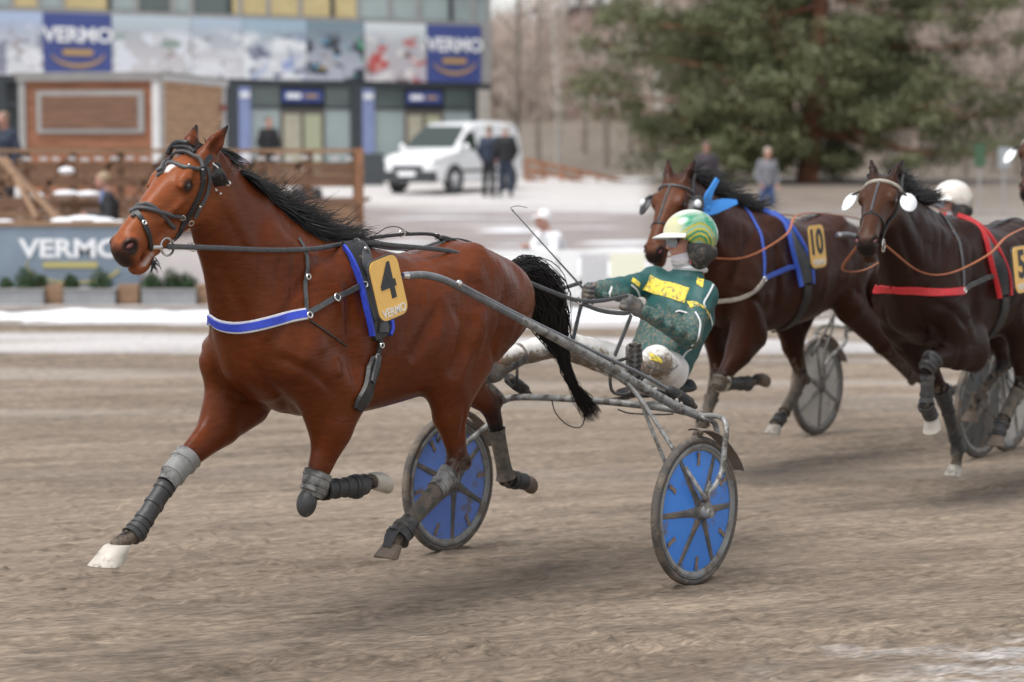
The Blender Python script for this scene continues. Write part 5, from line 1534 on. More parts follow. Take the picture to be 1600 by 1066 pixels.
def tail_hair(fr, path, rad, rng, n=420, r=.004):
    mb = MB(); C = spline(path, 6); m = len(C)
    R = np.interp(np.linspace(0, 1, m), np.linspace(0, 1, len(rad)), rad)
    for i in range(n):
        a = rng.uniform(0, 6.28); q = math.sqrt(rng.rand()) * (1.35 if rng.rand() < .08 else 1); ph = rng.uniform(0, 6.28)
        end = int(m * (rng.uniform(.55, 1.0) if rng.rand() < .6 else 1))
        pts = []
        for j in range(0, end, 2):
            w = R[j] * q
            aa = a + .5 * math.sin(ph + j * .2)
            T = unit(C[min(j + 1, m - 1)] - C[max(j - 1, 0)])
            u = np.cross(T, (0, 1, 0)); u = unit(u)
            pts.append(C[j] + u * math.cos(aa) * w + V3((0, 1, 0)) * math.sin(aa) * w * .8 + rng.normal(size=3) * .006)
        if len(pts) > 3: mb.tube(pts, [r * .8, r, r, r * .7, r * .2], sides=4, caps=False)
    return mb
tp = [T4.px(*q, 0) for q in ((795, 424), (826, 428), (848, 458), (862, 505), (880, 560), (897, 605), (926, 648))]
P4(tail_hair(T4, tp, [.035, .075, .115, .09, .026, .020, .055], rng, n=900, r=.0026), 'tail', M_HAIR, horse4)
# ------------------------------------------------------------------ bridle, harness and number plate of horse 4
def band(pix, w, t=.005, n=6, off=.003, horse=h4, mirror=False, mb=None, shift=None):
    P, Nn = horse.pins(pix, n, off, mirror)
    if shift is not None: P = P + Nn * shift
    mb = mb or MB()
    return mb.strap(P, Nn, w, t)
def ring(c, r, w, ax, sides=8, n=20):
    c = V3(c); a = unit(V3(ax)); u = unit(np.cross(a, (0, 0, 1) if abs(a[2]) < .9 else (1, 0, 0))); v = np.cross(a, u)
    return MB().tube([c + (u * math.cos(2 * math.pi * k / n) + v * math.sin(2 * math.pi * k / n)) * r for k in range(n)], w, sides, closed=True)
def roll(pix, r, horse=h4, n=6, off=None, mirror=False):
    P, Nn = horse.pins(pix, n, r * .6 if off is None else off, mirror)
    return MB().tube(P, r, 8)
bridle4 = empty('bridle', loc4, T4.rz, 'black leather bridle with crossed noseband on the leading bay horse', 'bridle', 'bridles')
P4(roll([(236, 266), (248, 260), (263, 256), (280, 259), (295, 263), (316, 264)], .0085), 'browband', M_LEATHERG, bridle4)
P4(roll([(241, 262), (247, 250), (258, 246), (275, 244), (300, 247), (311, 252), (315, 264)], .0075, off=.02), 'ear_strap', M_LEATHERG, bridle4)
P4(roll([(262, 236), (275, 234), (290, 240), (305, 246)], .0085, off=.03), 'ear_strap', M_LEATHER, bridle4)
P4(roll([(262, 240), (272, 236), (284, 232), (296, 236)], .011, off=.035), 'forelock_tie', M_LEATHER, bridle4)
P4(band([(316, 263), (317, 280), (314, 297), (306, 315), (296, 335), (283, 358), (270, 376)], .024), 'cheek_strap', M_LEATHER, bridle4)
P4(band([(323, 262), (326, 285), (321, 305), (310, 326), (303, 340)], .016, off=.006), 'cheek_strap', M_LEATHERG, bridle4)
P4(band([(316, 264), (324, 250), (330, 244)], .024), 'crown_strap', M_LEATHER, bridle4)
P4(roll([(205, 332), (213, 325), (226, 319), (240, 324), (256, 338), (272, 357)], .0085), 'noseband', M_LEATHERG, bridle4)
P4(roll([(206, 334), (216, 328), (232, 328), (252, 333), (270, 336), (284, 338)], .0085, off=.012), 'noseband', M_LEATHERG, bridle4)
P4(band([(212, 331), (222, 345), (229, 362), (233, 385), (238, 408)], .022, off=.006), 'drop_strap', M_LEATHER, bridle4)
for x, y, r in ((284, 338, .0105), (297, 347, .0105), (224, 349, .008)):
    p, n = h4.hit(x, y)
    P4(ring(p + n * .012, r, .003, n), 'buckle', M_STEEL, bridle4)
for x, y in ((295, 262), (315, 266), (341, 303), (310, 322), (334, 297)):
    p, n = h4.hit(x, y)
    P4(MB().ball(p + n * .012, .006, 8, 6), 'rivet', M_STEEL, bridle4)
bitp = h4.hit(262, 385)[0] + V3((0, .012, 0))
bitp = T4.px(261, 386, bitp[1] + .015) if bitp[1] > 0 else T4.px(261, 386, .07)
for g in (1, -1):
    c = V3((bitp[0], bitp[1] * g, bitp[2]))
    b = P4(ring(c, .034, .005, (0, 1, .1), n=24), 'bit_ring', M_STEEL, bridle4)
    P4(MB().tube([c + V3((.03, 0, 0)), c + V3((.075, -.012 * g, .0))], .010, 8), 'bit_arm', M_STEEL, b)
tas = MB()
for i in range(14):
    strands(tas, T4.px(238, 408, .03) + rng.normal(size=3) * .006, (rng.normal() * .3 - .3, rng.normal() * .3, -1), rng.uniform(.03, .07), rng, n=4, r=.0035, wave=.2)
P4(tas, 'strap_ends', M_LEATHER, bridle4)
# folded back eye flap behind the near eye
fl = MB(); pr = []
for i, (x, y, o) in enumerate(((330, 256, .012), (327, 275, .014), (331, 292, .012))):
    p, n = h4.hit(x, y); pr.append((p + n * o, n))
edge = [T4.px(333, 255, .12), T4.px(347, 268, .155), T4.px(357, 287, .165)]
A = spline([q[0] for q in pr], 5); B = spline(edge, 5)
vs = []; fs = []
m = len(A)
for th in (0, .006):
    for i in range(m):
        for j in range(6):
            t = j / 5
            q = A[i] * (1 - t) + B[i] * t + V3((0, .03 * math.sin(math.pi * t) + th, th * .3))
            vs.append(q)
for i in range(m - 1):
    for j in range(5):
        a = i * 6 + j
        fs.append((a, a + 1, a + 7, a + 6)); b = a + m * 6; fs.append((b, b + 6, b + 7, b + 1))
rim = [i * 6 for i in range(m)] + [(m - 1) * 6 + j for j in range(1, 6)] + [i * 6 + 5 for i in range(m - 2, -1, -1)] + [j for j in range(4, 0, -1)]
for a, b in zip(rim, rim[1:] + rim[:1]): fs.append((a, b, b + m * 6, a + m * 6))
fl.add(vs, fs)
fo_ = P4(fl, 'eye_flap', M_LEATHER, bridle4)
P4(MB().tube(spline([A[0] * .0 + B[0], B[m // 2], B[-1]], 5), .0035, 6), 'flap_binding', M_STEEL, fo_)
P4(MB().ball(B[-1], (.012, .007, .012), 8, 6), 'rivet', M_STEEL, fo_)

har4 = empty('harness', loc4, T4.rz, 'black harness with blue trimmed saddle pad and blue breast collar on the leading bay horse', 'harness', 'race harnesses')
padc = [(550, 384), (560, 405), (570, 435), (580, 470), (590, 505), (596, 527)]
for mir in (False, True):
    P4(band(padc, .115, .018, off=.002, mirror=mir), 'saddle_pad', M_LEATHER, har4)
    P4(band([(537, 390), (549, 415), (561, 450), (570, 490), (577, 525)], .012, .026, off=.004, mirror=mir), 'pad_trim', M_BLUE, har4)
    P4(band([(608, 500), (610, 512), (606, 524)], .014, .024, off=.004, mirror=mir), 'pad_trim', M_BLUE, har4)
    P4(band([(556, 384), (567, 408), (578, 440), (588, 475), (594, 520)], .05, .012, off=.02, mirror=mir), 'saddle_flap', M_LEATHERG, har4)
    P4(band([(592, 530), (589, 548), (585, 565)], .022, .006, off=.012, mirror=mir), 'girth_strap', M_LEATHER, har4)
    P4(band([(584, 558), (580, 578), (574, 600), (565, 624), (556, 640)], [.05, .085, .09, .075, .05], .016, off=.004, mirror=mir), 'girth', M_LEATHER, har4)
    gz = P4(band([(586, 555), (580, 578), (574, 598)], .03, .008, off=.02, mirror=mir), 'girth_billet', M_LEATHERG, har4)
    P4(band([(478, 491), (500, 479), (522, 466), (545, 455), (566, 445), (584, 440)], .024, .005, off=.008, mirror=mir), 'trace_strap', M_LEATHERG, har4)
    P4(band([(478, 491), (477, 470), (476, 445), (478, 425), (478, 405), (474, 388), (466, 374)], .018, .005, off=.006, mirror=mir), 'neck_strap', M_LEATHERG, har4)
    P4(band([(484, 502), (505, 516), (540, 541)], .007, .004, off=.003, mirror=mir), 'martingale_strap', M_LEATHER, har4)
bc = [h4.hit(*p)[0] for p in ((478, 491), (455, 495), (430, 501), (405, 508), (380, 512), (357, 511), (340, 506), (329, 497))]
bc += [V3((p[0], -p[1], p[2])) for p in bc[3::-1]]
P, Nn = h4.snap(spline(bc, 5), .006)
P4(MB().strap(P, Nn, .05, .006), 'breast_collar_edge', M_WHITE, har4)
P4(MB().strap(P + Nn * .004, Nn, .034, .006), 'breast_collar', M_BLUE, har4)
for x, y, r in ((523, 466, .015), (480, 494, .012), (477, 433, .011), (566, 446, .012), (584, 558, .014), (557, 377, .02), (592, 540, .010)):
    p, n = h4.hit(x, y)
    P4(ring(p + n * .02, r, .0035, n, n=14), 'buckle', M_STEEL, har4)
for x, y in ((563, 395), (572, 415), (578, 430), (583, 500)):
    p, n = h4.hit(x, y)
    P4(MB().ball(p + n * .034, .008, 8, 6), 'rivet', M_STEEL, har4)
for g in (1, -1):
    tq = T4.px(557, 381, .07); tq[1] *= g
    P4(ring(tq, .022, .0045, (1, 0, 0), n=16), 'terret_ring', M_STEEL, har4)
# back strap to the tail
bs = [V3((x, 0, 1.75)) for x in (1.55, 1.35, 1.1, .9, .7, .55, .44)]
P, Nn = h4.snap(spline(bs, 6), .006)
P4(MB().strap(P, Nn, .022, .006), 'back_strap', M_LEATHER, har4)
P4(MB().tube(spline([T4.px(*q, 0) for q in ((580, 372), (612, 368), (640, 366), (672, 366), (692, 372))], 5), .008, 6), 'check_rein', M_LEATHER, har4)
P4(MB().tube(spline([T4.px(*q, 0) for q in ((585, 368), (604, 356), (622, 355), (640, 364), (668, 366))], 6), .0022, 5), 'release_cord', M_LEATHER, har4)
P4(MB().tube(spline([T4.px(*q, 0) for q in ((684, 371), (700, 374), (716, 381))], 5), .013, 6), 'strap_keeper', M_LEATHER, har4)
for x, y in ((628, 365), (684, 370), (718, 382)):
    P4(ring(T4.px(x, y, 0), .014, .004, (.3, .9, 0), n=12), 'buckle', M_STEEL, har4)
M_YEL = mat('pale_yellow_tape', (.70, .66, .30), rough=.6)
P4(MB().tube(spline([T4.px(*q, .035) for q in ((787, 411), (796, 416), (803, 428), (806, 440))], 5), .010, 6), 'tail_strap', M_YEL, har4)

# reins
rein4 = empty('reins', loc4, T4.rz, 'pair of long grey leather reins from the leading horse to its driver', 'reins', 'driving reins')
near = [(262, 386, bitp[1]), (292, 386, .09), (350, 388, .14), (420, 391, .17), (490, 389, .15), (557, 379, .075), (620, 384, .09), (700, 392, .12), (740, 405, .14), (800, 430, .16), (862, 456, .15), (905, 470, .14), (940, 470, .14), (980, 462, .14)]
NP = spline([T4.px(*q) for q in near], 6)
P4(MB().tube(NP, .0065, 8, flat=1.6, up=(0, 0, 1)), 'rein', M_LEATHERG, rein4)
FP = np.array([(a, -b, c) for a, b, c in NP]); FP[-24:, 2] += np.linspace(0, .055, 24)
P4(MB().tube(FP, .0065, 8, flat=1.6, up=(0, 0, 1)), 'rein', M_LEATHERG, rein4)
P4(MB().tube(spline([T4.px(*q) for q in ((908, 474, .13), (940, 486, .13), (975, 490, .14), (988, 486, .14))], 5), .007, 8, flat=1.5), 'hand_loop', M_LEATHERG, rein4)
for x, y in ((905, 470), (300, 386)):
    P4(ring(T4.px(x, y, .14 if x > 500 else .085), .017, .004, (0, 1, .4), n=12), 'buckle', M_STEEL, rein4)
P4(MB().strap(spline([T4.px(986, 492, .15), T4.px(975, 520, .15), T4.px(960, 556, .15)], 4), [(0, 1, 0)] * 9, .028, .004), 'rein_end', M_LEATHERG, rein4)
P4(MB().strap(spline([T4.px(908, 476, -.12), T4.px(902, 500, -.12), T4.px(895, 530, -.12)], 4), [(0, 1, 0)] * 9, .03, .004), 'rein_end', M_LEATHERG, rein4)

# number plate
M_PLATE = mat('yellow_number_plate', (.85, .50, .12), rough=.4, noise=.05, nscale=10)
M_INK = mat('dark_number_ink', (.03, .032, .036), rough=.55)
M_WINK = mat('white_lettering', (.82, .80, .72), rough=.5)
M_EDGE = mat('dark_plate_edge', (.05, .05, .055), rough=.5)
def number_plate(fr, c, number, label, w=.185, h=.255, nh=.155, lean=.22, sub=True):
    root = empty('number_plate', fr.world(c), fr.rz, label, 'number plate', 'race number plates')
    ux = V3((-1, 0, -.03)); uy = unit(V3((lean, -.10, 1)))
    ux = unit(ux - uy * (ux @ uy)); nz = np.cross(ux, uy)
    if nz[1] < 0: nz = -nz
    o = V3((0, 0, 0))
    MB().prism(rrect(w + .012, h + .012, .045), o - nz * .012, ux, uy, .010).build('backing', M_EDGE, root, smooth=False)
    MB().prism(rrect(w, h, .04), o - nz * .002, ux, uy, .004).build('face', M_PLATE, root, smooth=False)
    text_mesh(number, nh, ux * (.92 if len(number) == 1 else .8), uy, o + uy * .030 + nz * .0035, .0012, bold=.03).build('number', M_INK, root, smooth=False)
    if sub: text_mesh('VERMO', .036, ux * .95, uy, o - uy * .098 + nz * .0035, .0012, bold=.02).build('lettering', M_WINK, root, smooth=False)
    return root
number_plate(T4, T4.px(607, 450, .37), '4', 'yellow plate with black number four on the leading bay horse')
# ------------------------------------------------------------------ racing sulky (two wheeled cart), built for horse 4 and copied for the others
M_TUBE = mat('muddy_grey_tubing', (.30, .30, .29), rough=.45, metal=.3, noise=.2, nscale=20, bump=.35, bscale=70, mud=.52, mscale=16, mudcol=(.13, .115, .10))
M_TUBEB = mat('black_sleeved_shaft', (.15, .155, .165), rough=.32, noise=.2, nscale=20, bump=.15, bscale=60, mud=.1, mscale=22, mudcol=(.3, .28, .26))
M_RUBBER = mat('dusty_black_rubber', (.03, .03, .03), rough=.7, noise=.3, nscale=25, bump=.4, bscale=50, mud=.3, mscale=20)
M_TYRE = mat('muddy_tyre', (.085, .076, .068), rough=.85, noise=.25, nscale=10, bump=.5, bscale=80, mud=.45, mscale=9)
M_RIM = mat('grey_rim', (.24, .245, .24), rough=.5, metal=.2, noise=.15, nscale=10, mud=.4, mscale=9)
M_DISC = mat('blue_wheel_disc', (.05, .225, .70), rough=.42, noise=.07, nscale=6, mud=.14, mscale=7)
M_DISCFAR = mat('dusty_blue_wheel_disc', (.11, .21, .58), rough=.5, noise=.1, nscale=6, mud=.3, mscale=6)
M_SPOKE = mat('muddy_spoke', (.10, .098, .096), rough=.75, noise=.3, nscale=20, bump=.5, bscale=50, mud=.45, mscale=14)
M_STICKER = mat('brown_mud_patch', (.22, .16, .12), rough=.85, noise=.4, nscale=40, bump=.4, bscale=60)
M_GUARD = mat('muddy_mudguard', (.22, .19, .16), rough=.8, noise=.3, nscale=12, bump=.3, bscale=40, mud=.5)
sul4 = empty('racing_sulky', T4.world((0, 0, 0)), T4.rz, 'racing sulky with bright blue disc wheels behind the leading bay horse', 'sulky', 'racing sulkies')
q = T4.px
def wheel(sg, disc, rot):
    c = V3((0, .75 * sg, .35)); ax = (0, 1, 0)
    w = MB()
    prof = [(.334 + .0175 * math.cos(a), .021 * math.sin(a)) for a in np.linspace(0, 2 * math.pi, 12, endpoint=False)]
    wo = w.lathe(prof, c, ax, 64).build('wheel', M_TYRE, sul4)
    wo.name = 'wheel'
    rim = MB().lathe([(.318, .017), (.292, .016), (.284, .010), (.284, -.010), (.292, -.016), (.318, -.017)], c, ax, 64)
    rim.lathe([(.310, .021), (.304, .021), (.302, .015), (.312, .015)], c, ax, 64)
    rim.build('rim', M_RIM, wo)
    d = MB()
    for g in (1, -1):
        d.lathe([(.286, .006 * g), (.20, .014 * g), (.10, .026 * g), (.035, .034 * g)], c, ax, 64, closed=False)
    d.build('disc', disc, wo)
    for k in range(6):
        a = rot + k * math.pi / 3
        r = V3((math.cos(a), 0, math.sin(a))); tn = V3((-math.sin(a), 0, math.cos(a)))
        sp = MB()
        for g in (1, -1):
            n = V3((0, g, 0)); vs = []
            for rr, hw, hh in ((.045, .034, .040), (.09, .026, .034), (.15, .021, .027), (.22, .019, .019), (.283, .022, .010)):
                for s_, hgt in ((-1, hh - .012), (-.45, hh), (.45, hh), (1, hh - .012)):
                    vs.append(c + r * rr + tn * hw * s_ + n * hgt)
            sp.add(vs, [(i * 4 + j, i * 4 + j + 1, i * 4 + j + 5, i * 4 + j + 4) for i in range(4) for j in range(3)])
        sp.build('spoke', M_SPOKE, wo)
        a += math.pi / 6
        r = V3((math.cos(a), 0, math.sin(a))); tn = V3((-math.sin(a), 0, math.cos(a)))
        st = MB()
        for g in (1, -1):
            ol = [(-.013, -.032), (.012, -.028), (.010, .0), (.015, .03), (-.010, .034), (-.006, .004)]
            st.prism(ol, c + r * .245 + V3((0, (.0125) * g, 0)), tn, r, (.003 if g * np.cross(tn, r)[1] > 0 else -.003))
        st.build('sticker', M_STICKER, wo, smooth=False)
    hb = MB()
    hb.lathe([(.0, .062), (.018, .062), (.024, .05), (.040, .042), (.044, .036), (.044, -.036), (.040, -.042), (.024, -.05), (.018, -.062), (.0, -.062)], c, ax, 24, closed=False)
    hb.build('hub', M_SPOKE, wo)
    # mudguard behind the wheel
    g = MB(); vs = []; fs = []
    A = np.linspace(math.radians(88), math.radians(158), 14)
    for th in (0, .004):
        for a in A:
            for y in (-.036, -.018, .018, .036):
                rr = .385 + th + .02 * sstep(math.radians(130), math.radians(158), a) - (.008 if abs(y) > .03 else 0)
                vs.append(c + V3((math.cos(a) * rr, y, math.sin(a) * rr)))
    n = len(A) * 4
    for i in range(len(A) - 1):
        for j in range(3):
            b = i * 4 + j
            fs += [(b, b + 1, b + 5, b + 4), (n + b, n + b + 4, n + b + 5, n + b + 1)]
        fs += [(i * 4, i * 4 + 4, n + i * 4 + 4, n + i * 4), (i * 4 + 3, n + i * 4 + 3, n + i * 4 + 7, i * 4 + 7)]
    g.add(vs, fs).build('mudguard', M_GUARD, sul4)
    return wo
wheel(1, M_DISC, 0.02)
wheel(-1, M_DISCFAR, .45)
def mir(P, sg): return [V3((a, b * sg, c)) for a, b, c in P]
shaft = spline([q(636, 431, .335), q(662, 430, .345), q(690, 436, .355), q(722, 451, .365), q(780, 482, .39), q(850, 519, .42), q(930, 561, .455), q(1000, 603, .50), q(1055, 634, .55), q(1090, 649, .60), q(1106, 656, .64)], 6)
for sg in (1, -1):
    k = 27
    s1 = MB().tube(mir(shaft[:k + 1], sg), .0165, 12).build('shaft', M_TUBEB, sul4)
    MB().tube(mir([shaft[0] + V3((.03, 0, .002)), shaft[0]], sg), [.013, .018], 10).build('shaft_tip', M_STEEL, s1)
    MB().tube(mir(shaft[k:], sg), [.019, .0215, .023, .0215], 12).build('shaft_tube', M_TUBE, sul4)
    # arch over the wheel and fork down to the hub
    inner = spline([q(1096, 652, .62), q(1112, 657, .665), q(1119, 668, .68), q(1117, 690, .683), V3((-.02, .69, .52)), V3((.0, .695, .36))], 6)
    outer = spline([q(1098, 650, .62), q(1116, 650, .70), q(1130, 655, .80), q(1135, 672, .835), q(1132, 700, .84), q(1128, 735, .842), q(1118, 758, .84), q(1106, 772, .832), V3((.0, .825, .36))], 6)
    MB().tube(mir(inner, sg), .014, 10).build('inner_fork', M_TUBE, sul4)
    MB().tube(mir(outer, sg), .0135, 10).build('outer_fork', M_TUBE, sul4)
    axp = V3((0, .75, .35))
    MB().lathe([(0, .05), (.026, .05), (.03, .04), (.03, -.03), (0, -.03)], V3((0, .79 * sg, .35)), (0, sg, 0), 18, closed=False).build('axle_end', M_TUBE, sul4)
    br = MB(); br.tube(mir([V3((.0, .826, .35)), q(1104, 772, .832), q(1110, 752, .838)], sg), [.024, .022, .012], 8, flat=.4, up=(0, 1, 0))
    br.build('fork_bracket', M_TUBE, sul4)
    # stays from shaft to both sides of the hub
    st = spline([q(872, 534, .425), q(905, 553, .44), q(945, 577, .46), q(985, 605, .50), q(1022, 655, .60), q(1060, 715, .72), q(1092, 764, .82), V3((.005, .827, .38))], 5)
    MB().tube(mir(st, sg), .0115, 8).build('outer_stay', M_TUBE, sul4)
    st = spline([q(1000, 625, .535), q(1012, 655, .56), q(1035, 712, .63), V3((.02, .695, .37))], 5)
    MB().tube(mir(st, sg), .009, 8).build('inner_stay', M_TUBE, sul4)
    # coupling rod above the shaft with its rubber grip
    rod = [q(716, 443, .37), q(722, 446, .375), q(800, 487, .40), q(900, 536, .44), q(1000, 584, .47), q(1048, 611, .49)]
    MB().tube(mir(spline(rod, 5), sg), .010, 8).build('coupling_rod', M_TUBEB, sul4)
    MB().ball(mir([q(717, 443, .372)], sg)[0], .016, 10, 8).build('coupling_knob', M_STEEL, sul4)
    e0, e1_ = q(1044, 609, .49), q(1080, 632, .505)
    MB().tube(mir([e0, e0 + (e1_ - e0) * .08, e0 + (e1_ - e0) * .5, e0 + (e1_ - e0) * .92, e1_, e1_ + (e1_ - e0) * .2], sg), [.018, .028, .033, .030, .02, .012], 12).build('rubber_grip', M_RUBBER, sul4)
    # foot rest
    fr_ = MB(); fc = V3((.0, .36, .93))
    fr_.tube(mir(spline([fc + V3((-.05, .06, .03)), fc + V3((-.01, .0, -.05)), fc + V3((.03, -.07, -.04)), fc + V3((.03, -.07, .08)), fc + V3((.0, .0, .12))], 5), sg), .008, 8)
    fr_.build('foot_rest', M_RUBBER, sul4)
# cross arch, seat and hanging wires
arch = spline([q(1104, 655, .63), V3((-.235, .5, .785)), V3((-.21, .25, .80)), V3((-.2, 0, .805)), V3((-.21, -.25, .80)), V3((-.235, -.5, .785)), V3(q(1104, 655, .63)) * V3((1, -1, 1))], 7)
MB().tube(arch, .017, 10).build('cross_arch', M_TUBE, sul4)
for y in (-.10, .14):
    MB().tube(spline([V3((-.21, y, .80)), V3((-.42, y, .775)), V3((-.62, y, .775)), V3((-.82, y, .79))], 5), .013, 8).build('seat_rail', M_TUBE, sul4)
st = SDF(.012)
st.bone((-.56, .02, .815), (-.86, .02, .825), (.025, .13), (.028, .17), k=.03)
st.bone((-.84, -.1, .83), (-.86, .14, .84), (.03, .03), (.03, .03), k=.03)
v, f_, _ = st.surface()
link('seat', grid_mesh('seat', v, f_), M_RUBBER, sul4)
MB().tube(spline([q(862, 625, -.1), q(868, 645, -.1), q(885, 663, -.1), q(905, 668, -.08), q(913, 655, -.05), q(908, 630, -.05)], 6), .0032, 5).build('loose_cord', M_RUBBER, sul4)
MB().tube(spline([q(965, 640, .3), q(985, 646, .35), q(1030, 648, .45), q(1052, 647, .5)], 5), .004, 5).build('brake_cable', M_RUBBER, sul4)
mudl = MB()
_r = np.random.RandomState(7)
for i in range(40):
    k = _r.randint(36, len(shaft) - 2); sg = 1
    mudl.ball(shaft[k] + _r.normal(size=3) * .006 + V3((0, .006, .012)), _r.uniform(.005, .012, 3), 6, 4)
mo = mudl.build('mud_clods', mat('pale_mud', (.34, .31, .28), rough=.9, noise=.3, nscale=30), sul4)
mo['kind'] = 'stuff'
# ------------------------------------------------------------------ the driver
M_SKIN = mat('skin', (.50, .24, .18), rough=.55, noise=.12, nscale=20, mud=.15, mscale=20)
M_JACKET = mat('green_race_jacket', (.013, .082, .078), rough=.58, noise=.2, nscale=14, bump=.5, bscale=24, splash=True, mscale=62, mudcol=(.205, .168, .122))
M_TROUSER = mat('white_race_trousers', (.68, .66, .63), rough=.7, noise=.1, nscale=14, bump=.5, bscale=22, splash=True, mscale=30, mudcol=(.24, .185, .13))
M_GLOVE = mat('grey_gloves', (.095, .09, .088), rough=.7, noise=.3, nscale=30, bump=.4, bscale=60, mud=.4, mscale=20)
M_SOLE = mat('muddy_boot', (.20, .19, .18), rough=.8, noise=.4, nscale=25, bump=.6, bscale=50, mud=.5, mscale=16)
M_HELM = mat('green_yellow_helmet', attr=True, rough=.22, noise=.06, nscale=20, coat=.4)
M_VISOR = mat('white_visor', (.72, .72, .70), rough=.35)
M_GAITER = mat('white_neck_gaiter', (.62, .58, .60), rough=.8, noise=.12, nscale=30, bump=.4, bscale=40)
M_PAD = mat('black_ear_pad', (.03, .028, .026), rough=.7, noise=.4, nscale=30, bump=.3, bscale=60, mud=.25, mscale=20)
M_GOGGLE = mat('grey_goggle_lens', (.24, .27, .31), rough=.08, spec=.7, coat=.6)
M_YP = mat('yellow_patch', (.76, .60, .06), rough=.6, noise=.25, nscale=30, mud=.42, mscale=36, mudcol=(.25, .2, .11))
M_PIPE = mat('white_piping', (.70, .70, .70), rough=.6)
M_RED = mat('red_buckle', (.55, .07, .05), rough=.4)
q = T4.px
DX = -.75
def PD(mb, name, m, parent): return build_off(mb, DX, name, m, parent)
drv = empty('person', T4.world((DX, 0, 0)), T4.rz, 'driver in green and yellow jacket leaning back on the leading sulky', 'person', 'sulky drivers')
pel = V3((-.70, .04, .93)); che = q(1066, 480, .05); nek = q(1078, 424, .05); hdc = q(1076, 376, .05)
shn, shf = q(1098, 462, .20), q(1022, 440, -.13)
eln, elf = q(1076, 527, .27), q(968, 452, -.19)
hn, hf_ = q(990, 478, .145), q(918, 457, -.13)
knn, knf = V3((-.38, .26, 1.005)), V3((-.28, -.25, 1.07))
ftn, ftf = q(990, 575, .35), V3((.16, -.36, 1.0))
hipn, hipf = V3((-.68, .15, .93)), V3((-.68, -.07, .93))
cd = unit(che - pel); fw = unit(np.cross((0, 1, 0), cd)); fw = fw if fw[0] > 0 else -fw     # chest forward
# head direction: looking down the track to the left of the picture
look = V3((.80, -.62, -.10)); look = unit(look); hup = unit(V3((-.12, 0, 1)) - look * (V3((-.12, 0, 1)) @ look)); hsd = np.cross(hup, look)
def hp(a, b, c): return hdc + look * a + hsd * b + hup * c
b = SDF(.0075)
b.ell(hp(-.01, 0, .02), (.095, .073, .11), k=.03, ax=(look, hsd, hup))
b.ell(hp(.045, 0, -.05), (.052, .055, .065), k=.03, ax=(look, hsd, hup))
b.bone(hp(.092, 0, .012), hp(.112, 0, -.022), .011, .015, k=.015)                 # nose
for g in (-1, 1):
    b.ell(hp(.075, g * .036, -.022), (.022, .022, .02), k=.02, ax=(look, hsd, hup))
    b.ell(hp(.08, g * .032, .008), (.014, .016, .012), k=.012, ax=(look, hsd, hup), op=-1)
    b.ell(hp(-.01, g * .075, -.01), (.022, .009, .032), k=.01, ax=(look, hsd, hup))
b.ell(hp(.088, 0, -.058), (.014, .024, .008), k=.012, ax=(look, hsd, hup))        # mouth
b.bone(hp(-.02, 0, -.06), nek, .052, .058, k=.04)
b.bone(nek, che, .06, (.09, .14), k=.06)
b.bone(che, pel, (.09, .14), (.09, .13), k=.06)
for a_, c_, d_ in ((shn, eln, hn), (shf, elf, hf_)):
    b.bone(che * .3 + a_ * .7, a_, .05, .05, k=.05); b.bone(a_, c_, .045, .04, k=.03); b.bone(c_, c_ + (d_ - c_) * .66, .034, .022, k=.03)
for a_, c_, d_ in ((hipn, knn, ftn), (hipf, knf, ftf)):
    b.bone(a_, c_, .075, .055, k=.04); b.bone(c_, d_, .05, .035, k=.03)
v, f_, _ = b.surface()
link('body', grid_mesh('body', v - np.array((DX, 0, 0)), f_), M_SKIN, drv)

def folds(v, amp, sc, seed):
    """push cloth in and out in creases"""
    return (wob(v, sc, seed) - .5) * amp
def cloth(sd, name, m, colfn, amp=.008, sc=22, seed=3, smooth=1):
    v, f_, tg = sd.surface(smooth=smooth)
    me = grid_mesh('t', v, f_); nn = np.zeros(len(v) * 3, np.float32); me.vertices.foreach_get('normal', nn); nn = nn.reshape(-1, 3); bpy.data.meshes.remove(me)
    v = v + nn * folds(v, amp, sc, seed)[:, None]
    link(name, grid_mesh(name, v - np.array((DX, 0, 0)), f_, None, colfn(v)), m, drv)
    return Skin(T4, v, f_)
# jacket
jk = SDF(.009)
jk.bone(pel - cd * .01, che - cd * .05, (.128, .178), (.128, .195), k=.05, cap=.05)
jk.bone(che - cd * .05, nek - cd * .05, (.125, .195), (.07, .10), k=.05)
jk.bone(che - fw * .03, pel + V3((-.07, 0, -.02)), (.10, .16), (.075, .14), k=.05)
jk.ell(che + fw * .03, (.115, .165, .14), k=.05, ax=(fw, (0, 1, 0), cd))
for a_, c_, d_ in ((shn, eln, hn), (shf, elf, hf_)):
    jk.bone(che * .35 + a_ * .65, a_, (.085, .08), .075, k=.05)
    jk.bone(a_, c_, .070, .056, k=.035)
    jk.ell(c_, .054, k=.03)
    w_ = c_ + (d_ - c_) * .80
    jk.bone(c_, w_, .053, .038, k=.03)
    for k in range(4):
        pp = c_ + (w_ - c_) * (.15 + .25 * k)
        jk.bone(pp + V3((0, -.05, .02)), pp + V3((0, .05, -.02)), .036 - .004 * k, .036 - .004 * k, k=.02)
jk.bone(nek - cd * .04, nek + V3((0, 0, .005)), .068, .062, k=.03)
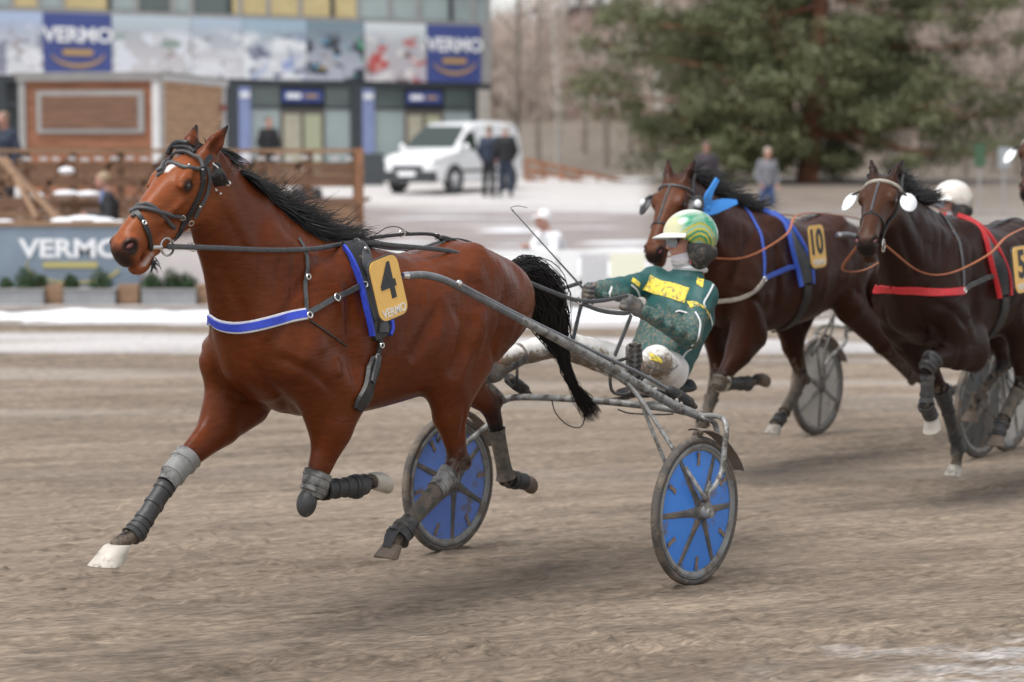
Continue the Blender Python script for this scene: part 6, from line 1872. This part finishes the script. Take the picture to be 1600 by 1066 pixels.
def jcol(v):
    rel = v - pel
    front = sstep(.0, .08, rel @ fw)
    low = 1 - sstep(.24, .46, rel @ cd)
    d1, t1 = near_seg(v, eln, hn)
    arm = (1 - sstep(.055, .09, d1)) * (1 - sstep(-.05, .01, v[:, 2] - (eln[2] + (hn[2] - eln[2]) * t1)))
    d2, t2 = near_seg(v, elf, hf_)
    arm2 = (1 - sstep(.055, .09, d2)) * .5
    return .05 + np.maximum(np.maximum(front * low * .46, front * .14), np.maximum(arm * .24, arm2 * .06))
JK = cloth(jk, 'jacket', M_JACKET, jcol)
# trousers
tr = SDF(.009)
tr.ell(pel + V3((.04, 0, -.03)), (.11, .165, .105), k=.05)
for a_, c_, d_ in ((hipn, knn, ftn), (hipf, knf, ftf)):
    tr.bone(a_, c_, .092, .068, k=.05)
    tr.bone(c_, c_ + (d_ - c_) * .82, .066, .05, k=.04)
def tcol(v):
    fwd = sstep(-.66, -.38, v[:, 0]); under = 1 - sstep(-.04, .06, v[:, 2] - 1.04)
    return .08 + fwd * (.24 + .34 * under)
TR = cloth(tr, 'trousers', M_TROUSER, tcol, amp=.010, sc=18, seed=11)
# patches, stripes and piping sewn on
def patch(sk, quad, name, m, nu=10, nv=6, off=.004):
    """A sewn panel following the cloth between four corner places (pixels or points)."""
    C = [sk.hit(*p)[0] if len(p) == 2 else V3(p) for p in quad]
    vs = []
    for i in range(nu + 1):
        for j in range(nv + 1):
            a, b_ = i / nu, j / nv
            p = (C[0] * (1 - a) + C[1] * a) * (1 - b_) + (C[3] * (1 - a) + C[2] * a) * b_
            h = sk.bvh.find_nearest(Vector(p)); vs.append((V3(h[0]), V3(h[1])))
    n1 = nv + 1; N_ = len(vs)
    V_ = [p + n * off for p, n in vs] + [p - n * .004 for p, n in vs]
    fs = []
    for i in range(nu):
        for j in range(nv):
            a = i * n1 + j
            fs += [(a, a + 1, a + n1 + 1, a + n1), (N_ + a, N_ + a + n1, N_ + a + n1 + 1, N_ + a + 1)]
    rim = [i * n1 for i in range(nu + 1)] + [nu * n1 + j for j in range(1, n1)] + [i * n1 + nv for i in range(nu - 1, -1, -1)] + [j for j in range(nv - 1, 0, -1)]
    for a, c in zip(rim, rim[1:] + rim[:1]): fs.append((a, c, N_ + c, N_ + a))
    mb = MB(); mb.add(V_, fs)
    return PD(mb, name, m, drv)
patch(JK, [(1016, 430), (1078, 450), (1070, 474), (1004, 453)], 'chest_panel', M_YP, 14, 6)
patch(JK, [(1073, 470), (1098, 482), (1106, 500), (1080, 482)], 'arm_band', M_YP, 8, 4)
patch(JK, [(1090, 432), (1100, 438), (1098, 450), (1089, 445)], 'shoulder_patch', M_YP, 4, 4)
patch(JK, [(988, 434), (1000, 443), (998, 449), (986, 440)], 'arm_band', M_YP, 6, 3)
patch(TR, [(1014, 552), (1033, 562), (1034, 568), (1016, 563)], 'hip_patch', M_YP, 6, 4)
for pts, w in (([(1114, 445), (1106, 462), (1098, 478), (1110, 498), (1112, 508)], .007), ([(1086, 488), (1094, 505), (1092, 520), (1080, 540)], .007), ([(1080, 545), (1066, 560), (1056, 572)], .007),
               ([(1056, 488), (1064, 486), (1074, 490)], .006), ([(955, 449), (952, 458), (953, 466)], .008), ([(986, 446), (994, 452), (999, 462)], .007)):
    P, Nn = JK.pins(pts, 5, .002)
    PD(MB().strap(P, Nn, w * 1.3, .004), 'piping', M_PIPE, drv)
P, Nn = TR.pins([(1010, 572), (1030, 578), (1048, 578), (1058, 570)], 5, .002)
PD(MB().strap(P, Nn, .006, .004), 'piping', M_TUBEB, drv)
# gaiter and collar
ga = SDF(.007)
ga.ell(hp(.045, 0, -.096), (.060, .062, .042), k=.03, ax=(look, hsd, hup))
ga.bone(hp(.02, 0, -.085), nek + V3((.01, 0, .0)), .064, .072, k=.03)
v, f_, _ = ga.surface(); 
v = v + (np.sin(((v - hdc) @ hup) * 260) * .0018)[:, None] * unit(look)
link('neck_gaiter', grid_mesh('neck_gaiter', v - np.array((DX, 0, 0)), f_), M_GAITER, drv)
PD(MB().tube(spline([nek + V3((.075 * math.cos(a), .078 * math.sin(a), .012 + .01 * math.cos(a))) for a in np.linspace(0, 2 * math.pi, 14, endpoint=False)], 3, True), .016, 8, closed=True), 'collar', M_PIPE, drv)
# helmet
hm = SDF(.006)
hm.ell(hp(-.012, 0, .035), (.142, .118, .125), k=.02, ax=(look, hsd, hup))
hm.bone(hp(-.06, 0, .0), hp(-.055, 0, -.06), (.09, .105), (.07, .085), k=.03, side=hsd)
hm.ell(hp(.10, 0, -.07), (.14, .16, .105), k=.012, ax=(look, hsd, hup), op=-1)
hm.ell(hp(.0, 0, -.20), (.16, .16, .11), k=.02, ax=(look, hsd, hup), op=-1)
hm.ell(hp(-.005, 0, .0), (.105, .088, .11), k=.01, ax=(look, hsd, hup), op=-1)
v, f_, _ = hm.surface()
r = v - hdc
a_, bb, cc = r @ look, r @ hsd, r @ hup
dist = np.sqrt((a_ + .0) ** 2 + (cc + .045) ** 2) + .012 * np.sin(a_ * 30)
grn, yel, wht, lg = np.array((.02, .27, .14)), np.array((.50, .44, .05)), np.array((.66, .68, .60)), np.array((.25, .42, .30))
c = np.array(lg)[None].repeat(len(v), 0)
bandi = np.floor(dist / .0125).astype(int)
side_ = dist < .128
pal = np.array([grn * .8, yel, lg, yel * .8, grn * .9, yel])
c = np.where(side_[:, None], pal[bandi % 6], c)
top = (1 - sstep(.11, .13, dist))
g2 = (sstep(.126, .14, dist) * (1 - sstep(.0, .05, a_ - .02)) * sstep(.35, .6, wob(v, 22, 4)))[:, None]
c = c * (1 - g2) + grn * g2
fr_w = (sstep(.03, .09, a_) * sstep(-.02, .03, cc))[:, None]
c = c * (1 - fr_w) + (wht * .55 + yel * .45) * fr_w
tw = sstep(.12, .155, cc)[:, None]
c = c * (1 - tw) + wht * tw
inner = (1 - sstep(.090, .097, np.sqrt((a_ + .005) ** 2 / 1.25 + bb ** 2 * 1.1 + cc ** 2 / 1.1)))[:, None]
c = c * (1 - inner) + np.array((.02, .02, .02)) * inner
ho = link('helmet', grid_mesh('helmet', v - np.array((DX, 0, 0)), f_, c), M_HELM, drv)
vz = MB(); vs = []; fs = []
A = np.linspace(-1.15, 1.15, 15)
for th in (0, .005):
    for a in A:
        for t in (0, .33, .66, 1):
            rad = .128 + .072 * t * math.cos(a * .9) ** .5
            vs.append(hp(rad * math.cos(a) - .012, rad * .86 * math.sin(a), .052 - .020 * t - .018 * math.sin(a) ** 2 + th))
n_ = len(A) * 4
for i in range(len(A) - 1):
    for j in range(3):
        b_ = i * 4 + j; fs += [(b_, b_ + 4, b_ + 5, b_ + 1), (n_ + b_, n_ + b_ + 1, n_ + b_ + 5, n_ + b_ + 4)]
    fs += [(i * 4 + 3, i * 4 + 7, n_ + i * 4 + 7, n_ + i * 4 + 3)]
PD(vz.add(vs, fs), 'visor', M_VISOR, ho)
for g in (-1, 1):
    e = SDF(.006)
    e.ell(hp(-.018, g * .088, -.048), (.062, .022, .064), k=.02, ax=(look, hsd, hup))
    e.ell(hp(-.025, g * .072, -.105), (.055, .03, .05), k=.03, ax=(look, hsd, hup))
    e.bone(hp(-.03, g * .082, -.075), hp(-.085, g * .04, -.07), .036, .05, k=.03)
    v, f_, _ = e.surface()
    eo = link('ear_guard', grid_mesh('ear_guard', v - np.array((DX, 0, 0)), f_), M_PAD, ho)
    PD(MB().lathe([(.0, .022), (.020, .022), (.024, .018), (.024, .01)], hp(-.012, g * .092, -.05), hsd * g, 18, closed=False), 'ear_cup', M_RUBBER, eo)
    PD(MB().tube([hp(-.0, g * .085, -.075), hp(.03, g * .07, -.105), hp(.05, g * .03, -.12), hp(.055, 0, -.122)], .008, 6, flat=.4), 'chin_strap', M_PAD, ho)
PD(MB().ball(hp(.022, -.075 if (hsd[1] > 0) else .075, -.105), (.012, .008, .018), 8, 6), 'buckle', M_RED, ho)
PD(MB().ball(hp(.022, .078 if (hsd[1] > 0) else -.078, -.105), (.012, .008, .018), 8, 6), 'buckle', M_RED, ho)
for g in (-1, 1):
    ol = [(-.026, -.018), (.02, -.022), (.03, -.004), (.028, .016), (-.028, .016), (-.032, .0)]
    gd = unit(look * .86 + hsd * g * .5)
    PD(MB().prism(ol, hp(.098, g * .036, .0), np.cross(hup, gd) * 1.15, hup * 1.25, .006), 'goggle_lens', M_GOGGLE, drv)
    PD(MB().tube([hp(.09, g * .058, .016), hp(.06, g * .078, .016), hp(.0, g * .09, .012)], .005, 6), 'goggle_arm', M_PAD, drv)
# gloved hands
def fist(c, h, gax, nrm, sg):
    c, h = V3(c), unit(V3(h)); gax = unit(V3(gax) - h * (V3(gax) @ h)); n = unit(V3(nrm) - h * (V3(nrm) @ h) - gax * (V3(nrm) @ gax))
    s = SDF(.0042)
    s.bone(c - h * .075, c - h * .03, (.026, .032), (.02, .035), k=.02, side=gax)
    s.bone(c - h * .03, c + h * .03, (.018, .038), (.017, .042), k=.02, side=gax)
    for o, L in ((-.033, .9), (-.011, 1.0), (.012, .96), (.033, .8)):
        p0 = c + h * .032 + gax * o
        p1 = p0 + (h * .45 + n * .9) * .034 * L
        p2 = p1 + (-h * .75 + n * .5) * .027 * L
        p3 = p2 + (-h * .55 - n * .8) * .020 * L
        s.bone(p0, p1, .0115, .0105, k=.006); s.bone(p1, p2, .0105, .0098, k=.006); s.bone(p2, p3, .0095, .0085, k=.006)
    t0 = c - h * .02 + gax * .040 + n * .008; t1 = t0 + (h * .55 + n * .7) * .034 + gax * .006; t2 = t1 + (h * .65 + n * .35 - gax * .25) * .028
    s.bone(t0, t1, .014, .0115, k=.01); s.bone(t1, t2, .0115, .0095, k=.006)
    v, f_, _ = s.surface(smooth=1)
    return link('glove', grid_mesh('glove', v - np.array((DX, 0, 0)), f_), M_GLOVE, drv)
fist(hn, (hn - eln) + V3((.0, 0, .05)), (.35, -.2, .9), (-.1, -1, -.25), 1)
fist(hf_, (hf_ - elf), (.35, .2, .9), (-.1, 1, -.25), -1)
# boots, soles towards the track ahead
for sg, ft in ((1, ftn), (-1, ftf)):
    kn_ = knn if sg > 0 else knf
    ld = unit(ft - kn_)
    sn = unit(V3((.74, .64, -.20))) if sg > 0 else unit(V3((.95, -.1, -.25)))
    tu = unit(V3((0, 0, 1)) - sn * sn[2]); sdx = np.cross(tu, sn)
    bt = SDF(.008)
    sc_ = ft
    bt.bone(sc_ - tu * .07, sc_ + tu * .10, (.035, .036), (.028, .042), k=.03, side=sdx)
    bt.ell(sc_ - tu * .06 - sn * .035, (.05, .038, .05), k=.03, ax=(sn, sdx, tu))
    bt.bone(sc_ - tu * .05 - sn * .05, sc_ - ld * .20, .046, .056, k=.03)
    v, f_, _ = bt.surface()
    bo = link('boot', grid_mesh('boot', v - np.array((DX, 0, 0)), f_), M_SOLE, drv)
    ol = []
    for a in np.linspace(0, 2 * math.pi, 24, endpoint=False):
        y = math.sin(a); wd = .042 if y > 0 else .034
        ol.append((wd * math.cos(a) * (1 - .12 * math.exp(-((y + .15) / .25) ** 2)), .125 * y))
    so = PD(MB().prism(ol, sc_ + tu * .015 + sn * .028, sdx, tu, .012 if np.cross(sdx, tu) @ sn > 0 else -.012), 'sole', M_SOLE, bo)
    tread = MB()
    for i in range(9):
        yy = -.10 + i * .026
        for xx in (-.018, .018):
            tread.box(sc_ + tu * (.015 + yy) + sdx * xx + sn * .043, (.024, .013, .012), (unit(sdx + tu * (.5 if xx > 0 else -.5)), unit(tu - sdx * (.5 if xx > 0 else -.5)), sn))
    PD(tread, 'tread', M_RUBBER, bo)
# whip in the far hand
wh = empty('driving_whip', T4.world((DX, 0, 0)), T4.rz, 'long thin whip held upright in the driver of the leading sulky\'s far hand', 'whip')
tip = q(801, 329, -.25); butt = q(926, 475, -.12); grip = q(912, 452, -.13)
PD(MB().tube([butt, grip, grip + (tip - grip) * .5, tip], [.008, .007, .0042, .0028], 6), 'stock', M_TUBEB, wh)
PD(MB().tube(spline([tip, tip + V3((.015, 0, .014)), tip + V3((-.03, .01, .022)), tip + V3((-.09, .02, .012))], 5), .0016, 5), 'lash', M_RUBBER, wh)
PD(MB().ball(tip, .005, 6, 5), 'tip', M_RUBBER, wh)
# ------------------------------------------------------------------ the horses behind: numbers 10 and 5, and one more at the edge of the picture
T10 = Frame(2.81 - .616 * .38, 16.34 - .788 * .38, 52.0)
T5 = Frame(3.6 - .616 * .05, 14.9 - .788 * .05, 52.0)
M_BLUES = mat('bright_blue_webbing', (.05, .12, .55), rough=.55, noise=.15, nscale=40)
M_REDS = mat('red_webbing', (.55, .03, .035), rough=.5, noise=.15, nscale=40)
M_TAN = mat('orange_leather_rein', (.36, .12, .05), rough=.5, noise=.2, nscale=30)
M_CUP = mat('white_eye_cup', (.78, .80, .82), rough=.4)
M_PALEB = mat('pale_leather', (.42, .38, .32), rough=.6, noise=.2, nscale=30)
def rival(T, J, label, coat, dark, face, boots, hoofs, name_mat, mane_dir, tail, res=.013, ears=None, seed=9, crest_end=1.75, ml=.36):
    h = Horse(T, J, res, coat=coat, dark=dark, face=face, ears=ears)
    sculpt(h, MUSCLE)
    root = empty('trotting_horse', T.world((OX, 0, 0)), T.rz, label, 'horse', 'harness racing horses')
    link('body', grid_mesh('body', off4(h.v), h.f, h.col, h.mud), coat_mat(name_mat, .40), root)
    for g in (-1, 1):
        P4(MB().ball(h.hd(.248, .05, g * .088), .0205, 14, 10), 'eye', M_EYE, root)
        P4(MB().ball(h.hd(.594, .033, g * .044), (.02, .011, .014), 10, 6, ax=(h.e1, h.e2, h.sd)), 'nostril', M_NOSTRIL, root)
    for k, n, t, m in hoofs: P4(hoof_mesh(J[k], n, t, (0, 1, 0), 1.08), 'hoof', m, root)
    for nm, a, b, r0, r1, m in boots: P4(fitted(h, a, b, .009, n=7, straps=0 if 'tape' in nm else 2), nm, m, root)
    rg = np.random.RandomState(seed)
    mn = MB()
    cr = spline([h.hd(-.01, .03, 0), J['poll'] * .55 + V3((1.62, 0, 1.66)) * .45 + V3((0, 0, .06)), V3((crest_end, 0, 1.70))], 14)
    cr, _ = h.snap(cr, -.004)
    for i in range(800):
        k = rg.rand() * (len(cr) - 1); a = int(min(k, len(cr) - 2)); ro = cr[a] * (1 - k + a) + cr[a + 1] * (k - a) + V3((0, rg.normal() * .012, 0))
        strands(mn, ro, V3(mane_dir) + rg.normal(size=3) * .15, rg.uniform(.10, ml), rg, n=6, r=rg.uniform(.002, .0045), wave=.12, drop=.05, dirs=(-1, 0, 0), jitter=.12)
    P4(mn, 'mane', M_HAIR, root)
    P4(tail_hair(T, tail, [.035, .06, .085, .07, .05, .03], rg, n=200, r=.005), 'tail', M_HAIR, root)
    return h, root
def L_(J, a, b, t): return V3(J[a]) * (1 - t) + V3(J[b]) * t
q = T10.px
J10 = dict(poll=q(1066, 281, 0), muz=q(1021, 402, .08),
           nel=q(1176, 520, .19), nkn=q(1122, 600, .16), nff=q(1166, 600, .155), nfh=q(1184, 593, .155), nbk=(0, 0, 1),
           fel=q(1136, 520, -.19), fkn=q(1115, 612, -.15), fff=q(1097, 664, -.14), ffh=q(1089, 682, -.14), fbk=(-1, 0, 0),
           fst=(1.05, -.19, 1.0), fhk=q(1254, 594, -.17), fhf=q(1222, 650, -.16), fhh=q(1212, 664, -.16),
           nst=(.85, .19, 1.03), nhk=q(1428, 586, .17), nhf=q(1482, 612, .16), nhh=q(1495, 609, .16))
d_ = V3(J10['muz'] - J10['poll']); J10['hside'] = unit(V3((-d_[1], d_[0], 0)))
boots10 = [('tendon_boot', L_(J10, 'nkn', 'nff', .18), L_(J10, 'nkn', 'nff', 1.05), .05, .06, M_BOOT), ('knee_boot', L_(J10, 'nel', 'nkn', .9), V3(J10['nkn']) + V3((0.01, 0, -.03)), .055, .056, M_TAPE), ('knee_strap', L_(J10, 'nkn', 'nff', .10), L_(J10, 'nkn', 'nff', .18), .052, .052, M_PALEB),
           ('leg_tape', L_(J10, 'fhk', 'fhf', .3), L_(J10, 'fhk', 'fhf', .9), .042, .044, M_TAPE), ('bell_boot', L_(J10, 'fhf', 'fhh', .2), L_(J10, 'fhf', 'fhh', 1.0), .045, .055, M_BOOT), ('shin_boot', L_(J10, 'nhk', 'nhf', .3), L_(J10, 'nhk', 'nhf', 1.0), .045, .05, M_BOOT), ('leg_tape', L_(J10, 'fkn', 'fff', .2), L_(J10, 'fkn', 'fff', .95), .044, .046, M_TAPE)]
tail10 = [V3((.43, 0, 1.47)), V3((.30, 0, 1.46)), V3((.18, 0, 1.36)), V3((.12, 0, 1.15)), V3((.06, 0, .95)), V3((-.02, 0, .8))]
h10, horse10 = rival(T10, J10, 'dark bay trotting horse with blue harness and number ten plate, behind the green jacketed driver', (.042, .0145, .008), (.016, .013, .012), (.10, .034, .015), boots10,
                     [('nfh', (-.95, 0, .3), (-.3, 0, -.95), M_HOOFD), ('ffh', (.3, 0, -1), (1, 0, .3), M_HOOFD), ('fhh', (.3, 0, -1), (1, 0, .3), M_HOOF), ('nhh', (-1, 0, .1), (-.1, 0, -1), M_HOOFD)], 'dark_bay_coat', (-.9, 0, .3), tail10)
q = T5.px
J5 = dict(poll=q(1385, 285, .02), muz=q(1350, 398, .19),
          nel=q(1522, 548, .19), nkn=q(1450, 562, .16), nff=q(1447, 636, .155), nfh=q(1456, 652, .155), nbk=(-1, 0, 0),
          fel=(1.80, -.19, .96), fkn=(1.46, -.15, .60), fff=(1.27, -.14, .25), ffh=(1.30, -.14, .16), fbk=(-1, 0, 0),
          nst=(1.18, .2, 1.0), nhk=q(1597, 598, .18), nhf=q(1566, 660, .17), nhh=q(1560, 680, .17),
          fst=(.80, -.18, 1.04), fhk=(.62, -.17, .72), fhf=(1.0, -.16, .55), fhh=(1.06, -.16, .46))
d_ = V3(J5['muz'] - J5['poll']); J5['hside'] = unit(V3((-d_[1], d_[0], 0)))
boots5 = [('knee_boot', L_(J5, 'nel', 'nkn', .88), V3(J5['nkn']) + V3((.02, 0, -.07)), .064, .055, M_BOOT), ('tendon_boot', L_(J5, 'nkn', 'nff', .3), L_(J5, 'nkn', 'nff', .9), .042, .044, M_BOOT), ('fetlock_boot', L_(J5, 'nkn', 'nff', .92), L_(J5, 'nff', 'nfh', .9), .05, .058, M_BOOT),
          ('knee_boot', L_(J5, 'fel', 'fkn', .9), L_(J5, 'fkn', 'fff', .22), .056, .05, M_BOOT), ('tendon_boot', L_(J5, 'fkn', 'fff', .22), L_(J5, 'fkn', 'fff', 1.02), .044, .048, M_BOOT), ('leg_tape', L_(J5, 'nhk', 'nhf', .25), L_(J5, 'nhk', 'nhf', .9), .044, .046, M_TAPE), ('bell_boot', L_(J5, 'nhf', 'nhh', .0), L_(J5, 'nhf', 'nhh', 1.1), .05, .058, M_BOOT)]
h5, horse5 = rival(T5, J5, 'very dark brown trotting horse with red harness and number five plate at the right edge', (.024, .0102, .007), (.015, .012, .011), (.058, .023, .012), boots5,
                   [('nfh', (-.4, 0, -.9), (.9, 0, -.4), M_HOOF), ('ffh', (.2, 0, -1), (1, 0, .2), M_HOOF), ('nhh', (.2, 0, -1), (1, 0, .2), M_HOOFD), ('fhh', (.2, 0, -1), (1, 0, .2), M_HOOFD)], 'very_dark_coat', (-.9, 0, .45), tail10, seed=10, crest_end=2.08, ml=.26)
def head_gear(h, T, label, cup_m, band_m, cups=True, ring_cups=False):
    b = empty('bridle', T.world((OX, 0, 0)), T.rz, label, 'bridle', 'bridles')
    def loop(pts, r, nm, m):
        P, Nn = h.snap(spline([h.hd(*p) for p in pts], 6), r * .6); P4(MB().tube(P, r, 6), nm, m, b)
    loop([(.10, -.04, .13), (.13, .08, .10), (.14, .14, .0), (.13, .08, -.10), (.10, -.04, -.13)], .010, 'browband', band_m)
    loop([(.42, -.12, .09), (.42, .0, .10), (.43, .12, .0), (.42, .0, -.10), (.42, -.12, -.09)], .009, 'noseband', M_LEATHER)
    for g in (1, -1):
        loop([(.0, .05, g * .1), (.12, -.02, g * .14), (.28, -.06, g * .12), (.47, -.07, g * .09)], .010, 'cheek_strap', M_LEATHER)
        c = h.hd(.49, -.075, g * .062)
        P4(ring(c, .034, .005, h.sd, n=18), 'bit_ring', M_STEEL, b)
        if cups:
            o = h.hd(.235, .02, g * .16)
            mb = MB(); vs = []; fs = []
            n_ = unit(h.e2 * .85 + h.sd * g * .5); ax = (h.e1, unit(np.cross(n_, h.e1)), n_)
            for th in (0, .006):
                for i in range(5):
                    for k in range(14):
                        r_ = i / 4; a = 2 * math.pi * k / 14
                        vs.append(o + ax[0] * .078 * r_ * math.cos(a) + ax[1] * .048 * r_ * math.sin(a) * 1.0 + ax[2] * (.022 * (1 - r_ ** 2) + th) - h.e1 * .01)
            for i in range(4):
                for k in range(14):
                    k2 = (k + 1) % 14
                    fs += [(i * 14 + k, i * 14 + k2, (i + 1) * 14 + k2, (i + 1) * 14 + k), (70 + i * 14 + k, 70 + (i + 1) * 14 + k, 70 + (i + 1) * 14 + k2, 70 + i * 14 + k2)]
            for k in range(14): fs.append((56 + k, 56 + (k + 1) % 14, 126 + (k + 1) % 14, 126 + k))
            cp = P4(mb.add(vs, fs), 'eye_cup', cup_m, b)
            P4(MB().tube([h.hd(.17, .06, g * .10), h.hd(.2, .05, g * .15)], .006, 6), 'cup_arm', M_LEATHER, b)
    loop([(.14, .13, 0), (.28, .13, 0), (.42, .12, 0)], .007, 'face_strap', M_LEATHERG)
    return b
def race_harness(h, T, label, coll_m, trim_m, xs=0.0, trace_m=None, drop=0.0):
    r = empty('harness', T.world((OX, 0, 0)), T.rz, label, 'harness', 'race harnesses')
    def lay(pts, w, t, nm, m, off=.004):
        P, Nn = h.snap(spline(pts, 6), off); P4(MB().strap(P, Nn, w, t), nm, m, r)
    for g in (1, -1):
        S = lambda x, y, z: V3((x + xs, g * y, z))
        lay([S(1.60, .05, 1.72), S(1.58, .2, 1.55), S(1.56, .3, 1.40), S(1.54, .33, 1.22)], .13, .018, 'saddle_pad', M_LEATHER)
        lay([S(1.665, .05, 1.72), S(1.65, .2, 1.55), S(1.63, .3, 1.40), S(1.61, .33, 1.20)], .016, .026, 'pad_trim', trim_m)
        lay([S(1.53, .05, 1.72), S(1.51, .2, 1.55), S(1.49, .3, 1.40), S(1.47, .33, 1.20)], .016, .026, 'pad_trim', trim_m)
        lay([S(1.54, .34, 1.2), S(1.54, .33, 1.08), S(1.56, .2, .88), S(1.56, .06, .86)], .07, .012, 'girth', M_LEATHER)
        lay([S(1.58, .34, 1.34), S(1.80, .32, 1.30), S(2.0, .30, 1.26)], .03, .006, 'trace_strap', trace_m or M_LEATHERG)
        lay([S(2.0, .30, 1.26), S(2.18, .22, 1.25 - drop), S(2.32, .10, 1.26 - drop * 1.6), S(2.36, .0, 1.27 - drop * 1.8)], .045 if not drop else .025, .008, 'breast_collar', coll_m)
        lay([S(2.0, .30, 1.26), S(1.97, .26, 1.42), S(1.92, .18, 1.6), S(1.86, .05, 1.75)], .02, .006, 'neck_strap', trim_m if coll_m is not M_REDS else M_LEATHERG)
        P4(ring(h.snap([S(2.0, .30, 1.26)], .012)[0][0], .014, .004, (0, 1, 0), n=12), 'buckle', M_STEEL, r)
    P, Nn = h.snap(spline([V3((x, 0, 1.75)) for x in (1.55, 1.3, 1.0, .7, .45)], 6), .006); P4(MB().strap(P, Nn, .022, .006), 'back_strap', M_LEATHER, r)
    return r
b10 = head_gear(h10, T10, 'black bridle with round eye cups on the number ten horse', M_LEATHER, M_LEATHERG)
for g in (1, -1): P4(MB().ball(h10.hd(.225, .03, g * .175), (.022, .03, .03), 10, 8, ax=(h10.sd, h10.e1, h10.e2)), 'cup_lining', M_CUP, b10)
b5 = head_gear(h5, T5, 'bridle with white eye cups on the number five horse', M_CUP, M_PALEB)
race_harness(h10, T10, 'black harness with bright blue trim on the number ten horse', M_PALEB, M_BLUES, trace_m=M_BLUES, drop=.10)
race_harness(h5, T5, 'black harness with red trim and red breast collar on the number five horse', M_REDS, M_REDS)
def rein_pair(T, h, pts, label, m=M_TAN):
    r = empty('reins', T.world((OX, 0, 0)), T.rz, label, 'reins', 'driving reins')
    for g in (1, -1):
        P = spline([V3((a, b * g, c)) if i else h.hd(.49, -.075, g * .075) for i, (a, b, c) in enumerate(pts)], 6)
        P4(MB().tube(P, .009, 6, flat=.5), 'rein', m, r)
rein_pair(T10, h10, [(0, 0, 0), (2.5, .2, 1.40), (2.2, .26, 1.40), (1.8, .28, 1.52), (1.55, .22, 1.64), (1.0, .2, 1.62), (.5, .16, 1.55), (0, .13, 1.38), (-.35, .12, 1.3)], 'orange brown reins of the number ten horse')
rein_pair(T5, h5, [(0, 0, 0), (2.5, .24, 1.38), (2.2, .27, 1.36), (1.8, .30, 1.45), (1.55, .30, 1.55), (1.0, .24, 1.60), (.5, .2, 1.50), (0, .13, 1.38)], 'orange brown reins of the number five horse')
number_plate(T10, T10.px(1277, 385, .37), '10', 'yellow plate with black number ten', w=.185, h=.265, nh=.165, lean=.05)
number_plate(T5, T5.px(1596, 421, .37), '5', 'yellow plate with black number five at the right picture edge', w=.185, h=.265, nh=.165, lean=.05)
# blue cloth bow fluttering behind the ear of number ten
bw = empty('ear_bow', T10.world((OX, 0, 0)), T10.rz, 'bright blue cloth bow flapping behind the ear of the number ten horse', 'bow')
M_BOW = mat('bright_blue_cloth', (.06, .30, .80), rough=.7, noise=.15, nscale=10, bump=.3, bscale=20)
q = T10.px
for pts, w in (([(1103, 331, .10), (1105, 310, .11), (1112, 295, .12), (1120, 280, .13)], [.05, .06, .035, .03]), ([(1100, 333, .10), (1115, 325, .12), (1133, 319, .15), (1150, 316, .17)], [.05, .085, .07, .03])):
    P = spline([q(*p) for p in pts], 5); P4(MB().strap(P, [(.2, 1, .3)] * len(P), w, .012), 'loop', M_BOW, bw)
P4(MB().ball(q(1104, 326, .10), (.03, .025, .03), 10, 8), 'knot', M_BOW, bw)

# ---- sulkies and the driver of number ten, copied from the leading team
M_DISCW = mat('dull_white_wheel_disc', (.52, .50, .47), rough=.5, noise=.1, nscale=6, mud=.15, mscale=6)
M_DISCK = mat('dark_grey_wheel_disc', (.065, .07, .07), rough=.45, noise=.2, nscale=6, mud=.3, mscale=6)
def override(o, m):
    o.material_slots[0].link = 'OBJECT'; o.material_slots[0].material = m
def kids(o): return [c for ch in o.children for c in [ch] + kids(ch)]
def sulky_copy(T, ox, label, disc):
    c = copy_tree(sul4); c.location = T.world((ox, 0, 0)); c.rotation_euler = (0, 0, T.rz); c['label'] = label
    for k in kids(c):
        n = k.name.split('.')[0]
        if n == 'disc': override(k, disc)
        if n == 'sticker': override(k, disc)
        if n == 'spoke': override(k, M_RIM if disc is M_DISCW else M_SPOKE)
    return c
sulky_copy(T10, -.34, 'racing sulky with dull white disc wheels behind the number ten horse', M_DISCW)
sulky_copy(T5, -.22, 'racing sulky with dark disc wheels behind the number five horse', M_DISCK)
dc = copy_tree(drv); dc.location = T10.world((DX + .16, 0, 0.10)); dc.rotation_euler = (0, 0, T10.rz)
dc['label'] = 'driver in white jacket with white and orange helmet sitting behind the number ten horse'
M_WJ = mat('white_race_jacket', (.66, .66, .70), rough=.65, noise=.12, nscale=14, bump=.4, bscale=22, mud=.2, mscale=8)
M_WT = mat('muddy_white_trousers', (.60, .57, .54), rough=.7, noise=.15, nscale=14, mud=.35, mscale=8)
M_WH = mat('white_orange_helmet', (.78, .74, .68), rough=.25, noise=.1, nscale=12, mud=.25, mscale=9, mudcol=(.55, .26, .10), coat=.4)
for k in kids(dc):
    n = k.name.split('.')[0]
    if n == 'jacket': override(k, M_WJ)
    elif n == 'trousers': override(k, M_WT)
    elif n == 'helmet': override(k, M_WH)
    elif n in ('chest_panel', 'arm_band', 'shoulder_patch', 'hip_patch', 'piping'): override(k, M_NAVY if n in ('chest_panel', 'arm_band') else M_WJ)
# ---- one more horse just entering at the right
h6 = copy_tree(horse5); h6['label'] = 'dark horse entering at the right picture edge, only its muzzle in view'
b6 = copy_tree(b5); b6['label'] = 'bridle with white eye cups on the horse entering at the right edge'
s6 = 1.14
cupl = h5.hd(.225, .03, -.155) - V3((OX, 0, 0))
want = at_depth(1579, 268, 16.6)
base = want - (T5.f * cupl[0] + T5.l * cupl[1] + V3((0, 0, cupl[2]))) * s6
base[2] = 0
for o in (h6, b6): o.location = base; o.scale = (s6,) * 3
